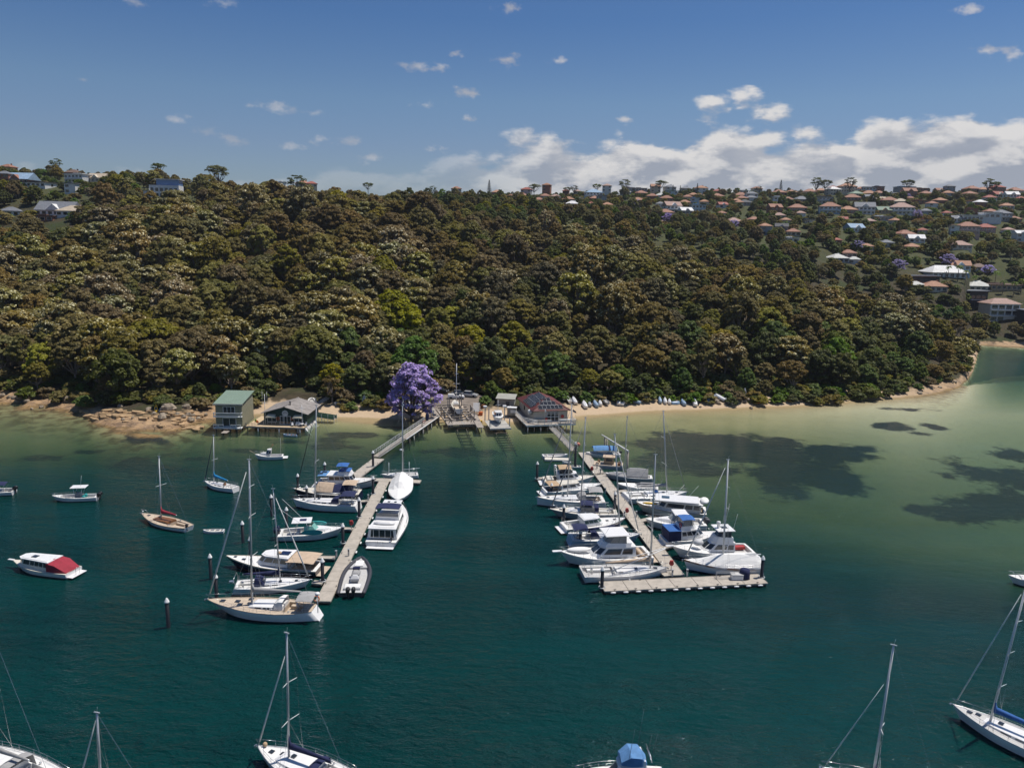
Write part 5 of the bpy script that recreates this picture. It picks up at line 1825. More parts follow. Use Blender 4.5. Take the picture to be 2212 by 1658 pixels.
def dinghy(label, bow, stern, beam=.40, hm=GEL, inner=DECKG, fb=(.38, .36, .5), z=None, motor=False, group=None, name='dinghy', thwarts=3, tilt=None):
    B = Boat(name, label, 'dinghy', bow, stern, beam, fb, sm=.45, tr=.8, rake=.3, p=2.4, group=group, flare=.3, z=z)
    B.hull(hm, hm, None, 10)
    B.deck(hm, (.05, .88), .86, .30, inner, 14)
    for i in range(thwarts):
        q = .2 + i * .25
        B.b('thwart', MB().box((B.X(q), 0, B.sh(q) - .08), (.24, B.hb(q) * 1.75, .04)), WOOD if hm is not GEL else GEL2)
    if motor: B.outboard(B.X(0) - .15, 0, B.sh(0) + .1, .7)
    return B


c1 = lambda x, y: (398.2 + .26 * x, 752.1 + .26 * y)
c2 = lambda x, y: (398.2 + .26 * x, 1017.5 + .26 * y)
c4 = lambda x, y: (1106 + .26 * x, 902.5 + .26 * y)
c5 = lambda x, y: (.3523 * x, 796.3 + .3523 * y)
dA = lambda x, y: (1150.2 + .16 * x, 929 + .16 * y)
dB = lambda x, y: (1327.2 + .16 * x, 1044 + .16 * y)
cS = lambda x, y: (884.8 + .108 * x, 796.3 + .108 * y)
cM = lambda x, y: (1026.4 + .104 * x, 796.3 + .104 * y)
cB = lambda x, y: (442.4 + .144 * x, 822.9 + .144 * y)
cL = lambda x, y: (.208 * x, 796.3 + .208 * y)
bl = lambda x, y: (.36 * x, 1327.2 + .36 * y)
br = lambda x, y: (1238.7 + .44 * x, 1283 + .44 * y)
rm = lambda x, y: (1194.5 + .46 * x, 796.3 + .46 * y)


def motor(label, bow, stern, beam=.33, fb=(.85, .95, 1.5), hm=GEL, boot=ANTI, rail=None, dm=DECKW, ck=(.05, .30), fm=None, name='motor_cruiser', tr=.88, rake=1.6, p=2.3, group='motor cruisers', railq=(.45, .9), plat=True, cat='motorboat', depth=.55, z=None, rh=.55):
    B = Boat(name, label, cat, bow, stern, beam, fb, tr=tr, rake=rake, p=p, group=group, flare=.5, z=z)
    B.hull(hm, boot, rail)
    B.deck(dm, ck, .80, depth, fm)
    if railq: B.rail(railq[0], railq[1], rh, 5, push=False)
    if plat:
        B.b('swim_platform', MB().box((B.X(0) - .45, 0, .28), (.9, B.B * .78, .10), bev=.03), TEAK if fm is TEAK else GEL)
    return B


def helm_seats(B, x, z, m=DECKW):
    for sg in (-1, 1):
        B.stuff_box('seat', (x, sg * B.B * .2, z + .3), (.5, .5, .6), m, .08)


# ------------------------------------------------ moored on the left
B = motor('small white motorboat with navy canopy and outboard cut by the left edge', c5(-170, 742), c5(88, 742), .36, (.7, .7, 1.0), fm=DECKG, name='motorboat', plat=False, railq=None)
B.house(B.X(.42), B.X(.8), B.B * .36, B.B * .26, .8, .55, rf=.5, side=((.2, .8),))
B.bimini(B.X(.15), B.X(.48), B.B * .38, 2.25, .75, C_NAVY)
B.outboard(B.X(0) - .2, 0, .85, 1.1)
B.stuff_box('engine_cover', (B.X(.06), 0, .75), (.5, B.B * .7, .35), DGREY)

B = motor('white centre-console fishing boat with white T-top and long aerial', c5(318, 776), c5(602, 776), .30, (.72, .70, 1.0), ck=(.05, .80), fm=DECKG, name='fishing_boat', plat=False, railq=(.5, .9), rh=.35)
B.stuff_box('console', (B.X(.42), 0, .85), (.9, 1.0, 1.1), C_GREY, .15)
B.b('windscreen', MB().quad((B.X(.42) + .45, -.5, 1.35), (B.X(.42) + .45, .5, 1.35), (B.X(.42) + .15, .42, 1.85), (B.X(.42) + .15, -.42, 1.85)), CLEARV)
tt = MB().box((B.X(.40), 0, 2.42), (2.5, 1.75, .12), bev=.05); B.b('t_top', tt, GEL)
f = MB()
for sx in (-.6, .6):
    for sg in (-1, 1): f.tube([(B.X(.42) + sx * .7, sg * .55, .4), (B.X(.40) + sx * 1.2, sg * .75, 2.36)], .03, 5)
f.tube([(B.X(.34), .6, 2.4), (B.X(.30), .6, 4.6)], .018, 4); B.b('canopy_frame', f, WALU)
helm_seats(B, B.X(.30), .35, C_TEAL)
for sg in (-.35, .35): B.outboard(B.X(0) - .25, sg, .75, 1.0)

B = motor('white wooden launch with long white cabin and maroon aft canopy', c5(78, 1170), c5(452, 1235), .30, (.75, .75, 1.1), hm=GEL, name='launch', ck=(.04, .34), railq=None, dm=GEL2, rail=GEL2, plat=True, p=2.0)
x0, x1 = B.X(.30), B.X(.84)
B.house(x0, x1, B.B * .40, B.B * .27, .80, 1.15, GEL2, rf=.35, nose=.7, side=((.03, .16), (.19, .32), (.35, .50), (.53, .68), (.72, .95)), v=(.40, .90), roof=GEL, over=.15)
B.b('hatch', MB().box((B.X(.60), .1, 2.13), (.8, .7, .08)), GLASS)
ck = [(B.X(.31), .42, 2.02), (B.X(.18), .42, 1.85), (B.X(.03), .36, 1.05), (B.X(.005), .34, .78)]
B.b('canopy', MB().loft([[(x, -w * B.B * 1.04, .80), (x, -w * B.B, z - .12), (x, 0, z + .05), (x, w * B.B, z - .12), (x, w * B.B * 1.04, .80)] for x, w, z in ck], caps=True, smooth=False), C_RED)
B.b('boarding_ladder', MB().tube([(B.X(0) - .6, -.3, .3), (B.X(0) - .6, -.3, 1.2), (B.X(0) - .6, .3, 1.2), (B.X(0) - .6, .3, .3)], .03, 5), STEEL)
B.b('bowsprit', MB().box((B.X(1) + .25, 0, 1.12), (.9, .35, .08)), GEL)

B = sailboat('white sloop with varnished wooden deckhouse, maroon boom cover, moored alone', c5(868, 884), c5(1155, 966), (c5(980, 918), c5(974, 537)), beam=.28, dm=TEAK, tk=True, tr=.55, trake=-.2, rake=2.2, fb=(.75, .65, 1.0), trunk=(.34, .70, .55, .40), cabm=WOOD, cover=C_RED, jib=None, mm=WALU, spread=(.55,), boom=3.4, wheel=False, stan=False, rail=WOOD, r=.10)
B.outboard(B.X(0) - .1, .4, .9, .7)
B.b('pulpit', MB().tube([B.pt(.9, -.9, 0), B.pt(.93, -.8, .6), B.pt(1, 0, .65), B.pt(.93, .8, .6), B.pt(.9, .9, 0)], .03, 5), STEEL)

B = sailboat('small white sloop with bright blue sail cover near the boathouses', c1(168, 1100), c1(432, 1158), (c1(260, 1105), c1(242, 722)), beam=.30, fb=(.8, .75, 1.0), cover=C_TURQ, jib=C_NAVY, jw=.07, mm=WALU, spread=(.5,), boom=3.2, tr=.7, trake=.2, boot=C_NAVY, wheel=False, boomup=-.08, bz=1.5)
B.stuff_box('washboard', (B.X(.36), 0, 1.05), (.1, .6, .6), WOOD, .02)

dinghy('plain white rowing dinghy floating free right of the wooden sloop', c5(1244, 986), c5(1374, 988), .36, name='rowing_dinghy')

B = motor('small white half-cabin cruiser with hardtop moored off the clubhouse', c1(585, 878), c1(822, 888), .34, (.7, .72, 1.15), ck=(.05, .46), fm=DECKG, name='cabin_boat', boot=GREYH)
B.house(B.X(.46), B.X(.88), B.B * .36, B.B * .20, .85, .55, rf=.6, nose=.8, side=((.15, .55),), front=False)
B.house(B.X(.42), B.X(.62), B.B * .34, B.B * .30, 1.25, .75, rf=.45, side=((.05, .9),), v=(.1, .85), roof=GEL, name='wheelhouse')
B.b('flag', MB().box((B.X(.35), 0, 3.0), (.02, .5, .3)).tube([(B.X(.45), 0, 2), (B.X(.36), 0, 3.2)], .02, 4), RED)
B.b('aerial', MB().tube([(B.X(.1), -.8, .8), (B.X(.1), -.8, 4.2)], .018, 4), WALU)
B.b('bowsprit', MB().tube([B.pt(.98, 0, .1), B.pt(1, 0, .55) + Vector((1.0, 0, .25))], .04, 4), TEAK)

dinghy('pale blue dinghy with outboard tied below the clubhouse deck', cB(1175, 790), cB(1388, 806), .38, LBLUE, motor=True)

# ------------------------------------------------ left dock, left side
B = motor('white flybridge cruiser with blue bimini and blue flybridge canvas', c1(1598, 1078), c1(1112, 1100), .33, (1.0, 1.05, 1.8), boot=NAVYH, rail=NAVYH, ck=(.04, .22), name='flybridge_cruiser')
x0, x1 = B.X(.20), B.X(.66)
B.house(x0, x1, B.B * .40, B.B * .33, 1.15, 1.35, rf=.9, nose=.5, side=((.06, .28), (.31, .52), (.55, .74), (.78, .97)), v=(.42, .86), roof=GEL, over=.2)
B.house(B.X(.36), B.X(.60), B.B * .33, B.B * .26, 2.6, .6, rf=.3, front=False, name='flybridge')
B.stuff_box('flybridge_canvas', (B.X(.47), 0, 3.28), (B.L * .19, B.B * .56, .22), C_BLUE, .1)
B.bimini(B.X(.34), B.X(.53), B.B * .30, 4.5, 3.0, C_BLUE, .2)
B.bimini(B.X(.02), B.X(.21), B.B * .38, 2.62, 1.0, C_SKY, .12, name='aft_awning')
for k in range(2): B.stuff_box('solar_panel', (B.X(.06 + .05 * k), -.5 + .8 * k, 2.70), (.9, .7, .05), GLASS, 0)
B.stuff_box('liferaft', (B.X(.1), -B.B * .35, 1.2), (.9, .5, .45), GEL, .1)

B = sailboat('dark-hulled motor sailer under a beige deck awning', c1(905, 1163), c1(1478, 1195), None, beam=.30, hm=NAVYH, dm=GEL2, trunk=(.30, .72, .6, .45), bim=C_BEIGE, fb=(1.1, 1.05, 1.4), name='motor_sailer')
B.cover([(.40, 1.25), (.52, 1.3), (.63, 1.3), (.66, .8)], C_BEIGE, 'deck_awning', .35, .8)
B.cover([(.15, 1.2), (.27, 1.3), (.40, 1.0)], C_NAVY, 'cockpit_cover', .3, .75)

B = sailboat('large white sloop with navy sprayhood and black furled jib on left dock', c1(902, 1250), c1(1465, 1288), (c1(1100, 1240), c1(1096, 475)), beam=.29, fb=(1.15, 1.15, 1.45), dodger=C_NAVY, bim=C_NAVY, jib=BLK, jw=.07, spread=(.42, .78), trunk=(.34, .80, .62, .42), wins=((.08, .22), (.30, .44), (.50, .60), (.66, .74)), tr=.85, trake=.5, rake=.8, boot=NAVYH, fend=((.35, -1), (.62, -1), (.12, -1)), hatches=((.84, 0), (.7, .3), (.55, -.2)), r=.12)

B = motor('white sports cruiser with hardtop, outriggers and teal paddleboards', c2(1322, 462), c2(785, 512), .34, (.85, .95, 1.45), ck=(.06, .44), fm=DECKG, name='sports_cruiser', plat=False)
B.house(B.X(.42), B.X(.86), B.B * .36, B.B * .2, 1.05, .5, rf=.9, nose=1.0, side=(), front=False)
w = MB(); 
for sg in (-1, 1): w.quad((B.X(.40), sg * B.B * .36, 1.35), (B.X(.58), sg * B.B * .30, 1.45), (B.X(.52), sg * B.B * .26, 2.2), (B.X(.40), sg * B.B * .30, 2.15))
w.quad((B.X(.58), -B.B * .30, 1.45), (B.X(.62), 0, 1.5), (B.X(.54), 0, 2.25), (B.X(.52), -B.B * .26, 2.2)); w.quad((B.X(.62), 0, 1.5), (B.X(.58), B.B * .30, 1.45), (B.X(.52), B.B * .26, 2.2), (B.X(.54), 0, 2.25))
B.b('windscreen', w, mat('tinted_teal_screen', (.20, .42, .36), .15, var=.2))
B.b('hardtop', MB().box((B.X(.36), 0, 2.75), (B.L * .30, B.B * .66, .14), bev=.06), GEL)
B.stuff_box('sunroof', (B.X(.38), 0, 2.85), (1.0, .9, .05), C_NAVY, 0)
f = MB()
for q in (.26, .47):
    for sg in (-1, 1): f.tube([(B.X(q), sg * B.B * .40, 1.0), (B.X(q * .7 + .11), sg * B.B * .32, 2.7)], .03, 5)
B.b('canopy_frame', f, STEEL)
for sg in (-1, 1): B.b('outrigger', MB().tube([(B.X(.34), sg * B.B * .33, 2.8), (B.X(.04), sg * B.B * .55, 5.6)], .025, 5), WALU)
for sg, q in ((-1, .53), (1, .56)):
    e = MB(); R = [(B.X(q) + 1.6 * math.cos(a * PI / 12), sg * B.B * .49 + .10 * math.sin(a * PI / 12) * 0, 1.42 + .42 * math.sin(a * PI / 12)) for a in range(24)]
    e.add(R + [(x, y + sg * .1, z + .06) for x, y, z in R], [tuple(range(24)), tuple(range(24, 48))[::-1]] + [(i, (i + 1) % 24, 24 + (i + 1) % 24, 24 + i) for i in range(24)])
    B.b('paddleboard', e, C_TEAL)
helm_seats(B, B.X(.30), .6)
for sg in (-.45, .45): B.outboard(B.X(0) - .3, sg, 1.05, 1.35, NAVYH)

B = motor('navy-hulled picnic launch with white deck and tan aft awning', c2(345, 700), c2(1130, 790), .27, (.95, .95, 1.55), hm=NAVYH, boot=ANTIR, rail=GEL2, ck=(.04, .30), fm=TEAK, name='picnic_launch', plat=True, p=1.9, railq=None)
B.toerail(TEAK)
B.house(B.X(.30), B.X(.66), B.B * .39, B.B * .28, 1.12, 1.25, GEL, rf=1.1, nose=.9, side=((.05, .30), (.33, .60), (.63, .96)), v=(.38, .86), roof=GEL, over=.16, gm=mat('tan_blind', (.33, .27, .19), .5))
B.stuff_box('solar_panel', (B.X(.36), 0, 2.58), (1.3, 1.2, .05), mat('solar_cell', (.012, .02, .06), .15, var=.2), 0)
B.hatch(.55, 0, 1.42, .6); B.hatch(.80, .2, .1, .5); B.hatch(.90, -.1, .1, .4)
B.b('radar', MB().lathe((B.X(.42), .2, 2.55), [(.3, 0), (.32, .14), (.2, .24), (0, .26)], 10), C_TAN)
B.bimini(B.X(.02), B.X(.31), B.B * .46, 2.35, 1.0, C_BEIGE, .18, name='aft_awning')
for sg in (-1, 1): B.stuff_box('cockpit_seat', (B.X(.17), sg * B.B * .28, .75), (B.L * .2, .5, .45), C_BEIGE, .08)

B = sailboat('white sloop moored bow-out with blue boom cover between picnic launch and teak yacht', c2(1048, 898), c2(392, 945), (c2(797, 912), c2(737, 148)), beam=.30, fb=(.9, .85, 1.1), cover=C_NAVY, jib=C_WHITE, dodger=C_NAVY, tr=.8, trake=.6, hm=GEL, boom=4.6, spread=(.42, .7), trunk=(.36, .74, .6, .34), hatches=((.82, 0),))
B.b('pushpit_gear', MB().tube([B.pt(.02, -.9, .1), B.pt(.0, -.8, 1.3), B.pt(.0, .8, 1.3), B.pt(.02, .9, .1)], .035, 5).box((B.X(0), 0, 1.35), (.5, .5, .25)), STEEL)

B = sailboat('long white ocean yacht with teak deck at the end of left dock', c2(185, 1062), c2(1152, 1140), (c2(585, 1062), (538, 993)), beam=.26, fb=(1.25, 1.15, 1.55), dm=TEAK, tk=True, tr=.45, trake=.9, rake=2.4, cover=C_GREY, boom=6.2, bim=None, spread=(.34, .62, .82), trunk=(.32, .62, .55, .40), wins=((.10, .28), (.36, .54), (.60, .78)), rail=GEL, r=.14, frac=.985, jw=.11, ck=(.14, .31), hatches=((.86, 0), (.74, -.2), (.70, .25)), bz=1.1)
B.bimini(B.X(.06), B.X(.20), B.B * .32, 3.1, 1.3, C_GREY, .35)
B.dodger(.36, B.B * .28, 1.4, 1.0, 1.4, C_WHITE)
B.b('life_ring', MB().tube([(B.X(.09) + .36 * math.cos(a * PI / 8), -B.B * .34, 1.75 + .36 * math.sin(a * PI / 8)) for a in range(17)], .08, 6, caps=False), ORNG)
B.b('radar', MB().lathe((B.X(.02), 1.0, 3.6), [(.3, 0), (.32, .14), (.2, .24), (0, .26)], 10), GEL)
B.b('radar_pole', MB().tube([(B.X(.02), 1.0, 1.2), (B.X(.02), 1.0, 3.6)], .05, 6), WALU)
for q, yf in ((.45, .5), (.5, -.5), (.40, -.62)): B.b('winch', MB().lathe(tuple(B.pt(q, yf, .03)), [(.13, 0), (.09, .12), (.13, .26), (0, .27)], 8), STEEL)

# ------------------------------------------------ left dock, right side
B = sailboat('small white sloop behind the head of left dock with radar on its mast', c1(1638, 1045), c1(1950, 1042), (c1(1815, 1045), c1(1812, 480)), beam=.32, fb=(.7, .7, .9), trunk=(.4, .72, .55, .3), jib=None, boom=3.2, cover=None, spread=(.35,), mm=ALU, r=.11, wheel=False)
b0, t0, q = B.mast
m = b0.lerp(t0, .36)
B.b('radar', MB().lathe((m.x + .3, m.y, m.z), [(.28, 0), (.3, .14), (.2, .24), (0, .26)], 10), GEL)
for x in (.25, .8): B.b('davit_post', MB().tube([B.pt(x, -.8, 0), B.pt(x, -.8, 2.2)], .05, 5), WALU)

B = motor('white launch wholly wrapped in a white cover, beside left dock', c1(1770, 1262), c1(1815, 1080), .29, (.8, .85, 1.1), name='covered_launch', ck=None, railq=None, plat=False)
B.cover([(.02, 1.1), (.08, 1.55), (.35, 1.6), (.50, 1.45), (.60, .55), (.85, .35), (.97, .08)], C_WHITE)

B = motor('white flybridge motor yacht with navy bimini lying stern-on beside left dock', c2(1800, 262), c2(1630, 590), .30, (.95, 1.0, 1.7), ck=(.06, .24), fm=DECKG, name='flybridge_cruiser', rail=GEL, railq=(.4, .92), rh=.6)
B.house(B.X(.07), B.X(.68), B.B * .43, B.B * .33, 1.1, 1.55, rf=1.0, nose=.7, side=((.02, .18), (.21, .38), (.41, .58), (.62, .95)), v=(.40, .90), roof=GEL, over=.15, back=True)
for yf in (-.6, -.2, .2, .6): B.b('mullion', MB().box((B.X(.07) - .03, yf * B.B * .42, 1.9), (.06, .07, 1.3)), GEL)
B.house(B.X(.30), B.X(.56), B.B * .36, B.B * .28, 2.75, .75, rf=.3, front=False, name='flybridge')
B.b('flybridge_screen', MB().box((B.X(.30), 0, 3.55), (.05, B.B * .66, .55)), CLEARV)
B.bimini(B.X(.30), B.X(.46), B.B * .36, 4.75, 3.4, C_NAVY, .15)
B.b('hardtop', MB().box((B.X(.55), 0, 4.25), (B.L * .14, B.B * .56, .12), bev=.05), GEL)
for yf in (-.1, .1): B.stuff_box('hatch', (B.X(.55), yf * B.B, 4.33), (.5, .4, .05), GLASS, 0)
t_ = MB().ell((B.X(.17), 0, 2.98), (.45, B.B * .34, .2), 10, 5); t_.ell((B.X(.17), 0, 3.1), (.3, B.B * .26, .1), 10, 5); B.b('tender', t_, GEL)
B.b('ladder', MB().tube([(B.X(0) - .2, -.4, .4), (B.X(0) - .2, -.4, 1.2)], .03, 5).tube([(B.X(0) - .2, .4, .4), (B.X(0) - .2, .4, 1.2)], .03, 5), STEEL)
B.outboard(B.X(.02), -B.B * .3, 1.4, .6)


def rib(label, bow, stern):
    B = Boat('inflatable_boat', label, 'inflatable boat', bow, stern, .32, (.55, .55, .8), tr=.9, rake=.6, p=2.3)
    B.hull(DGREY, DGREY)
    B.deck(TUBEL, (.06, .70), .80, .25, DECKG)
    for sg in (-1, 1):
        B.b('tube', MB().tube([B.pt(-.03, sg * .93, .05)] + [B.pt(i / 12 * .97, sg * .93, .05) for i in range(13)] + [B.pt(.995, 0, .05)], [.12] + [.27] * 12 + [.22, .16], 8), TUBE)
    B.stuff_box('console', (B.X(.44), 0, .95), (1.5, 1.05, 1.0), C_GREY, .25)
    B.stuff_box('console_cover', (B.X(.36), 0, .8), (1.2, 1.15, .9), TUBEL, .3)
    B.b('windscreen', MB().box((B.X(.50), 0, 1.55), (.5, .95, .35), bev=.1), C_NAVY)
    B.stuff_box('stern_seat', (B.X(.12), 0, .75), (1.2, B.B * .55, .5), DECKW, .12)
    B.stuff_box('bow_cushion', (B.X(.80), 0, .80), (1.8, B.B * .3, .14), DECKW, .05)
    for sg in (-.36, .36): B.outboard(B.X(0) - .35, sg, .85, 1.15)
    return B


rib('dark grey rigid inflatable boat with twin outboards alongside left dock', c2(1472, 712), c2(1385, 1010))

# ------------------------------------------------ right dock, left side
B = dinghy('open white workboat beside the foot of right gangway', dA(478, 318), dA(135, 335), .34, fb=(.7, .65, .9), name='open_boat', thwarts=2)
b = MB().box((0, 0, .2), (5.2, 1.7, .4), bev=.04)
q = P(*dA(330, 395), .3); tag(b.build('punt', GEL2, None, (q.x, q.y, .1), -.02), 'flat white punt moored in front of the open workboat', 'punt')
dinghy('round-bowed small white tender by the foot of right gangway', dA(402, 415), dA(515, 428), .55, name='tender', thwarts=1)
dinghy('small white tender tied to right dock behind the tan-canopied cruiser', dA(462, 476), dA(650, 484), .42, name='tender')

B = motor('cream flybridge cruiser with tan bimini and clear side curtains', dA(840, 610), dA(150, 660), .34, (1.0, 1.05, 1.6), ck=(.04, .30), fm=C_TAN, name='flybridge_cruiser', dm=GEL2)
B.house(B.X(.26), B.X(.72), B.B * .40, B.B * .30, 1.15, 1.15, GEL, rf=1.0, nose=.8, side=((.1, .4), (.45, .9)), roof=GEL)
B.house(B.X(.28), B.X(.56), B.B * .36, B.B * .30, 2.4, .95, CLEARV, rf=.35, front=True, side=((.03, .97),), v=(.1, .95), name='side_curtains')
B.bimini(B.X(.27), B.X(.52), B.B * .37, 3.75, 2.5, C_TAN, .35)
B.stuff_box('aft_lounge', (B.X(.12), 0, 1.15), (B.L * .14, B.B * .6, .5), GEL2, .15)
B.b('radar_arch', MB().tube([(B.X(.24), -B.B * .4, 1.1), (B.X(.22), -B.B * .34, 3.4), (B.X(.22), B.B * .34, 3.4), (B.X(.24), B.B * .4, 1.1)], .08, 6).lathe((B.X(.22), 0, 3.4), [(.25, 0), (.3, .2), (.2, .42), (0, .5)], 10), GEL)

B = motor('white sedan cruiser with tan cockpit and grey side windows', dA(935, 715), dA(150, 800), .30, (1.0, 1.05, 1.45), ck=(.04, .30), fm=C_TAN, name='sedan_cruiser')
B.house(B.X(.26), B.X(.66), B.B * .40, B.B * .28, 1.1, .95, GEL, rf=1.0, nose=.9, side=((.1, .5), (.55, .92)), roof=GEL2, gm=mat('grey_window', (.10, .095, .09), .15))
B.bimini(B.X(.06), B.X(.26), B.B * .42, 2.2, 1.0, C_TAN, .1, name='cockpit_cover')

B = sailboat('white plumb-bowed cruising yacht with grey cockpit tent', dA(62, 900), dA(985, 925), (dA(462, 872), dA(530, -350)), beam=.30, fb=(1.2, 1.2, 1.5), rake=.1, tr=.9, trake=.3, trunk=(.34, .78, .64, .40), wins=((.10, .50),), dodger=C_GREY, bim=C_GREY, jib=C_GREY, boom=4.6, cover=None, spread=(.40, .68), r=.11, wheel=True, tk=True, dm=DECKW)
B = sailboat('cream yacht with navy bimini and clear-sided cockpit tent', dA(232, 1060), dA(1165, 1100), (dA(640, 1045), dA(717, -169)), beam=.29, fb=(1.1, 1.05, 1.35), dodger=C_NAVY, hm=GREYH, dm=GEL2, rake=2.0, tr=.8, trunk=(.34, .74, .62, .40), jib=C_GREY, boom=4.6, r=.11, fend=((.3, -1),))
B.bimini(B.X(.38), B.X(.56), B.B * .33, 2.9, 1.2, C_NAVY, .3)
B.stuff_box('cockpit_tent', (B.X(.46), 0, 1.75), (B.L * .20, B.B * .58, .9), CLEARV, .12)

B = motor('white sedan launch with green-curtained windows, bow to right dock', dA(1258, 1178), dA(415, 1290), .33, (.9, .95, 1.4), ck=(.05, .30), fm=DECKG, name='sedan_cruiser', boot=NAVYH, rail=NAVYH)
B.house(B.X(.28), B.X(.62), B.B * .40, B.B * .32, 1.1, 1.0, GEL, rf=.9, nose=.7, side=((.04, .30), (.34, .62), (.66, .95)), roof=GEL, gm=mat('green_curtain', (.10, .17, .14), .35, var=.5, scale=9))
for q in (.70, .82): B.hatch(q, 0, .1, .45)
B.b('stern_rail', MB().tube([B.pt(.03, -.9, 0), B.pt(.03, -.9, .9), B.pt(.03, .9, .9), B.pt(.03, .9, 0)], .03, 5), STEEL)

B = sailboat('white sloop with navy bimini and long navy boom cover, stern out', dA(1452, 1395), dA(470, 1440), (dA(1095, 1262), dA(1100, 55)), beam=.30, hm=LBLUE, boot=NAVYH, fb=(1.1, 1.05, 1.35), cover=C_NAVY, bim=C_NAVY, boom=5.2, dodger=C_NAVY, jib=C_WHITE, r=.12, spread=(.36, .62, .82), tr=.85, trake=.5, boomup=-.03)

B = motor('big white flybridge motor yacht with hardtop, bow facing open water', c4(398, 1105), c4(1135, 1110), .33, (1.15, 1.2, 2.0), ck=(.04, .22), fm=TEAK, name='flybridge_yacht', boot=NAVYH, railq=(.5, .95), rh=.6)
B.house(B.X(.20), B.X(.68), B.B * .42, B.B * .34, 1.4, 1.35, GEL, rf=1.7, nose=.9, tum=.16, side=((.10, .40), (.45, .92)), v=(.30, .85), roof=GEL, over=.1)
B.house(B.X(.26), B.X(.58), B.B * .38, B.B * .28, 2.8, .6, GEL, rf=.6, rb=-.2, nose=.6, front=False, name='flybridge')
B.house(B.X(.30), B.X(.52), B.B * .33, B.B * .26, 3.35, 1.0, CLEARV, rf=.8, nose=.5, side=((.05, .48), (.52, .95)), v=(.08, .95), name='flybridge_screen', gm=mat('vinyl_screen', (.28, .27, .25), .15))
B.b('hardtop', MB().box((B.X(.40), 0, 4.52), (B.L * .27, B.B * .70, .18), bev=.08), GEL)
B.b('bow_pulpit', MB().box((B.X(1) + .4, 0, 2.02), (1.4, .6, .12)), GEL)
td = MB().ell((B.X(.79), -.1, 2.05), (1.9, .7, .33), 12, 6); B.b('tender', td, C_WHITE)
B.b('seat', MB().box((B.X(.10), 0, 1.1), (.6, B.B * .6, .5), bev=.1), C_BEIGE)

B = sailboat('white racing sloop with grey boom cover alongside the T-head', c4(1285, 1240), c4(592, 1275), (c4(1187, 1238), (1416, 982)), beam=.30, fb=(1.0, .95, 1.15), rake=.05, tr=.92, trake=-.2, trunk=(.38, .80, .5, .30), wins=((.05, .6),), cover=C_BEIGE, boom=6.6, jib=None, spread=(.36, .68), r=.12, ck=(.02, .36), dm=DECKG, fend=((.5, -1),), hatches=((.86, 0), (.7, .2)), boomup=-.02, bz=.9)
for sg in (-1, 1): B.b('whisker_pole', MB().tube([B.pt(.30, sg * .6, .5), B.pt(.97, sg * .5, 2.9)], .06, 6), WALU)

# ------------------------------------------------ right dock, right side
B = dinghy('white launch under a long arched blue canopy at the head of right dock', c4(612, 282), c4(895, 292), .34, fb=(.75, .75, 1.0), name='launch', thwarts=1)
B.bimini(B.X(.12), B.X(.80), B.B * .46, 2.45, .8, C_SKY, .75, n=8)
B.b('canopy_stripe', MB().loft([[(B.X(.30) + dx, B.B * .462 * y, 2.47 - .75 * abs(y) ** 2.2) for y in (-1, -.8, -.4, 0, .4, .8, 1)] for dx in (0, .4)]), C_NAVY)
B.outboard(B.X(0) - .2, 0, .8, .8)

q = P(*c4(800, 385), .6)
r = thing('work_barge', 'tan work barge with small square wheelhouse and cluttered deck', 'barge', (q.x, q.y, 0), -.18)
MB().box((0, 0, .25), (6.0, 3.0, .9), bev=.08).build('hull', GREYH, r)
b = MB()
for i in range(10): b.box((-2.7 + i * .6, 0, .74), (.56, 2.9, .06))
b.build('deck', TEAK, r)
MB().box((.1, .2, 1.5), (2.1, 1.6, 1.4), bev=.06).build('wheelhouse', C_TAN, r)
MB().box((.1, .2, 2.26), (2.5, 2.0, .12)).build('wheelhouse_roof', C_BEIGE, r)
for (x, y, rz) in ((1.17, .2, PI / 2), (.1, -.62, 0), (-.97, .2, PI / 2)):
    MB().box((0, 0, 0), (1.2, .04, .55), 0).build('window', GLASS, r, (x, y, 1.75), rz)
for (x, y, w) in ((-2.2, -.8, .6), (-2.0, .7, .5), (2.2, -.9, .5), (2.4, .6, .7)):
    MB().box((x, y, 1.0), (w, .5, .5), bev=.04).build('crate', C_BEIGE if w > .55 else WOOD, r)
MB().tube([(2.8, -1.3, .7), (2.8, -1.3, 1.7), (2.8, 1.3, 1.7), (2.8, 1.3, .7)], .04, 5).build('railing', STEEL, r)

B = sailboat('grey-blue sloop with pale canvas deck cover behind the work barge', c4(775, 458), c4(1178, 492), (c4(932, 445), (1355, 900)), beam=.29, hm=GREYH, fb=(.9, .85, 1.1), jib=None, boom=4.0, cover=None, spread=(.5,), r=.09, stan=False)
B.cover([(.12, 1.3), (.30, 1.45), (.50, 1.4), (.56, 1.0)], C_GREY, 'deck_cover', .25, .8)
B.cover([(.56, .5), (.75, .55), (.93, .2)], C_GREY, 'foredeck_cover', .1, .95)
dinghy('white inflatable-style tender lying across the stern of the grey-blue sloop', dA(1380, 650), dA(1580, 668), .36, name='tender', thwarts=1)

B = motor('white half-covered speedboat with grey tonneau, bow to right dock', dA(1132, 708), dA(1700, 770), .34, (.8, .8, 1.1), ck=(.06, .42), name='speedboat', plat=False, railq=None)
B.cover([(.05, .5), (.25, .7), (.42, .65), (.50, .3)], C_GREY, 'tonneau', .05, .95)
B.b('sail_bundle', MB().tube([(B.X(.1), .4, 1.6), (B.X(.55), .4, 1.35)], .24, 8, r1=.12), C_GREY)

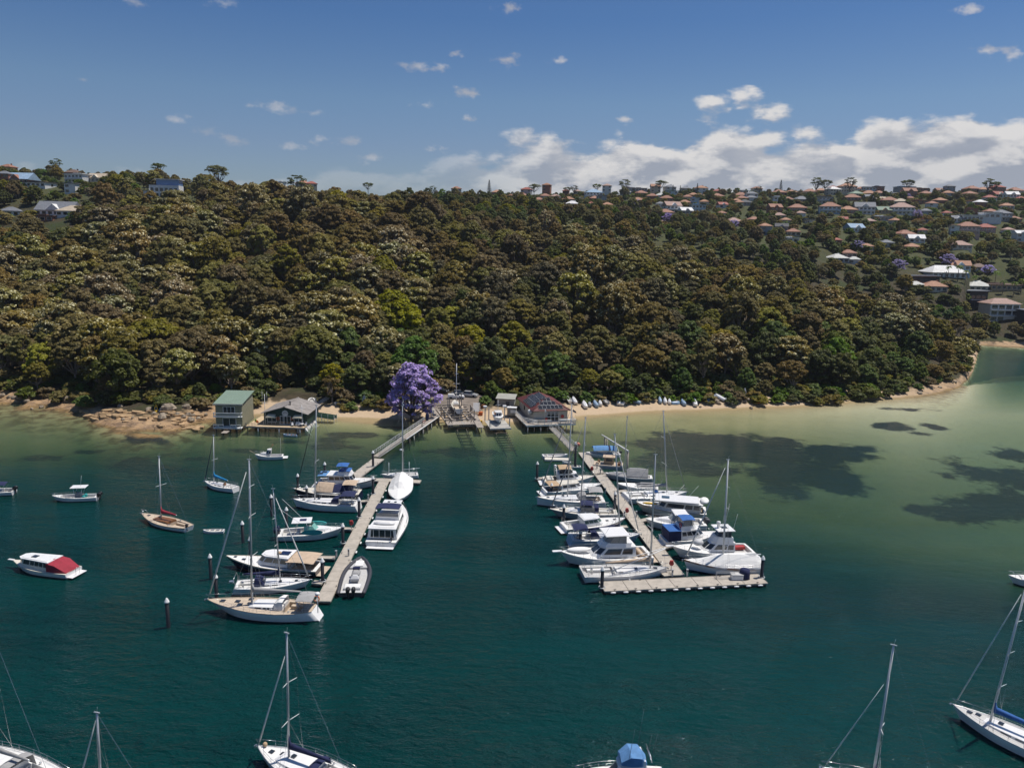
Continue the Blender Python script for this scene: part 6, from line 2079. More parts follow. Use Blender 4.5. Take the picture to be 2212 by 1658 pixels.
B = sailboat('white sloop pointing out right with grey boom cover and two-spreader mast', c4(1452, 612), c4(918, 645), (c4(1258, 590), (1433, 888)), beam=.30, fb=(1.1, 1.05, 1.25), cover=C_GREY, boom=5.0, jib=C_GREY, jw=.06, tr=.92, trake=.6, rake=.4, trunk=(.36, .80, .6, .36), wins=((.10, .24), (.34, .46), (.56, .66)), spread=(.36, .68), r=.12, hm=GEL, frac=.98)
B.stuff_box('blue_bag', (B.X(.5), -.3, 1.75), (.7, .6, .5), C_BLUE, .15)

B = motor('cream lobster-style cruiser with long white roof and sunroof', c4(1030, 692), c4(1612, 770), .34, (1.15, 1.2, 1.75), hm=GEL2, boot=ANTIR, rail=TEAK, ck=(.04, .16), fm=TEAK, name='picnic_cruiser', p=2.6, railq=(.55, .97), rh=.5, plat=False)
B.house(B.X(.08), B.X(.70), B.B * .42, B.B * .34, 1.25, 1.35, GEL2, rf=.9, nose=1.0, side=((.04, .20), (.24, .44), (.48, .96)), v=(.35, .85), roof=GEL, over=.25)
B.b('roof_extension', MB().box((B.X(.42), 0, 2.86), (B.L * .62, B.B * .80, .20), bev=.09), GEL)
B.stuff_box('sunroof', (B.X(.58), 0, 2.98), (1.3, 1.3, .05), mat('sunroof_glass', (.05, .09, .13), .1), 0)
td = MB().ell((B.X(.03), 0, 2.95), (.75, B.B * .34, .38), 10, 6); B.b('tender', td, C_WHITE)
B.hatch(.86, 0, .1, .55)
for sg, q in ((-1, .45), (-1, .25)): B.b('rod', MB().tube([(B.X(q), sg * B.B * .4, 2.8), (B.X(q) - 1.6, sg * B.B * .6, 4.6)], .025, 4), WALU)
B.b('kayak', MB().ell((B.X(.80), B.B * .25, 2.0), (1.3, .32, .2), 10, 5), YEL)

B = motor('white walkaround fishing cruiser with clear windscreen, outboards at right', dB(418, 470), dB(1215, 520), .35, (.95, 1.0, 1.5), ck=(.05, .42), fm=DECKG, name='fishing_cruiser', plat=False)
B.house(B.X(.44), B.X(.86), B.B * .36, B.B * .18, 1.15, .5, GEL, rf=.9, nose=1.2, side=((.3, .5),), front=False)
B.house(B.X(.40), B.X(.62), B.B * .37, B.B * .30, 1.5, 1.0, CLEARV, rf=.9, side=((.05, .5), (.55, .95)), v=(.05, .95), name='windscreen', gm=mat('clear_screen', (.33, .36, .37), .1))
B.b('hardtop', MB().box((B.X(.42), 0, 2.58), (B.L * .24, B.B * .74, .14), bev=.06), GEL)
B.hatch(.70, -.2, .45, .4)
for sg in (-.4, .4): B.outboard(B.X(0) - .35, sg, 1.0, 1.25, DGREY)

B = motor('white flybridge cruiser with blue bimini and enclosed navy aft cockpit', dB(1420, 640), dB(650, 740), .34, (1.05, 1.1, 1.8), ck=(.04, .24), name='flybridge_cruiser')
B.house(B.X(.26), B.X(.74), B.B * .42, B.B * .30, 1.25, 1.35, GEL, rf=1.3, nose=.8, side=((.06, .30), (.34, .60), (.64, .92)), roof=GEL)
B.house(B.X(.04), B.X(.26), B.B * .43, B.B * .42, 1.05, 1.65, C_NAVY, rf=0, nose=.05, front=False, side=(), tum=.05, name='aft_enclosure')
B.stuff_box('aft_enclosure_roof', (B.X(.15), 0, 2.74), (B.L * .22, B.B * .86, .1), C_BLUE, .04)
B.house(B.X(.26), B.X(.56), B.B * .37, B.B * .28, 2.65, .65, GEL, rf=.3, front=False, name='flybridge')
B.house(B.X(.30), B.X(.52), B.B * .31, B.B * .27, 3.3, .95, CLEARV, rf=.6, side=((.04, .96),), v=(.05, .95), name='flybridge_curtains', gm=mat('vinyl_screen', (.28, .27, .25), .15))
B.bimini(B.X(.27), B.X(.50), B.B * .34, 4.55, 3.3, C_BLUE, .2)
B.b('life_ring', MB().tube([(B.X(.26), -.8 + .33 * math.cos(a * PI / 8), 3.4 + .33 * math.sin(a * PI / 8)) for a in range(17)], .08, 6, caps=False), RED)

B = motor('white sport-fishing flybridge boat with hardtop and red cockpit gear', dB(775, 838), dB(1835, 872), .31, (1.05, 1.15, 1.9), ck=(.03, .26), fm=DECKG, name='sport_fisher', boot=NAVYH, railq=(.5, .96), rh=.6)
B.house(B.X(.26), B.X(.64), B.B * .40, B.B * .30, 1.3, 1.25, GEL, rf=1.5, nose=.9, tum=.14, side=((.06, .32), (.37, .90)), v=(.25, .80), roof=GEL, over=.08)
B.house(B.X(.28), B.X(.52), B.B * .36, B.B * .26, 2.65, .75, GEL, rf=.4, front=False, name='flybridge')
B.house(B.X(.30), B.X(.46), B.B * .30, B.B * .24, 3.4, .9, CLEARV, rf=.6, side=((.04, .96),), v=(.05, .95), name='flybridge_screen')
B.b('hardtop', MB().box((B.X(.37), 0, 4.42), (B.L * .22, B.B * .66, .15), bev=.06), GEL)
B.stuff_box('roof_hatch', (B.X(.36), 0, 4.52), (.9, .8, .05), GLASS, 0)
B.b('radar', MB().lathe((B.X(.43), 0, 4.5), [(.2, 0), (.25, .6), (.32, .7), (.3, .95), (0, 1.05)], 10), GEL)
for q, y, h in ((.30, -.3, 3.2), (.27, .2, 2.4), (.45, .35, 3.8)): B.b('aerial', MB().tube([(B.X(q), y * B.B, 4.5), (B.X(q) - .5, y * B.B, 4.5 + h)], .02, 4), WALU)
B.b('outrigger', MB().tube([(B.X(.34), -B.B * .38, 1.6), (B.X(.22), -B.B * .6, 7.2)], .03, 4), DGREY)
B.stuff_box('cockpit_box', (B.X(.12), -.6, 1.0), (1.6, .7, .5), RED, .06)
td = MB().ell((B.X(.68), .2, 2.4), (.85, .75, .5), 10, 6); B.b('tender', td, TUBEL)
B.b('bow_platform', MB().box((B.X(1) + .3, 0, 1.9), (1.2, .5, .1)), GEL)
for q in (.45, .66): B.fender(q, -1)

B = sailboat('big white yacht under full white canvas cover at the end of right dock', dB(938, 1025), dB(2005, 1100), ((1548, 1188), (1573, 993)), beam=.28, fb=(1.15, 1.1, 1.55), rake=.8, tr=.7, trake=.3, rail=WOOD, trunk=None, jib=C_WHITE, boom=5.2, cover=None, mm=WALU, spread=(.55, .75), r=.14, hatches=(), ck=None, tmat=WOOD, frac=.99, zb=1.5)
B.cover([(.02, .9), (.10, 1.35), (.30, 1.6), (.52, 1.45), (.62, 1.15), (.78, .5), (.90, .2), (.93, .05)], C_WHITE)

# ------------------------------------------------ foreground
B = sailboat('white yacht with grey sail cover cut by the lower left corner', bl(-390, 770), bl(350, 1060), (bl(-110, 880), bl(-150, -150)), beam=.30, fb=(1.1, 1.05, 1.3), cover=C_GREY, boom=5.5, dodger=C_GREY, spread=(.38, .64), dm=DECKW, jib=C_WHITE, r=.12)
sailboat('yacht of which only the grey mast and stays rise into the lower left', bl(470, 1015), bl(930, 1130), (bl(597, 1050), bl(581, 590)), beam=.30, spread=(), cover=C_NAVY, jib=C_WHITE, r=.11, jw=.07)
B = sailboat('white sloop with navy sail cover in the lower left foreground', bl(1543, 785), bl(2120, 1020), (bl(1728, 858), bl(1720, 112)), beam=.31, fb=(1.1, 1.05, 1.3), cover=C_NAVY, dodger=C_NAVY, jib=C_WHITE, jw=.08, boom=4.6, spread=(.32, .62), wheel=True, r=.11, tk=False, hatches=((.84, 0), (.74, -.2)), frac=.88)
B.b('anchor_ball', MB().ell(tuple(B.pt(.93, -.5, .3)), (.22, .22, .22), 8, 6), C_TAN)
B = motor('white flybridge boat under blue canvas cut by the bottom edge', br(10, 872), br(450, 895), .34, (1.1, 1.15, 1.8), name='flybridge_cruiser', ck=(.04, .26))
B.house(B.X(.25), B.X(.68), B.B * .41, B.B * .3, 1.3, 1.3, GEL, rf=1.2, side=((.06, .45), (.5, .92)), roof=GEL)
B.house(B.X(.26), B.X(.52), B.B * .36, B.B * .27, 2.65, .7, GEL, rf=.3, front=False, name='flybridge')
fc = [(B.X(.24), .28, 3.35), (B.X(.30), .35, 3.9), (B.X(.42), .34, 4.0), (B.X(.52), .27, 3.45)]
B.b('flybridge_cover', MB().loft([[(x, -w * B.B, 2.9), (x, -w * B.B * .95, z - .3), (x, 0, z), (x, w * B.B * .95, z - .3), (x, w * B.B, 2.9)] for x, w, z in fc], caps=True, smooth=False), C_SKY)
for q, y, h in ((.30, -.3, 3.6), (.25, .2, 2.2), (.2, .3, 2.5), (.45, .3, 3.0)): B.b('rod', MB().tube([(B.X(q), y * B.B, 3.2), (B.X(q) - .4, y * B.B, 3.4 + h)], .02, 4), DGREY)
B.b('rod_rack', MB().tube([(B.X(.20), -1, 3.6), (B.X(.20), 1, 3.6)], .04, 4).tube([(B.X(.19), -1, 3.2), (B.X(.19), 1, 3.2)], .04, 4), STEEL)
sailboat('white yacht whose bow rail and raked white mast stand at lower right', br(1222, 850), br(1830, 1060), (br(1468, 905), br(1572, 252)), beam=.30, spread=(.42,), cover=C_NAVY, jib=C_WHITE, jw=.05, mm=WALU, r=.11, frac=.78)
sailboat('white yacht with blue sail cover cut by the right edge', br(1862, 540), br(2520, 845), (br(2092, 575), br(2238, -70)), beam=.28, fb=(1.05, 1.0, 1.25), spread=(.26, .50, .72), cover=C_BLUE, jib=C_WHITE, jw=.07, mm=WALU, r=.12, rail=None, dm=DECKG, hatches=((.86, 0), (.80, -.3)), trunk=(.34, .74, .55, .35), boom=5.5)
motor('white boat showing only its bow at the right edge', (2178, 1241), (2310, 1262), .34, (.9, .9, 1.2), name='motorboat', ck=(.05, .4)).cover([(.1, .6), (.5, .8), (.8, .2)], C_WHITE)


# ================================================================== DOCKS
cT = lambda x, y: (937.9 + .0801 * x, 805.2 + .0801 * y)
cJ = lambda x, y: (725.5 + .1067 * x, 822.9 + .1067 * y)
b1 = lambda x, y: (1203.3 + .112 * x, 831.7 + .112 * y)
b2 = lambda x, y: (1451.1 + .144 * x, 822.9 + .144 * y)
PANEL = mat('dock_panel', (.42, .375, .315), .85, var=.16, scale=1.3, bump=.15, dirt=.35)
WALER = mat('dock_waler', (.40, .36, .30), .8, var=.2, scale=2, dirt=.3)
TIMBER = mat('weathered_timber', (.36, .315, .27), .9, var=.3, scale=2.5, bump=.3, dirt=.3)
TIMBD = mat('dark_timber', (.10, .082, .065), .9, var=.3, scale=2.5, bump=.3)
FLOATM = mat('pontoon_float', (.05, .05, .05), .8, var=.2)
PILEM = mat('pile_sleeve', (.008, .008, .010), .4, var=.3)
GALV = mat('galvanised', (.48, .49, .49), .45, .3, var=.12)
_cleat = MB().box((0, 0, .06), (.08, .08, .12)).box((0, 0, .13), (.36, .06, .05)).mesh('cleat', DGREY)
_fend = MB().lathe((0, 0, 0), [(.03, -.36), (.12, -.27), (.135, 0), (.12, .27), (.03, .36)], 8).mesh('fender', GEL)


def frame(a, b):
    d = b - a
    return math.atan2(d.y, d.x), Vector((d.x, d.y)).length


def pontoon(label, pa, pb, width, seg_len=3.0, z=.5, fend=(), cleats=(0, 0), name='pontoon', group='floating pontoons'):
    a, b = P(*pa, z), P(*pb, z)
    h, L = frame(a, b)
    r = thing(name, label, 'dock', (a.x, a.y, 0), h, group)
    n = max(1, round(L / seg_len)); sl = L / n
    pm = MB().box((0, 0, 0), (sl - .05, width - .16, .10), bev=.02).mesh('deck_panel', PANEL)
    fm = MB().box((0, 0, 0), (sl - .5, width - .3, .55), bev=.05).mesh('float', FLOATM)
    for i in range(n):
        meshobj('deck_panel', pm, r, (sl * (i + .5), 0, z - .05))
        meshobj('float', fm, r, (sl * (i + .5), 0, z - .38))
    wm = MB().box((L / 2, 0, 0), (L, .08, .22)).mesh('edge_beam', WALER)
    for sg in (-1, 1): meshobj('edge_beam', wm, r, (0, sg * (width / 2 - .035), z - .08))
    em = MB().box((0, 0, 0), (.08, width - .16, .22)).mesh('edge_beam', WALER)
    meshobj('edge_beam', em, r, (.04, 0, z - .085)); meshobj('edge_beam', em, r, (L - .04, 0, z - .085))
    for (k, sg) in fend:
        meshobj('fender', _fend, r, (L * k, sg * (width / 2 + .14), z - .2), (0, PI / 2, 0))
    for sg in (-1, 1):
        for i in range(cleats[(sg + 1) // 2]):
            meshobj('cleat', _cleat, r, (L * (i + .5) / cleats[(sg + 1) // 2], sg * (width / 2 - .2), z))
    return r, h, L


def width_between(p, q, pa, pb, z=.5):
    a, b = P(*pa, z), P(*pb, z)
    h, L = frame(a, b)
    d = P(*q, z) - P(*p, z)
    return abs(-math.sin(h) * d.x + math.cos(h) * d.y)


LD = ((831.5, 1035), (697.5, 1298))
wl_ = width_between((750.5, 1165), (777, 1168), *LD)
pontoon('long narrow main pontoon of left dock', LD[0], LD[1], max(1.9, min(3, wl_)), fend=[(.12 + .07 * i, 1) for i in range(12)], cleats=(5, 6))
pontoon('pontoon leading down from left gangway', c1(1615, 915), c1(1408, 1072), 2.4, cleats=(2, 2), fend=((.25, -1), (.4, -1)))
pontoon('cross pontoon at the head of left dock', c1(1412, 1080), c1(1962, 1106), 1.9, cleats=(0, 2))
for (a, b, t) in ((c1(1535, 1262), c1(1440, 1272), 'by the large white sloop'), (c2(1400, 478), c2(1300, 470), 'by the teal-board sports cruiser'), (c2(1255, 715), c2(1110, 712), 'by the navy picnic launch'), (c2(1150, 925), c2(1070, 915), 'by the sloop with blue boom cover')):
    pontoon('short finger pontoon on left dock ' + t, a, b, 1.0, 2.0)
RD = (c4(590, 285), c4(1372, 1305))
wr_ = width_between(c4(1040, 950), c4(1130, 950), *RD)
pontoon('long main pontoon of right dock', RD[0], RD[1], max(2.2, min(3.2, wr_)), cleats=(7, 7))
pontoon('wide T-head pontoon across the end of right dock', c4(745, 1398), c4(2085, 1332), width_between(c4(1400, 1405), c4(1400, 1322), c4(745, 1398), c4(2085, 1332)), 3.4, fend=[(.05 + .075 * i, -1) for i in range(13)], cleats=(8, 2))
for (a, b, t) in ((c4(690, 470), c4(800, 455), 'near the grey-blue sloop'), (c4(850, 615), c4(955, 600), 'near the half-covered speedboat'), (c4(1035, 860), c4(1180, 825), 'near the fishing cruiser'), (c4(1210, 1085), c4(1360, 1045), 'near the sport fisher'), (c4(1330, 1290), c4(1250, 1300), 'near the racing sloop'), (c4(640, 480), c4(200, 500), 'near the tan-canopied flybridge cruiser'), (c4(1120, 1100), c4(1000, 1105), 'near the big white flybridge yacht'), (c4(960, 900), c4(700, 910), 'near the green-curtained launch')):
    pontoon('finger pontoon on right dock ' + t, a, b, 1.1, 2.4)

# ------------------------------------------------ piles
_pc = MB().lathe((0, 0, 0), [(.28, 0), (.30, .12), (.27, .16), (.16, .42), (.03, .62), (0, .63)], 12).mesh('cap', TRIMW)
_ring = MB().tube([(.42 * math.cos(a * PI / 8), .42 * math.sin(a * PI / 8), 0) for a in range(17)], .07, 5, caps=False).mesh('guide_ring', GALV)


def pile(label, base, top, ring=False, r=.235, zb=0.0):
    a = P(*base, zb); t = PY(*top, a.y)
    h = max(1.6, t.z - .6)
    o = thing('mooring_pile', label, 'pile', (a.x, a.y, 0), 0, 'black mooring piles with white caps')
    MB().lathe((0, 0, 0), [(r, -4), (r, h), (0, h)], 12).build('sleeve', PILEM, o)
    meshobj('cap', _pc, o, (0, 0, h - .02), (0, 0, 0), r / .235)
    if ring: meshobj('guide_ring', _ring, o, (0, 0, .55))


PL = [((364, 1354), (361, 1290), 'standing alone in open water at lower left', 0), ((456, 1250), (454, 1195), 'left of the picnic launch bow', 0), ((525, 1171), (522, 1124), 'left of the teal-board sports cruiser', 0),
      ((587, 1114), (585, 1067), 'left of the large white sloop', 0), ((620, 1146), (618, 1094), 'behind the outboards of the teal-board sports cruiser', 0), ((541, 1200), (538.5, 1158), 'behind the bow of the picnic launch', 0), ((468, 1290), (466.5, 1238), 'behind the bow of the teak-decked yacht', 0),
      ((644, 1062), (642, 1022), 'nearest the blue-canopied flybridge cruiser, left dock', 0), ((663, 1082), (661, 1047), 'behind the bow of the large white sloop', 0), ((702, 1030), (700, 997), 'behind the flybridge cruiser with blue bimini', 0),
      ((806, 1007), (805, 972), 'at the foot of left gangway', 1), ((806, 1066), (805, 1027), 'at the head of left dock main pontoon', 1), ((776, 1116), (775, 1073), 'by the stern of the large white sloop', 1), ((741, 1172), (740, 1129), 'by the bow of the teal-board sports cruiser', 1),
      ((697, 1254), (697, 1204), 'by the stern of the navy picnic launch', 1), ((1160, 1033), (1161, 996), 'furthest left beside right dock', 1), ((1217, 1130), (1218, 1088), 'behind the green-curtained launch', 1), ((1253, 1178), (1256, 1143), 'behind the big white flybridge yacht', 0), ((1191, 1072), (1192, 1042), 'behind the plumb-bowed yacht', 0),
      ((1242, 1010), (1244, 953), 'at the foot of right gangway', 0), ((1327, 1112), (1329, 1060), 'halfway along right dock main pontoon', 0), ((1300, 1268), (1301, 1222), 'at the left end of the T-head', 1), ((1645, 1246), (1649, 1199), 'at the right end of the T-head', 1)]
for b, t, s, rg in PL: pile('black mooring pile with white cone cap ' + s, b, t, bool(rg), zb=.5 if rg else 0)
# old timber dolphin with a sloping beam beside the blue canopy launch
a = P(*c4(770, 240), 0); b = P(*c4(955, 430), 0)
o = thing('mooring_dolphin', 'two timber piles joined by a sloping white beam beside right dock', 'mooring piles', (a.x, a.y, 0))
ha = PY(*c4(765, 165), a.y).z; hb = PY(*c4(957, 280), b.y).z
d = b - a
MB().tube([(0, 0, -3), (0, 0, ha)], .2, 8).build('post', TIMBER, o)
MB().tube([(.5, .1, -3), (.5, .1, ha - .3)], .15, 8).build('post', TIMBER, o)
MB().tube([(d.x, d.y, -3), (d.x, d.y, hb)], .24, 8).build('post', TIMBER, o)
MB().tube([(-d.x * .16, -d.y * .16, ha + (ha - hb) * .16 + .25), (d.x * 1.02, d.y * 1.02, hb + .2)], .17, 6).build('beam', WALU, o)

# ------------------------------------------------ dock furniture
_ped = MB().box((0, 0, .5), (.22, .22, 1.0), bev=.03).box((0, 0, 1.03), (.28, .28, .08)).mesh('service_pedestal', GALV)


def dockthing(name, label, cat, px, z=.5, rz=0.0):
    q = P(*px, z)
    return thing(name, label, cat, (q.x, q.y, z), rz)


for i, (px, t) in enumerate([(c2(1365, 702), 'left dock beside the inflatable boat'), (c2(1262, 715), 'left dock beside the picnic launch'), (c1(1528, 1262), 'left dock beside the large white sloop'), (dA(983, 850), 'right dock beside the plumb-bowed yacht'), (dA(1400, 1170), 'right dock beside the fishing cruiser'),
                             (dB(780, 1255), 'right dock beside the racing sloop bow'), (dB(980, 1250), 'the T-head corner below the covered yacht'), (dA(915, 585), 'right dock beside the grey-blue sloop'), (dA(1240, 1170), 'right dock beside the green-curtained launch'), (dA(870, 520), 'right dock beside the work barge')]):
    o = dockthing('service_pedestal', 'grey service post on ' + t, 'service post', px)
    meshobj('post', _ped, o)
    MB().box((0, -.12, .8), (.16, .05, .16)).build('socket_panel', DGREY, o)
for px, t in ((dA(800, 585), 'beside the tan-canopied flybridge cruiser'), (dA(1272, 1160), 'beside the green-curtained launch'), (dB(765, 1165), 'beside the racing sloop'), (c2(1388, 480), 'on left dock by the sports cruiser bow')):
    o = dockthing('fire_hose_reel', 'red fire hose reel on a post ' + t, 'hose reel', px)
    MB().tube([(0, 0, 0), (0, 0, 1.1)], .05, 6).build('post', GALV, o)
    MB().tube([(0, -.1, 1.0 + .0), (0, .1, 1.0)], .34, 12).build('reel', RED, o)
    MB().box((0, 0, 1.38), (.5, .3, .08)).build('hood', RED, o)
o = dockthing('equipment_rack', 'low metal frame rack standing on the T-head', 'rack', dB(1495, 1280), .5, .02)
f = MB()
for x in (-1.25, 1.25):
    for y in (-.2, .2): f.box((x, y, .45), (.06, .06, .9))
for y in (-.2, .2):
    for z_ in (.15, .88): f.box((0, y, z_), (2.5, .05, .05))
f.build('frame', GALV, o)
o = dockthing('dock_box', 'white storage box on the T-head', 'storage box', dB(1648, 1285), .5, .02)
MB().box((0, 0, .35), (1.6, .9, .7), bev=.04).build('box', GEL, o); MB().box((0, 0, .74), (1.7, 1.0, .1), bev=.03).build('lid', DECKG, o)
o = dockthing('covered_bin', 'navy-covered bin on the T-head beside the white box', 'bin', dB(1755, 1275), .5)
MB().lathe((0, 0, 0), [(.72, 0), (.74, .9), (.66, 1.3), (.3, 1.45), (0, 1.47)], 10).build('cover', C_NAVY, o); MB().lathe((0, 0, 0), [(.78, .02), (.78, .12)], 10).build('base_rim', DGREY, o)
o = dockthing('mooring_buoy', 'pink mooring buoy floating right of right gangway', 'buoy', dA(617, 205), .1)
MB().ell((0, 0, .25), (.45, .45, .5), 10, 7).build('float', mat('pink_buoy', (.62, .20, .14), .5), o); MB().tube([(0, 0, .7), (0, 0, .95)], .06, 6).build('eye', STEEL, o)


# ------------------------------------------------ gangways and boardwalks
def gangway(label, a, b, w, h=1.05, n=12, m=GALV):
    d = b - a; L = Vector((d.x, d.y)).length
    r = thing('gangway', label, 'gangway', (a.x, a.y, a.z), math.atan2(d.y, d.x), 'gangways')
    dz = d.z
    Z = lambda x: dz * x / L
    for i in range(n * 3):
        x = (i + .5) * L / (n * 3)
        MB().box((x, 0, Z(x)), (L / (n * 3) * .88, w, .06)).build('plank', PANEL, r)
    for sg in (-1, 1):
        f = MB(); y = sg * w / 2
        for zz in (-.08, h): f.tube([(0, y, zz), (L, y, dz + zz)], .055, 5)
        f.tube([(0, y, h * .5), (L, y, dz + h * .5)], .03, 4)
        for i in range(n + 1):
            x = i * L / n
            f.tube([(x, y, Z(x) - .08), (x, y, Z(x) + h)], .035, 4)
            if i < n:
                x2 = (i + 1) * L / n
                f.tube([(x, y, Z(x) - .08), (x2, y, Z(x2) + h)] if i % 2 else [(x, y, Z(x) + h), (x2, y, Z(x2) - .08)], .028, 4)
        f.build('side_truss', m, r)
    return r


gangway('left white lattice gangway sloping down to left dock', P(*cJ(1345, 1165), 1.55), P(*cJ(810, 1530), .62), 1.5, n=14)
gangway('right white lattice gangway sloping down to right dock', P(*cM(1600, 1222), 1.65), P(*c4(518, 272), .62), 1.6, n=14)


def boardwalk(label, pts, w, z, rails=(1, -1), name='boardwalk', white=True, post_every=3.4):
    a = pts[0]
    r = thing(name, label, 'jetty', (a.x, a.y, 0))
    for k in range(len(pts) - 1):
        p, q = pts[k] - a, pts[k + 1] - a
        d = q - p; L = Vector((d.x, d.y)).length; h = math.atan2(d.y, d.x)
        n = max(2, int(L / .45))
        pm = MB().box((0, 0, 0), (L / n * .9, w, .07)).mesh('plank', TIMBER)
        for i in range(n):
            c = p.lerp(q, (i + .5) / n)
            meshobj('plank', pm, r, (c.x, c.y, z), (0, 0, h))
        nx, ny = -math.sin(h), math.cos(h)
        for sg in (-1, 1):
            MB().tube([(p.x + nx * sg * w / 2, p.y + ny * sg * w / 2, z - .05), (q.x + nx * sg * w / 2, q.y + ny * sg * w / 2, z - .05)], .12, 4).build('edge_beam', TRIMW if white else TIMBER, r)
        np_ = max(2, int(L / post_every) + 1)
        for i in range(np_):
            c = p.lerp(q, (i + .15) / np_)
            for sg in (-1, 1):
                MB().tube([(c.x + nx * sg * w * .4, c.y + ny * sg * w * .4, -2.5), (c.x + nx * sg * w * .4, c.y + ny * sg * w * .4, z - .06)], .15, 7).build('support_pile', TIMBD if i % 2 else CONC, r)
        for sg in rails:
            f = MB(); m = max(2, int(L / 1.8))
            for i in range(m + 1):
                c = p.lerp(q, i / m)
                f.box((c.x + nx * sg * w / 2, c.y + ny * sg * w / 2, z + .5), (.08, .08, 1.0))
            for zz in (.55, 1.02):
                f.tube([(p.x + nx * sg * w / 2, p.y + ny * sg * w / 2, z + zz), (q.x + nx * sg * w / 2, q.y + ny * sg * w / 2, z + zz)], .05, 4)
            f.build('railing', TRIMW if white else TIMBER, r)
    return r


boardwalk('fixed white-edged boardwalk from the beach to left gangway', [P(*cJ(2010, 520), 1.6), P(*cJ(2050, 690), 1.6), P(*cJ(1350, 1170), 1.6)], 1.7, 1.6, rails=(-1,))
o = thing('life_ring_post', 'weathered post with red life ring on the left boardwalk', 'life ring', P(*cJ(1745, 925), 1.62))
MB().box((0, 0, .75), (.22, .22, 1.5)).build('post', TIMBER, o)
MB().tube([(.45 + .26 * math.cos(a * PI / 8), 0, 1.2 + .26 * math.sin(a * PI / 8)) for a in range(17)], .08, 6, caps=False).build('ring', RED, o)
MB().box((.45, .05, .5), (.07, .07, 1.0)).build('stand', TRIMW, o)
q = P(*cJ(1850, 800), 1.65)
o = thing('covered_kayak', 'navy-covered kayak stood upright on the left boardwalk', 'kayak', (q.x, q.y, 1.65), .5)
MB().ell((0, 0, 1.0), (.5, .35, 1.15), 10, 8).build('cover', C_NAVY, o); MB().box((0, 0, .06), (.8, .5, .12)).build('stand', TIMBER, o)

# ================================================================== BUILDINGS ON THE SHORE
WGREEN = mat('weatherboard_olive', (.27, .26, .175), .8, var=.1, scale=1.2, dirt=.2)
DKGREEN = mat('boards_dark_green', (.012, .045, .035), .6, var=.15, scale=1.2)
CREAMW = mat('render_cream', (.53, .48, .39), .8, var=.08, scale=.8, dirt=.2)
RGREEN = mat('metal_roof_green', (.20, .27, .205), .5, var=.08, scale=.6, dirt=.15)
RGREY = mat('fibro_roof_grey', (.27, .245, .225), .9, var=.25, scale=.8, bump=.2, dirt=.4)
RMAROON = mat('tile_roof_maroon', (.125, .030, .028), .6, var=.2, scale=.9, dirt=.25)
DECKT = mat('deck_boards_yellow', (.56, .43, .27), .8, var=.15, scale=2, dirt=.2)
SOLAR = mat('roof_solar_cell', (.018, .020, .028), .22, var=.2, spec=.2)


def front_frame(fl, fr):
    d = fr - fl
    return math.atan2(d.y, d.x), Vector((d.x, d.y)).length


def boards(mb_parent, name, W, z0, z1, y, m, step=.3, x0=0.0, axis='x', xfix=0.0):
    """lapped boards on a wall, one object each"""
    n = max(1, int((z1 - z0) / step)); s = (z1 - z0) / n
    me = (MB().box((W / 2, 0, 0), (W, .05, s - .025)) if axis == 'x' else MB().box((0, W / 2, 0), (.05, W, s - .025))).mesh(name, m)
    for i in range(n):
        meshobj(name, me, mb_parent, (x0, y, z0 + s * (i + .5)) if axis == 'x' else (xfix, y, z0 + s * (i + .5)))


def big_window(par, x, y, z, w, h, cols=2, m=TRIMW, rz=0):
    o = MB().box((0, 0, 0), (w, .06, h)).build('window', GLASS, par, (x, y, z), rz)
    f = MB()
    for sx in (-1, 1): f.box((sx * w / 2, -.03, 0), (.09, .12, h + .1))
    for sz in (-1, 1): f.box((0, -.03, sz * h / 2), (w + .1, .12, .09))
    for i in range(1, cols): f.box((-w / 2 + w * i / cols, -.03, 0), (.07, .1, h))
    f.build('frame', m, o)
    return o


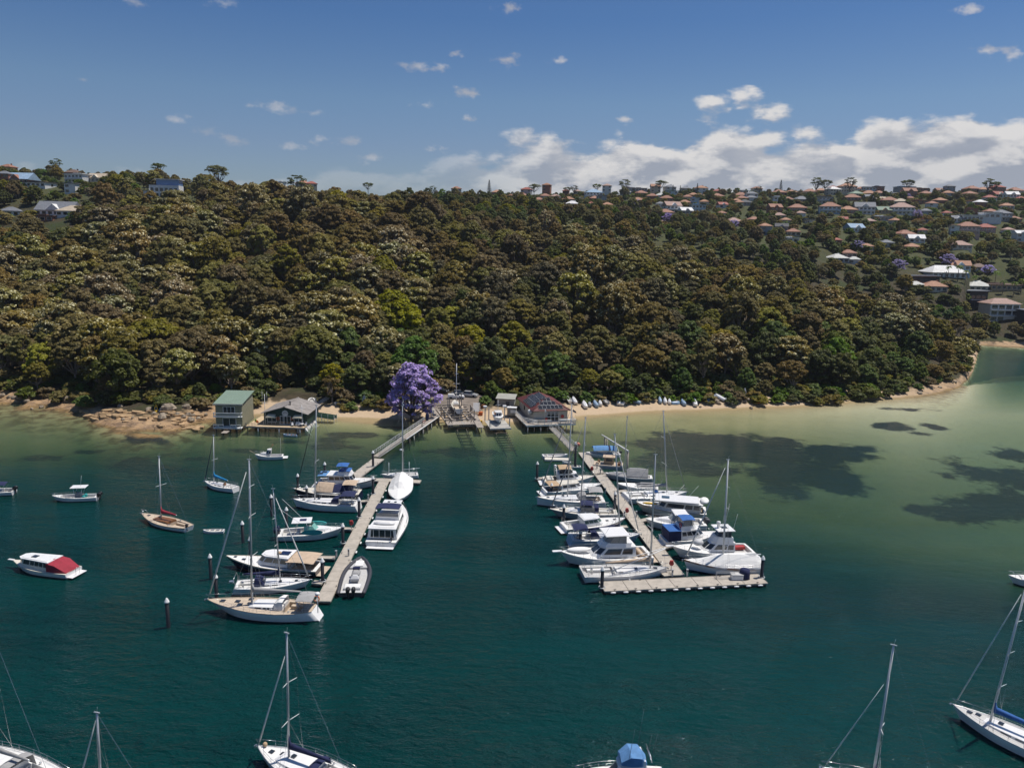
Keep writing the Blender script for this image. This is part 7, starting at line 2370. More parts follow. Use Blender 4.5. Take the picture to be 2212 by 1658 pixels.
def two_storey():
    fl, fr = P(*cB(172, 680), 1.0), P(*cB(572, 680), 1.0)
    h, W = front_frame(fl, fr)
    h = 0.02
    r = thing('boathouse', 'two-storey olive weatherboard boathouse with green roof and white balcony', 'boathouse', (fl.x, fl.y, 0), h)
    D, zt = 8.5, 6.5
    zb = zt + 1.3
    MB().box((W / 2, D / 2, 3.6), (W - .1, D - .1, 5.4)).build('wall_core', WGREEN, r)
    MB().add([(0.05, 0.05, zt - .3), (W - .05, .05, zt - .3), (W - .05, D - .05, zt - .3), (.05, D - .05, zt - .3), (.05, .05, zt), (W - .05, .05, zt), (W - .05, D - .05, zb), (.05, D - .05, zb)],
             [(0, 1, 5, 4), (1, 2, 6, 5), (2, 3, 7, 6), (3, 0, 4, 7)]).build('gable_infill', WGREEN, r)
    boards(r, 'weatherboard', W, 1.0, 3.5, -.02, WGREEN, .28); boards(r, 'weatherboard', W, 3.7, zt - .1, -.02, WGREEN, .28)
    boards(r, 'weatherboard', D, 1.0, zt - .1, 0, WGREEN, .28, axis='y', xfix=W + .02)
    MB().add([(-.35, -.45, zt), (W + .35, -.45, zt), (W + .35, D + .3, zb + .08), (-.35, D + .3, zb + .08), (-.35, -.45, zt + .12), (W + .35, -.45, zt + .12), (W + .35, D + .3, zb + .2), (-.35, D + .3, zb + .2)],
             [(3, 2, 1, 0), (4, 5, 6, 7), (0, 1, 5, 4), (1, 2, 6, 5), (2, 3, 7, 6), (3, 0, 4, 7)]).build('roof', RGREEN, r)
    n = int(W / .55)
    for i in range(n + 1):
        x = -.3 + (W + .6) * i / n
        MB().add([(x - .03, -.44, zt + .125), (x + .03, -.44, zt + .125), (x + .03, D + .29, zb + .205), (x - .03, D + .29, zb + .205), (x, -.44, zt + .18), (x, D + .29, zb + .26)], [(0, 4, 5, 3), (4, 1, 2, 5)]).build('roof_rib', RGREEN, r)
    MB().box((W / 2, -.50, zt - .06), (W + .8, .10, .34)).build('fascia', mat('fascia_cream', (.55, .5, .42), .7), r)
    big_window(r, W * .52, -.06, 5.1, W * .44, 1.5, 3); big_window(r, W * .52, -.06, 2.15, W * .50, 1.9, 2)
    for (z, yf, hh) in ((3.55, 1.1, .95), (.95, 1.6, .6)):
        MB().box((W / 2, -yf / 2, z), (W + .3, yf, .16)).build('balcony_floor', TRIMW, r)
        if z > 2:
            for i in range(30): MB().box((-.1 + (W + .2) * i / 29, -yf + .05, z + .5), (.05, .05, .85)).build('baluster', TRIMW, r)
            MB().box((W / 2, -yf + .05, z + .96), (W + .4, .12, .1)).build('handrail', TRIMW, r)
            for sg in (-.12, W + .12):
                MB().box((sg, -yf + .05, z + .55), (.14, .14, 1.1)).build('newel', TRIMW, r)
                MB().box((sg, -yf / 2, z + .96), (.1, yf, .1)).build('handrail', TRIMW, r)
        else:
            for (x0, x1) in ((-.1, W * .36), (W * .64, W + .1)):
                f = MB()
                for x in (x0, (x0 + x1) / 2, x1): f.box((x, -yf + .05, z + .45), (.1, .1, .9))
                f.box(((x0 + x1) / 2, -yf + .05, z + .88), (x1 - x0, .1, .1)); f.tube([(x0, -yf + .05, z + .85), (x1, -yf + .05, z + .1)], .05, 4)
                f.build('railing', TRIMW, r)
    for i in range(4):
        for y in (-1.3, 2.5): MB().tube([(W * (i + .3) / 4 * 1.05, y, -1.5), (W * (i + .3) / 4 * 1.05, y, .9)], .16, 7).build('stump', TIMBD, r)
    for i in range(7):
        MB().box((W * .50 + (-.6 + i * .2), -2.6, .42), (.17, 2.6, .06)).build('ramp_plank', TIMBER, r)
    return r


def clubhouse():
    zd = 1.25
    fl, fr = P(*cB(890, 640), zd), P(*cB(1550, 640), zd)
    h, W = front_frame(fl, fr); h = -.03
    r = thing('clubhouse', 'dark green clubhouse on a timber deck with grey gable roof and round sign', 'boathouse', (fl.x, fl.y, 0), h)
    D, ze, za = 10.0, zd + 2.75, zd + 4.35
    M = W / 2
    MB().prism([(0.03, .03), (W - .03, .03), (W - .03, D), (.03, D)], zd, ze).build('wall', DKGREEN, r)
    MB().add([(0.03, .03, ze), (W - .03, .03, ze), (M, .03, za - .1), (.03, D, ze), (W - .03, D, ze), (M, D, za - .1)], [(0, 1, 2), (4, 3, 5)]).build('gable', DKGREEN, r)
    boards(r, 'wall_board', W, zd, ze, 0.0, DKGREEN, .30)
    for sg, nm in ((0, 'left'), (1, 'right')):
        e = (-.55, ze - .12) if sg == 0 else (W + .55, ze - .12)
        n = 9
        for i in range(n):       # corrugated sheets, each its own piece
            y0, y1 = -.7 + (D + 1.2) * i / n, -.7 + (D + 1.2) * (i + 1) / n - .02
            o_ = .012 * (i % 2)
            MB().add([(e[0], y0, e[1] + o_), (M, y0, za + o_), (M, y1, za + o_), (e[0], y1, e[1] + o_), (e[0], y0, e[1] + .1 + o_), (M, y0, za + .1 + o_), (M, y1, za + .1 + o_), (e[0], y1, e[1] + .1 + o_)],
                     [(0, 1, 2, 3)[::-1], (4, 5, 6, 7), (0, 1, 5, 4), (1, 2, 6, 5), (2, 3, 7, 6), (3, 0, 4, 7)]).build('roof_sheet', RGREY, r)
    MB().tube([(M, -.75, za + .12), (M, D + .55, za + .12)], .14, 5).build('ridge_cap', RGREY, r)
    MB().lathe((M + .55, 2.2, za - .3), [(.16, 0), (.16, .9), (.3, .95), (.05, 1.2)], 8).build('roof_vent', DGREY, r)
    s = MB().tube([(M, -.10, zd + 2.72), (M, -.02, zd + 2.72)], .74, 24).build('sign', TRIMW, r)
    MB().tube([(M + .62 * math.cos(a * PI / 16), -.115, zd + 2.72 + .62 * math.sin(a * PI / 16)) for a in range(33)], .02, 4, caps=False).build('sign_ring', mat('sign_grey', (.25, .24, .26), .6), s)
    lm = mat('sign_lettering', (.085, .018, .03), .6)
    for k, ch in enumerate('ASFA'):
        a = PI * (.80 - .2 * k)
        cu = bpy.data.curves.new('lettering', 'FONT'); cu.body = ch; cu.size = .46; cu.align_x = 'CENTER'; cu.align_y = 'CENTER'; cu.extrude = .01
        cu.materials.append(lm)
        tmp = bpy.data.objects.new('lettering', cu); COL.objects.link(tmp)
        bpy.context.view_layer.update()
        lm_ = bpy.data.meshes.new_from_object(tmp.evaluated_get(bpy.context.evaluated_depsgraph_get())); bpy.data.objects.remove(tmp)
        lo = meshobj('lettering', lm_, s)
        lo.location = (M + .42 * math.cos(a), -.13, zd + 2.70 + .26 * math.sin(a)); lo.rotation_euler = (PI / 2, a * .45 - PI * .225, 0)
    MB().box((M, -.115, zd + 2.48), (.7, .02, .04)).build('sign_line', lm, s)
    d = MB().box((M + .05, -.04, zd + 1.0), (2.5, .06, 2.0)).build('door', GLASS, r)
    f = MB()
    for x in (-1.25, -.55, -.3, .4, 1.25): f.box((M + .05 + x, -.09, zd + 1.0), (.09, .1, 2.05))
    f.box((M + .05, -.09, zd + 2.03), (2.6, .1, .1)); f.box((M + .05, -.09, zd + .06), (2.6, .1, .1)); f.build('frame', TRIMW, d)
    for x in (M - 3.2, M + 3.2):
        big_window(r, x, -.05, zd + 1.2, 2.1, 1.25, 2)
        R = []
        for k in range(7):
            a = k / 6 * PI / 2
            R.append([(x + sx * (1.25 if abs(sx) < 1.01 else 1.25), -.08 - 1.0 * math.sin(a), zd + 1.75 + .75 * math.cos(a)) for sx in (-1, -.6, -.2, .2, .6, 1)])
        for ring in R:
            t_ = (ring[0][2] - zd - 1.75) / .75
            for j in (0, 5): ring[j] = (ring[j][0] * 1 - (.25 if j == 5 else -.25) * t_, ring[j][1], ring[j][2] - .12)
        MB().loft(R, smooth=False).build('awning', mat('awning_cream', (.66, .58, .42), .8), r)
    for x in (M - 1.75, M + 1.75):
        o = MB().tube([(x + .33 * math.cos(a * PI / 8), -.12, zd + 1.45 + .33 * math.sin(a * PI / 8)) for a in range(17)], .09, 6, caps=False).build('life_ring', ORNG, r)
    # deck
    x0, x1, y0, y1 = -3.6, W + .1, -2.6, 0.0
    n = int((x1 - x0) / .32)
    pm = MB().box((0, (y0 + y1) / 2, zd - .06), ((x1 - x0) / n * .94, y1 - y0 - .05, .08)).mesh('deck_board', DECKT)
    for i in range(n): meshobj('deck_board', pm, r, (x0 + (x1 - x0) * (i + .5) / n, 0, 0))
    n2 = 11
    pm = MB().box((0, 4.0, zd - .06), (3.3 / n2 * .94, 8.0, .08)).mesh('deck_board', DECKT)
    for i in range(n2): meshobj('deck_board', pm, r, (-3.55 + 3.4 * (i + .5) / n2, 0.02, 0))
    MB().box(((x0 + x1) / 2, y0 - .04, zd - .2), (x1 - x0 + .2, .12, .34)).build('fascia', TIMBER, r)
    for i in range(6):
        MB().tube([(x0 + (x1 - x0) * (i + .2) / 5.6, y0 + .15, -2), (x0 + (x1 - x0) * (i + .2) / 5.6, y0 + .15, zd - .15)], .13, 7).build('stump', TRIMW if i % 2 else TIMBD, r)
        MB().tube([(x0 + (x1 - x0) * (i + .2) / 5.6, 2.5, -2), (x0 + (x1 - x0) * (i + .2) / 5.6, 2.5, zd - .15)], .16, 7).build('stump', TIMBD, r)
    f = MB()
    for i in range(6): f.box((.3 + i * .95, -1.1, zd + .45), (.06, .06, .9))
    for z in (.45, .9): f.box((2.7, -1.1, zd + z), (4.9, .05, .05))
    f.build('railing', GALV, r)
    f = MB()
    for i in range(4): f.box((x0 + .1 + i * .75, y0 + .1, zd + .4), (.08, .08, .8))
    for z in (.15, .5, .8): f.box((x0 + 1.2, y0 + .1, zd + z), (2.3, .05, .06))
    f.build('railing', TIMBER, r)
    f = MB()
    for x in (0, .5): f.box((W - 1.5 + x, y0 - .2, zd - .9), (.07, .07, 1.9))
    for i in range(6): f.box((W - 1.25, y0 - .2, zd - 1.7 + i * .32), (.5, .07, .07))
    f.build('ladder', GALV, r)
    for k, (x, hh, c) in enumerate(((.55, 7.4, .5), (W - .7, 5.2, .62))):
        o = thing('flagpole', ['white forked mast pole standing on the clubhouse deck, left end', 'white pole with crossbar standing on the clubhouse deck, right end'][k], 'pole', (0, 0, 0)); o.parent = None
        w = Matrix.Translation(r.location) @ Matrix.Rotation(h, 4, 'Z') @ Vector((x, -1.3 if k else -.6, zd))
        o.location = w
        MB().tube([(0, 0, 0), (0, 0, hh)], .06, 6).build('pole', WALU, o)
        f = MB().tube([(-.75, 0, hh * c + (1.6 if k == 0 else 1.2)), (.75, 0, hh * c + (1.6 if k == 0 else 1.2))], .045, 5)
        if k == 0:
            for sg in (-.55, .55): f.tube([(sg, 0, hh * c + 1.6), (sg, 0, hh + .6)], .03, 5)
        f.build('crossbar', WALU, o)
    # chairs and things on the deck
    def wl(x, y, z): return Matrix.Translation(r.location) @ Matrix.Rotation(h, 4, 'Z') @ Vector((x, y, z))
    lab = ['nearest the doors', 'beside the deck table', 'right of the deck table', 'closest to the right pole']
    for k, (x, y, rz) in enumerate(((M + 2.2, -1.6, .3), (M + 3.0, -1.2, -.2), (M + 3.7, -1.3, .1), (M + 5.1, -1.0, -.5))):
        o = thing('plastic_chair', 'white plastic chair on the clubhouse deck ' + lab[k], 'chair', wl(x, y, zd - .02), h + rz, 'white chairs on the clubhouse deck')
        MB().box((0, 0, .42), (.5, .5, .06), bev=.02).build('seat', GEL, o)
        MB().add([(-.25, .22, .44), (.25, .22, .44), (.22, .36, .95), (-.22, .36, .95), (-.25, .26, .44), (.25, .26, .44), (.22, .40, .95), (-.22, .40, .95)], [(0, 1, 2, 3), (4, 5, 6, 7)[::-1], (3, 2, 6, 7), (0, 3, 7, 4), (1, 5, 6, 2)]).build('backrest', GEL, o)
        for sx in (-.22, .22):
            for sy in (-.22, .22): MB().box((sx, sy, .2), (.05, .05, .4)).build('leg', GEL, o)
    o = thing('deck_table', 'white round table on the clubhouse deck', 'table', wl(M + 4.4, -1.5, zd - .02), 0)
    MB().lathe((0, 0, .7), [(0, .04), (.55, .04), (.55, 0), (0, 0)], 14).build('tabletop', GEL, o); MB().tube([(0, 0, 0), (0, 0, .7)], .06, 6).build('pedestal', GEL, o)
    for k, (x, c, nm) in enumerate(((-2.9, GREENP, 'green'), (-2.5, YEL, 'yellow'), (-2.15, ORNG, 'orange'), (-1.8, ORNG, 'faded orange'))):
        o = thing('kayak', f'{nm} kayak leaning on the rack left of the clubhouse', 'kayak', wl(x, 2.4 - k * .5, zd + .1), h + .2 * k)
        o.rotation_euler = (-.95, .15, h)
        b = MB()
        R = []
        for i in range(9):
            q_ = i / 8; w_ = .34 * math.sin(PI * min(.98, max(.02, q_))) ** .6
            R.append([(w_ * math.cos(a), q_ * 3.2 - .6, .18 * math.sin(a) * (w_ / .34)) for a in [j * PI / 4 for j in range(8)]])
        b.loft(R, closed=True, caps=True).build('hull', c, o)
        MB().lathe((0, 1.0, .15), [(.26, 0), (.28, .05), (.22, .06)], 10).build('cockpit_rim', BLK, o)
    # green fenced ramp on the right
    a, b_ = P(*cB(1590, 500), 1.5), P(*cB(1960, 560), .9)
    d_ = b_ - a; L = Vector((d_.x, d_.y)).length
    rr = thing('green_ramp', 'green-fenced ramp reaching from the clubhouse across the beach', 'ramp', (a.x, a.y, 0), math.atan2(d_.y, d_.x))
    fg = mat('fence_green', (.12, .24, .165), .7, var=.15, dirt=.2)
    n = 14
    for i in range(n):
        x = L * (i + .5) / n
        z = 1.3 - .55 * (i + .5) / n
        MB().box((x, 0, z), (L / n * .92, 1.6, .07)).build('plank', TIMBER, rr)
        for sg in (-1, 1): MB().box((x, sg * .8, z + .45), (L / n * .96, .05, .85)).build('fence_panel', fg, rr)
    for i in range(5):
        for sg in (-1, 1): MB().box((L * i / 4, sg * .87, .75), (.1, .1, 2.4)).build('post', TRIMW, rr)
    for k, (px, z) in enumerate(((cB(1625, 400), 1.2), (cB(1590, 600), .4))):
        q = P(*px, z + .5)
        o = dinghy(['white dinghy propped against the clubhouse side wall', 'white dinghy leaning on the piles right of the clubhouse deck'][k], (px[0] + 2, px[1] - 14), (px[0] - 4, px[1] + 16), .42, z=(z + 1.2, z + .3))
        o.root.location.z = z; o.root.rotation_euler = (1.0, -.3, o.h)


def maroon_house():
    zf = 1.7; ze = 4.5
    fl, fr, bk = P(*cM(1190, 882), ze), P(*cM(1985, 857), ze), P(*cM(885, 602), ze)
    h, W = front_frame(fl, fr)
    v = bk - fl
    D = abs(-math.sin(h) * v.x + math.cos(h) * v.y)
    D = max(9.0, min(20, D))
    r = thing('boat_shed_cafe', 'cream waterfront building with maroon hipped roof covered in solar panels', 'building', (fl.x, fl.y, 0), h)
    e = .6
    MB().prism([(e, e), (W - e, e), (W - e, D - e), (e, D - e)], zf - .2, ze - .02).build('wall', CREAMW, r)
    rh = W * .5 * .46
    a0 = W * .5
    vs = [(0, 0, ze), (W, 0, ze), (W, D, ze), (0, D, ze), (W / 2, a0, ze + rh), (W / 2, D - a0 * .7, ze + rh)]
    MB().add(vs + [(x, y, z - .14) for x, y, z in vs[:4]], [(0, 1, 4), (1, 2, 5, 4), (2, 3, 5), (3, 0, 4, 5), (6, 7, 1, 0), (7, 8, 2, 1), (8, 9, 3, 2), (9, 6, 0, 3), (9, 8, 7, 6)]).build('roof', RMAROON, r)
    for (p, q) in ((0, 4), (1, 4), (4, 5)):
        MB().tube([Vector(vs[p]) + Vector((0, 0, .06)), Vector(vs[q]) + Vector((0, 0, .06))], .11, 5).build('ridge_tile', mat('ridge_maroon', (.20, .06, .05), .7), r)
    for k in range(12):       # tile courses on the two visible slopes
        t_ = (k + .5) / 12
        MB().tube([Vector(vs[0]).lerp(Vector(vs[4]), t_) + Vector((.1, 0, .03)), Vector(vs[1]).lerp(Vector(vs[4]), t_) + Vector((-.1, 0, .03))], .035, 4, caps=False).build('tile_course', RMAROON, r)
        MB().tube([Vector(vs[0]).lerp(Vector(vs[4]), t_) + Vector((0, .1, .03)), Vector(vs[3]).lerp(Vector(vs[5]), t_) + Vector((0, -.1, .03))], .035, 4, caps=False).build('tile_course', RMAROON, r)
    # solar panels: u along the eave, v up the slope
    up = Vector((0, a0, rh)); sl = up.length; upn = up / sl
    nf = Vector((0, -rh, a0)).normalized()
    def panel(o, ux, vv, nn, x, s, w=1.0, l=1.55):
        c = [o + ux * (x + dx * w / 2) + vv * (s + ds * l / 2) for dx, ds in ((-1, -1), (1, -1), (1, 1), (-1, 1))]
        MB().add([p + nn * .10 for p in c] + [p + nn * .15 for p in c], [(3, 2, 1, 0), (4, 5, 6, 7), (0, 1, 5, 4), (1, 2, 6, 5), (2, 3, 7, 6), (3, 0, 4, 7)]).build('solar_panel', SOLAR, r)
        f = MB()
        for i in range(4): f.tube([c[i] + nn * .14, c[(i + 1) % 4] + nn * .14], .02, 4, caps=False)
        f.build('panel_frame', GALV, r)
    o = Vector((0, 0, ze)); ux = Vector((1, 0, 0))
    for row, (s, n, off) in enumerate(((1.35, 6, 0), (2.95, 4, -.4), (4.55, 2, -.3))):
        if s + .8 > sl: break
        for i in range(n): panel(o, ux, upn, nf, W / 2 + off + (i - (n - 1) / 2) * 1.04, s)
    up2 = Vector((W / 2, 0, rh)).normalized(); n2 = Vector((-rh, 0, W / 2)).normalized(); uy = Vector((0, 1, 0))
    for row, s in enumerate((1.35, 2.95, 4.55)):
        if s + .8 > sl: break
        for i in range(8):
            y = 3.6 + row * 1.2 + i * 1.04
            if y < D - 2 - row * 1.2: panel(o, uy, up2, n2, y, s)
    # glazed doors, bench, hose reel, wall lamps, sign
    d = MB().box((W * .55, e - .04, zf + 1.15), (3.0, .06, 2.3)).build('door', GLASS, r)
    f = MB()
    for x in (-1.5, -.5, .5, 1.5): f.box((W * .55 + x, e - .1, zf + 1.15), (.11, .1, 2.35))
    for z in (.05, 1.15, 1.95, 2.3): f.box((W * .55, e - .1, zf + z), (3.1, .1, .11))
    f.build('frame', TRIMW, d)
    MB().box((W * .55, e - .05, zf + 2.56), (1.9, .06, .26)).build('sign', mat('sign_pale_blue', (.55, .62, .68), .6), r)
    MB().box((W * .17, e - .35, zf + .35), (2.6, .6, .7), bev=.04).build('bench', CREAMW, r)
    MB().tube([(W * .80, e - .25, zf + 1.2), (W * .80, e - .05, zf + 1.2)], .42, 14).build('hose_reel', RED, r)
    MB().box((W * .37, e - .3, zf + .5), (.5, .4, 1.0), bev=.05).build('extinguisher_box', RED, r)
    for y in (D * .25, D * .5, D * .8): MB().ell((e - .12, y, zf + 2.2), (.14, .14, .14), 8, 6).build('wall_lamp', TRIMW, r)
    for y in (D * .35, D * .62): big = MB().box((e - .03, y, zf + 1.5), (.06, 1.0, 1.1)).build('window', GLASS, r)
    MB().tube([(-.4, D * .15, zf + 2.0), (e, D * .15, zf + 2.2)], .7, 4).build('side_awning', TRIMW, r)
    # deck round the front
    def wl(x, y, z): return Matrix.Translation(r.location) @ Matrix.Rotation(h, 4, 'Z') @ Vector((x, y, z))
    k = thing('waterfront_deck', 'white-railed timber deck in front of the maroon-roofed building', 'deck', (fl.x, fl.y, 0), h)
    x0, x1, y0, y1 = -2.0, W + .6, -2.6, e
    n = 34
    pm = MB().box((0, (y0 + y1) / 2, zf - .08), ((x1 - x0) / n * .93, y1 - y0, .08)).mesh('plank', TIMBER)
    for i in range(n): meshobj('plank', pm, k, (x0 + (x1 - x0) * (i + .5) / n, 0, 0))
    n = 26
    pm = MB().box((x0 + 1.2, 0, zf - .08), (2.3, (D - 1) / n * .93, .08)).mesh('plank', TIMBER)
    for i in range(n): meshobj('plank', pm, k, (0, y1 + (D - 1) * (i + .5) / n, 0))
    MB().box(((x0 + x1) / 2, y0, zf - .22), (x1 - x0, .14, .34)).build('fascia', TRIMW, k)
    MB().box((x0, (y0 + D) / 2, zf - .22), (.14, D - y0, .34)).build('fascia', TRIMW, k)
    for i in range(8): MB().tube([(x0 + .3 + (x1 - x0) * i / 7.6, y0 + .3, -2), (x0 + .3 + (x1 - x0) * i / 7.6, y0 + .3, zf - .15)], .16, 7).build('stump', TIMBD if i % 2 else CONC, k)
    for i in range(5): MB().tube([(x0 + .3, y0 + 2 + i * 3, -2), (x0 + .3, y0 + 2 + i * 3, zf - .15)], .16, 7).build('stump', TIMBD, k)
    def rl(p, q, nm='railing', bench=False):
        f = MB(); L = (Vector(q) - Vector(p)).length; m = max(2, int(L / 1.4))
        for i in range(m + 1):
            c = Vector(p).lerp(Vector(q), i / m); f.box((c.x, c.y, zf + .5), (.1, .1, 1.05))
        for z in (.35, .7, 1.0): f.tube([(p[0], p[1], zf + z), (q[0], q[1], zf + z)], .06, 4)
        f.build(nm, TRIMW, k)
    rl((x0, D - 1, 0), (x0, 1.5, 0)); rl((x0, 1.5, 0), (.8, y0, 0)); rl((.8, y0, 0), (W * .42, y0, 0)); rl((W * .66, y0, 0), (x1, y0, 0)); rl((x1, y0, 0), (x1, e, 0)); rl((W * .66, y0, 0), (W * .66, -1, 0))
    f = MB().box((W * .82, y0 + .35, zf + .95), (W * .30, .7, .10)); f.build('servery_bench', TRIMW, k)
    o = thing('flagpole', 'slim pole with small white pennant before the maroon-roofed building', 'flagpole', wl(W * .30, -.9, zf), h)
    MB().tube([(0, 0, 0), (0, 0, 3.6)], .035, 6).build('pole', WALU, o)
    MB().add([(0, 0, 2.7), (.5, 0, 2.72), (.05, .02, 3.5)], [(0, 1, 2)]).build('pennant', GEL, o)
    o = thing('flagpole', 'leaning pole with navy flag right of the maroon-roofed building', 'flagpole', wl(W + .3, -.4, zf), h)
    MB().tube([(0, 0, 0), (.1, 0, 3.2)], .035, 6).build('pole', WALU, o)
    MB().add([(.1, 0, 3.1), (1.0, .1, 2.5), (1.1, .1, 2.0), (.1, 0, 2.5)], [(0, 1, 2, 3)]).build('flag', C_NAVY, o)


two_storey(); clubhouse(); maroon_house()

# ================================================================== SLIPWAYS AND YARD
q = P(*cT(720, 1290), 1.3)
sl_h = .0
fl, fr = P(*cT(365, 1405), 1.3), P(*cT(1170, 1372), 1.3)
hh, SW = front_frame(fl, fr)
o = thing('slipway_cradle', 'grey timber slipway cradle with tall posts carrying a yacht', 'slipway cradle', (fl.x, fl.y, 0), hh)
n = 22
pm = MB().box((0, 1.7, 1.27), (SW / n * .93, 3.5, .08)).mesh('plank', TIMBER)
for i in range(n): meshobj('plank', pm, o, (SW * (i + .5) / n, 0, 0))
for i in range(14): MB().tube([(SW * (i + .5) / 14, -.12, 1.0), (SW * (i + .5) / 14, .4, 1.0)], .16, 8).build('log_end', TIMBER, o)
MB().box((SW / 2, -.05, .72), (SW, .2, .3)).build('beam', TIMBD, o)
for k in range(7):
    y = 4.4 + k * 1.9
    MB().box((SW / 2, y, 1.45 + k * .22), (SW * 1.02, .32, .3)).build('cross_beam', TIMBER, o)
for x in (-.2, SW * .22, SW * .78, SW + .2): MB().box((x, 9.5, 1.75), (.3, 13, .3)).build('long_beam', TIMBER, o)
pmm = MB().box((0, 4.9, 1.36), (SW * .34 / 8 * .93, 2.4, .08)).mesh('plank', TIMBER)
for i in range(8):
    meshobj('plank', pmm, o, (SW * .04 + SW * .34 * (i + .5) / 8, 0, 0)); meshobj('plank', pmm, o, (SW * .62 + SW * .34 * (i + .5) / 8, 0, 0))
for (x, y, z1) in ((SW * .16, 6.5, 6.2), (SW * .26, 8.2, 6.6), (SW * .34, 4.6, 4.6), (SW * .56, 4.6, 4.4), (SW * .60, 8.0, 6.8), (SW * .70, 9.5, 7.2), (-.1, 4.5, 3.8), (SW + .1, 4.5, 3.8), (-.1, 9, 4.2), (SW + .1, 9, 4.2)):
    MB().box((x, y, (z1 + 1.2) / 2), (.2, .2, z1 - 1.2)).build('post', TIMBER, o)
for (p, q_) in (((-.1, 4.5, 3.7), (SW * .34, 4.6, 1.6)), ((SW + .1, 4.5, 3.7), (SW * .56, 4.6, 1.6)), ((-.1, 4.5, 3.6), (-.1, 9, 1.8)), ((SW + .1, 4.5, 3.6), (SW + .1, 9, 1.8)), ((-.1, 4.4, 1.4), (SW * .16, 6.5, 4.2)), ((SW + .1, 4.4, 1.4), (SW * .60, 8, 4.2)), ((-.1, 9, 4.1), (SW * .26, 8.2, 4.1)), ((SW + .1, 9, 4.1), (SW * .7, 9.5, 4.1)), ((-.1, 4.5, 3.75), (-.1, 9, 4.15)), ((SW + .1, 4.5, 3.75), (SW + .1, 9, 4.15))):
    MB().tube([p, q_], .11, 4).build('brace', TIMBER, o)
for x in (SW * .12, SW * .86):
    f = MB()
    for sx in (-.45, .45):
        for sy in (-.3, .3): f.tube([(x + sx, 1.2 + sy, 1.3), (x, 1.2, 2.3)], .05, 4)
    f.build('trestle', TIMBD, o)
MB().box((SW * .55, 1.7, 1.32), (.12, 3.5, .03)).build('guide_strip', GALV, o)

B = Boat('yacht_on_slip', 'old yacht with navy bottom propped up on the slipway cradle, mast raised', 'sailboat', cT(545, 650), cT(675, 985), 2.9, (.9, .8, 1.1), tr=.6, rake=1.0, z=(4.4, 3.5), p=2.0)
B.root.location.z = 2.65; B.loc.z = 0
B.hull(GEL, NAVYH); B.deck(GEL2, (.05, .52), .78, .5, TEAK)
kb = MB()
R = []
for (q_, d_, w_) in ((.12, .5, .3), (.3, 1.1, .35), (.55, 1.25, .35), (.75, .6, .25), (.9, .2, .1)):
    R.append([(B.X(q_), -w_ * 2.2, -.24), (B.X(q_), -w_ * .3, -d_), (B.X(q_), w_ * .3, -d_), (B.X(q_), w_ * 2.2, -.24)])
kb.loft(R, caps=True).build('keel', NAVYH, B.root)
B.trunk(.54, .80, .5, .35)
B.stuff_box('side_plank', (B.X(.45), -B.B * .36, 1.0), (B.L * .75, .5, .1), TEAK, .02)
mz = 11.5
B.b('mast', MB().tube([(B.X(.6), 0, .8), (B.X(.6), 0, mz)], .09, 7), WALU)
for z_, w_ in ((3.0, 1.1), (6.2, .85), (8.8, .45)): B.b('spreader', MB().tube([(B.X(.6), -w_, z_), (B.X(.6), w_, z_)], .05, 5), WALU)
f = MB()
for sg in (-1, 1): f.tube([(B.X(.58), sg * 1.2, .9), (B.X(.6), sg * 1.1, 3.0), (B.X(.6), sg * .85, 6.2), (B.X(.6), 0, mz)], .014, 4, caps=False)
B.b('rigging', f, STEEL)

q2l, q2r = P(*cS(1610, 1192), 1.2), P(*cS(2030, 1180), 1.2)
h2, W2 = front_frame(q2l, q2r)
o = thing('slipway_cradle', 'smaller pale slipway platform carrying a white cabin boat', 'slipway cradle', (q2l.x, q2l.y, 0), h2)
n = 14
pm = MB().box((0, 4.2, 1.17), (W2 / n * .93, 8.4, .08)).mesh('plank', mat('pale_deck', (.44, .42, .38), .85, var=.2, dirt=.3))
for i in range(n): meshobj('plank', pm, o, (W2 * (i + .5) / n, 0, 0))
MB().box((W2 / 2, -.05, 1.02), (W2 + .1, .14, .32)).build('fascia', DECKG, o)
for x in (W2 * .3, W2 * .7):
    MB().box((x, 1.0, .5), (.4, .8, .9), bev=.05).build('bogie', DGREY, o); MB().box((x, 6.0, .7), (.4, .8, .7), bev=.05).build('bogie', DGREY, o)
for (x, y, z1) in ((.15, 1.2, 3.2), (W2 - .15, 1.2, 3.4), (.1, 8.0, 4.6), (W2 - .1, 8.0, 4.6), (1.1, 8.2, 4.4)): MB().box((x, y, (z1 + 1.2) / 2), (.22, .22, z1 - 1.2)).build('post', GALV, o)
for x in (.1, W2 - .1): MB().box((x, 8.0, 4.8), (.9, .8, .4), bev=.05).build('winch_box', TRIMW, o)
MB().box((W2 / 2, 1.2, 1.8), (W2 - .4, .1, .1)).build('rail', GALV, o)
B = motor('white cabin boat with twin windscreen panes sitting on the smaller slipway', cS(1800, 985), cS(1738, 850), 2.6, (.75, .8, 1.2), ck=(.05, .42), name='cabin_boat', boot=LBLUE, plat=False, railq=None, z=(3.3, 2.9), group=None)
B.root.location.z = 2.1; B.loc.z = 0
B.house(B.X(.42), B.X(.72), B.B * .36, B.B * .3, .9, .95, GEL, rf=.35, nose=.25, side=((.1, .9),), roof=GEL, v=(.25, .88), fw=.72)
B.b('windscreen_post', MB().box((B.X(.71), 0, 1.45), (.1, .1, .9)), GEL)
B.b('mast', MB().tube([(B.X(.45), 0, 1.8), (B.X(.45), 0, 4.6)], .05, 5).tube([(B.X(.45), -.7, 3.3), (B.X(.45), .7, 3.3)], .03, 4), WALU)

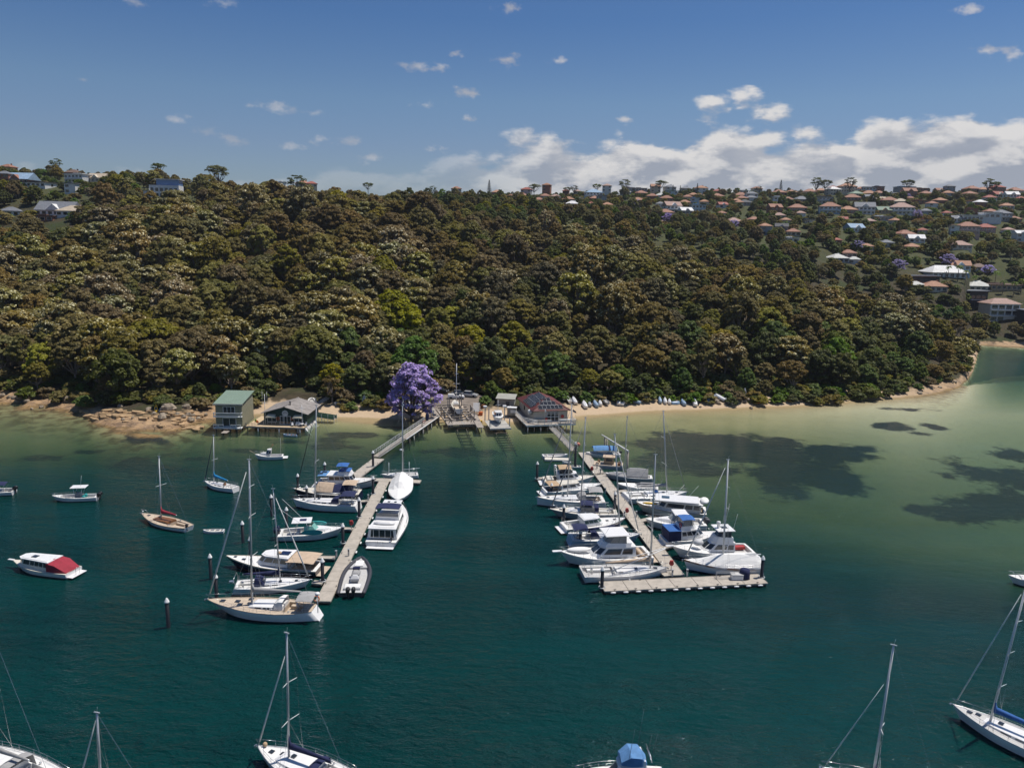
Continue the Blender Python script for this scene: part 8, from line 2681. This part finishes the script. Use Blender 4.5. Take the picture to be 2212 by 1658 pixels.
# rails running down into the water
for k, (pa, pb, gap) in enumerate(((cT(700, 1400), cS(1180, 1560), 2.3), (cS(1800, 1205), cS(1950, 1560), 2.4))):
    a = P(*pa, .6); b_ = P(*pb, -1.2)
    d_ = b_ - a; L = Vector((d_.x, d_.y)).length; h_ = math.atan2(d_.y, d_.x)
    o = thing('slipway_rails', ['twin rails under the larger slipway cradle running into the water', 'ladder-like rails under the smaller slipway running into the water'][k], 'rails', (a.x, a.y, 0), h_)
    for sg in (-1, 1): MB().tube([(-9, sg * gap / 2, 1.0), (0, sg * gap / 2, .3), (L, sg * gap / 2, -1.0), (L * 1.6, sg * gap / 2, -1.9)], .13, 4).build('rail', TIMBD, o)
    for i in range(9): MB().box((L * i / 6.5 + .3, 0, .25 - 1.3 * i / 6.5), (.28, gap + .9, .18)).build('sleeper', TIMBD, o)
# plank walkway between the slipways
boardwalk('narrow grey plank walkway between the two slipways', [P(*cS(1215, 760), 1.7), P(*cS(1420, 1180), 1.3)], 1.5, 1.35, rails=(), white=False)
o = thing('timber_ladder_rack', 'white ladder-like stair up the bank right of the slipway', 'stair', P(*cS(1330, 840), 2.0), 1.6)
f = MB()
for i in range(10): MB().box((-1.5 + i * .55, 0, .2 + i * .12), (.3, 1.7, .12)).build('step', TRIMW, o)
for sg in (-1, 1): MB().tube([(-1.6, sg * .85, .2), (3.6, sg * .85, 1.4)], .08, 4).build('stringer', TIMBER, o)

# sheds
q = P(*cS(1930, 800), 2.0)
o = thing('work_shed', 'grey-green fibro work shed behind the smaller slipway', 'shed', (q.x, q.y + 3.5, 1.6), -.15)
fibro = mat('fibro_grey', (.34, .335, .29), .85, var=.12, scale=.8, dirt=.3)
MB().box((0, 0, 1.3), (4.6, 3.2, 2.6)).build('wall', fibro, o)
MB().add([(-2.6, -1.9, 2.6), (2.6, -1.9, 2.6), (2.6, 1.9, 3.3), (-2.6, 1.9, 3.3), (-2.6, -1.9, 2.72), (2.6, -1.9, 2.72), (2.6, 1.9, 3.42), (-2.6, 1.9, 3.42)], [(3, 2, 1, 0), (4, 5, 6, 7), (0, 1, 5, 4), (1, 2, 6, 5), (2, 3, 7, 6), (3, 0, 4, 7)]).build('roof', fibro, o)
MB().box((.6, -1.63, 1.0), (1.0, .08, 2.0)).build('door', DGREY, o)
q = P(*cS(2045, 915), 1.6)
o = thing('pump_box', 'pale square equipment cabinet beside the maroon-roofed building', 'cabinet', (q.x, q.y + .8, 1.3), -.1)
MB().box((0, 0, 1.0), (2.3, 1.5, 2.0), bev=.04).build('cabinet', fibro, o); MB().box((0, 0, 2.05), (2.5, 1.7, .1)).build('lid', TRIMW, o)
MB().box((.3, -.77, 1.1), (1.2, .04, .8)).build('panel', TRIMW, o)
for k, (px, m_, w_) in enumerate(((cS(1420, 870), ORNG, 1.1), (cS(1400, 960), YEL, 1.2), (cS(1470, 800), WOOD, 1.0), (cS(1250, 640), RED, .8), (cS(1990, 700), WOOD, 1.2))):
    q = P(*px, 1.8)
    o = thing('crate', ['orange crate between the slipways', 'yellow crate nearest the water between the slipways', 'brown timber crate behind the yellow one', 'red crate up the bank by the stair', 'brown timber crate against the work shed'][k], 'crate', (q.x, q.y, el1(q.x, q.y)), k * .4)
    MB().box((0, 0, .4), (w_, .8, .8), bev=.03).build('box', m_, o); MB().box((0, 0, .83), (w_ + .06, .86, .06)).build('lid', m_, o)

# car park and cars
a = P(*cS(470, 380), 4.6)
ASPH = mat('asphalt_worn', (.20, .165, .135), .95, var=.2, scale=.5, bump=.2, dirt=.2)
X0, X1 = P(930, 850, 4.3).x, P(1042, 856, 4.0).x
Y0, Y1 = P(980, 872, 3.4).y, P(980, 835, 5.4).y
xs = np.linspace(X0, X1, 26); ys = np.linspace(Y0, Y1, 22)
gx, gy = np.meshgrid(xs, ys)
lot = grid_mesh('road', xs, ys, elev(gx, gy) + .09, [ASPH]); lot['kind'] = 'structure'


def car(label, px, rz, m, ute=False, z=4.0):
    q = P(*px, z)
    o = thing('car', label, 'car', (q.x, q.y, el1(q.x, q.y) + .1), rz, 'cars parked behind the slipway')
    prof = [(-2.25, .45), (-2.2, .95), (-1.5, 1.02), (.9, 1.0), (2.1, .85), (2.25, .45)]
    MB().loft([[(x, -.86, .3), (x, -.88, z_ * .85), (x, -.78, z_), (x, .78, z_), (x, .88, z_ * .85), (x, .86, .3)] for x, z_ in prof], caps=True, smooth=False).build('body', m, o)
    x0, x1 = (-.4, .9) if ute else (-1.7, .95)
    MB().add([(x0, -.78, 1.0), (x1, -.78, 1.0), (x1, .78, 1.0), (x0, .78, 1.0), (x0 + .25, -.66, 1.55), (x1 - .65, -.66, 1.55), (x1 - .65, .66, 1.55), (x0 + .25, .66, 1.55)], [(4, 5, 6, 7), (0, 1, 5, 4), (1, 2, 6, 5), (2, 3, 7, 6), (3, 0, 4, 7)]).build('window', GLASS, o)
    MB().box(((x0 + x1) / 2 - .2, 0, 1.57), (x1 - x0 - .85, 1.3, .05)).build('roof', m, o)
    if ute: MB().box((-1.35, 0, 1.1), (1.6, 1.6, .3), bev=.03).build('tray', m, o)
    for x in (-1.4, 1.4):
        for sg in (-1, 1): MB().tube([(x, sg * .72, .33), (x, sg * .92, .33)], .33, 12).build('wheel', BLK, o)
    for sg in (-.6, .6): MB().box((2.2, sg, .68), (.12, .35, .16)).build('headlight', TRIMW, o)


car('white utility parked nearest the yacht on the slipway', cT(590, 600), .1, GEL, True, 4.0)
car('dark grey wagon parked behind the white utility', cT(680, 470), .15, DGREY, False, 4.6)
car('silver car parked at the right of the car park', cT(960, 505), -.3, mat('car_silver', (.45, .46, .46), .3, .3), False, 4.5)
car('black car shaded by trees beside the jacaranda', cS(620, 345), -.35, BLK, False, 5.0)

# ================================================================== BEACH
BD = []


def beached(px, Lm, m, up, rz, tilt, name='dinghy'):
    q = T(*px)
    B = Boat(name, '', 'dinghy', (1106, 900), (1106, 930), .42, (.42, .40, .52), sm=.45, tr=.8, rake=.3, p=2.4, flare=.3)
    B.L = Lm; B.B = Lm * .42
    B.hull(m, m, None, 8)
    if not up:
        B.deck(m, (.05, .88), .86, .3, DECKG, 10)
        for k in (.3, .6): B.b('thwart', MB().box((B.X(k), 0, .32), (.22, B.hb(k) * 1.7, .04)), GEL2)
    else:
        B.b('keel_strip', MB().box((0, 0, -.31), (Lm * .8, .06, .06)), GREYH)
    B.root.location = (q.x, q.y, q.z + (.45 if up else .32) + abs(math.sin(tilt)) * Lm * .4)
    B.root.rotation_euler = (PI if up else 0, 0, 0)
    B.root.rotation_mode = 'ZYX' if False else 'XYZ'
    R_ = Matrix.Rotation(rz, 3, 'Z') @ Matrix.Rotation(-tilt, 3, 'Y') @ Matrix.Rotation(PI if up else 0, 3, 'X')
    B.root.rotation_euler = R_.to_euler()
    BD.append((px[0], B.root))


for (px, L, m, up, rz, tl) in ((b1(120, 300), 2.6, GEL, 1, 1.7, .35), (b1(225, 350), 2.8, GEL, 0, 1.8, .3), (b1(330, 370), 3.2, GEL, 1, 1.9, .45), (b1(530, 430), 3.4, GEL, 1, 1.8, .4), (b1(625, 420), 2.4, GREYH, 1, 1.7, .3), (b1(740, 425), 3.0, LBLUE, 1, 1.9, .4), (b1(830, 400), 2.6, GEL, 1, 1.6, .3), (b1(930, 380), 3.0, GREYH, 0, 2.0, .3),
                        (b1(1190, 385), 3.2, GEL, 1, 1.4, .5), (b1(1270, 380), 3.0, GEL, 1, 1.1, .35), (b1(1510, 350), 3.2, LBLUE, 1, 2.6, .15), (b1(1640, 270), 4.2, GEL, 0, 2.4, .3), (b1(1980, 360), 2.6, LBLUE, 1, 1.6, .5), (b1(2080, 365), 2.6, GEL, 1, 1.55, .5), (b1(2165, 380), 2.3, GEL, 1, 1.5, .4),
                        (b2(60, 360), 2.8, LBLUE, 1, .2, .05), (b2(170, 350), 3.0, LBLUE, 1, 1.8, .4), (b2(345, 360), 3.4, GEL, 1, 1.5, .5), (b2(550, 345), 2.8, LBLUE, 1, 1.4, .5), (b2(610, 260), 2.6, LBLUE, 1, 1.9, .3), (b2(720, 300), 4.0, GEL, 1, 2.3, .3), (b2(850, 350), 3.6, GREYH, 1, 2.1, .3),
                        (cJ(1240, 540), 3.2, GREYH, 0, 1.6, .5), (cJ(1350, 520), 2.6, LBLUE, 1, 1.5, .6), (cJ(1480, 540), 3.0, GEL, 0, 1.5, .5), (cJ(1620, 570), 3.0, GREYH, 1, .8, .2), (cJ(1750, 570), 2.8, GEL, 1, 2.2, .2), (cJ(890, 530), 3.0, GREYH, 1, 1.0, .4), (cJ(170, 470), 2.6, GEL, 1, .3, .1), (cJ(60, 480), 2.4, GREYH, 1, .6, .2)):
    beached(px, L, m, up, rz, tl)
BD.sort(key=lambda q: q[0])
lb = [q for q in BD if q[0] < 1000]; rb = [q for q in BD if q[0] >= 1000]
for i, (u, o) in enumerate(lb): o['label'] = f'small dinghy hauled up on the beach by the jacaranda, {ordinal(i, len(lb))}'; o['group'] = 'dinghies hauled up on the beach'
for i, (u, o) in enumerate(rb): o['label'] = f'small dinghy in the row on the right-hand beach, {ordinal(i, len(rb))}'; o['group'] = 'dinghies hauled up on the beach'


def board(label, px, c, L=2.6, w=.75, rz=0.0, lean=1.25, name='paddleboard', cat='paddleboard'):
    q = T(*px)
    o = thing(name, label, cat, (q.x, q.y, q.z), rz)
    pts = [(w / 2 * math.sin(PI * min(1, .12 + .88 * i / 12)) ** .55 if i < 12 else .02, L * i / 12) for i in range(13)]
    out = pts + [(-x, y) for x, y in pts[::-1]]
    d = MB().prism(out, 0, .14); o.rotation_euler = (lean, 0, rz)
    d.build('board', c, o)
    MB().box((0, L * .45, .16), (w * .5, L * .3, .03)).build('deck_pad', DGREY if c is not DGREY else GEL, o)


board('tall grey board standing upright on the small beach', cJ(570, 545), GREYH, 3.0, 1.0, 0, 1.4)
board('pink board standing beside the tall grey one', cJ(705, 520), mat('pink_board', (.60, .32, .24), .5), 1.9, 1.0, .1, 1.3)
board('yellow kayak leaning on rocks left of the boathouses', cL(1620, 455), YEL, 2.0, .8, .3, 1.0, 'kayak', 'kayak')
board('turquoise kayak beside the yellow one on the rocks', cL(1660, 450), C_TURQ, 1.2, .7, -.3, .9, 'kayak', 'kayak')
for k, (px, c) in enumerate(((b2(1870, 300), YEL), (b2(1800, 310), YEL), (b2(1360, 330), YEL), (b2(1235, 335), ORNG), (b2(1560, 225), C_TURQ), (b2(2085, 260), C_TURQ), (b2(1098, 240), GEL))):
    board(['yellow kayak under the trees, right-hand beach, further right', 'yellow kayak under the trees, right-hand beach, further left', 'small yellow kayak alone on the right-hand beach', 'orange kayak on the right-hand beach', 'turquoise board under trees, right-hand beach, left one', 'turquoise board under trees, right-hand beach, right one', 'white board standing upright on the right-hand beach'][k], px, c, 2.6, .75, .5 + k, .25 if k < 6 else 1.4, 'kayak', 'kayak')

ROCKM = mat('sandstone_boulder', (.30, .245, .18), .95, var=.45, scale=.9, bump=.7, dirt=.5)
RK = []
rr_ = random.Random(4)


def rock(px, s, flat=.7):
    q = T(*px)
    b = MB().ell((0, 0, 0), (s, s * rr_.uniform(.6, .95), s * flat), 9, 6, 0, 0, .16, rr_)
    o = b.build('boulder', ROCKM, None, (q.x, q.y, q.z + s * flat * .25), rr_.uniform(0, 6))
    RK.append((px[0], o))


for (x, y, s) in ((720, 340, 3.0), (815, 310, 2.9), (880, 355, 1.6), (1100, 345, 3.6), (150, 315, 1.5), (95, 312, 1.3), (210, 320, 1.6), (30, 300, 1.4), (280, 345, 1.4), (430, 405, 1.3), (330, 420, .9), (1550, 430, 1.7), (1750, 440, 3.2), (1690, 520, 2.5), (1960, 500, 1.6), (1905, 505, 1.2), (2010, 495, 1.1), (1980, 545, 1.9), (2060, 530, 1.3), (2140, 500, 1.0), (1600, 480, 1.2), (1280, 530, .9), (1380, 528, .8), (950, 380, 1.2), (1180, 370, 1.3), (1250, 400, 1.4), (1840, 500, 1.2), (1940, 420, 2.0)):
    rock(cL(x, y), s * .58)
for (x, y, s) in ((650, 320, 1.3), (700, 345, .8), (1170, 320, 1.3), (1090, 330, .9), (1190, 415, .7), (430, 410, .5), (1050, 335, .7)): rock(b2(x, y), s)
for (u, v, s) in ((1985, 851, 1.0), (2030, 838, .9), (2062, 826, 1.0), (1940, 852, .8), (2085, 812, .8)): rock((u, v), s, .5)
RK.sort(key=lambda q: q[0])
lk_ = [q for q in RK if q[0] < 1000]; rk_ = [q for q in RK if q[0] >= 1000]
for l, t_ in ((lk_, 'sandstone boulder on the left shore'), (rk_, 'sandstone rock on the right-hand beach')):
    for i, (u, o) in enumerate(l): tag(o, f'{t_}, {ordinal(i, len(l))}', 'boulder', 'boulders along the shore')
# flat slabs of the rock shelf
SLM = mat('rock_slab', (.40, .27, .145), .95, var=.45, scale=.7, bump=.6, dirt=.5)
SL = []
for k in range(64):
    x, y = rr_.uniform(880, 2100), rr_.uniform(430, 640)
    if y > 500 + (x - 900) * .16: y = rr_.uniform(440, 520)
    px = cL(x, y); q = T(*px)
    a = rr_.uniform(.5, 1.7); n = rr_.randint(5, 8)
    poly = [(a * 1.5 * math.cos(2 * PI * i / n) * rr_.uniform(.7, 1.1), a * .8 * math.sin(2 * PI * i / n) * rr_.uniform(.7, 1.1)) for i in range(n)]
    o = MB().prism(poly, -.5, rr_.uniform(.05, .24)).build('shelf_rock', SLM, None, (q.x, q.y, max(q.z, -.15)), rr_.uniform(-.4, .4))
    o.rotation_euler = (rr_.uniform(-.1, .1), rr_.uniform(-.1, .1), rr_.uniform(-1.2, 1.2))
    SL.append((px[0], o))
SL.sort(key=lambda q: q[0])
for i, (u, o) in enumerate(SL): tag(o, f'flat sandstone slab of the rock shelf, {ordinal(i, len(SL))}', 'rock', 'slabs of the rock shelf')
# stone steps behind the clubhouse
q = T(*cB(1740, 320))
o = thing('stone_steps', 'pale stone steps climbing behind the clubhouse', 'steps', (q.x, q.y - 1, q.z - .2), .3)
for i in range(8): MB().box((i * .5, i * .45, i * .24), (1.8, .6, .26)).build('step', CONC, o)

# ================================================================== AIR
hz = bpy.data.materials.new('haze_air'); hz.use_nodes = True
t = NT(hz.node_tree)
pv = t.n('ShaderNodeVolumePrincipled', ins={'Color': (.80, .88, 1.0, 1), 'Density': .00006, 'Anisotropy': .2})
ho = t.n('ShaderNodeOutputMaterial'); t.lk(pv.outputs[0], ho.inputs['Volume'])
hb_ = MB().box((0, 4300, 57), (12400, 9800, 146)).build('haze', hz)
tag(hb_, 'thin pale haze over the whole harbour', None, None, 'stuff')
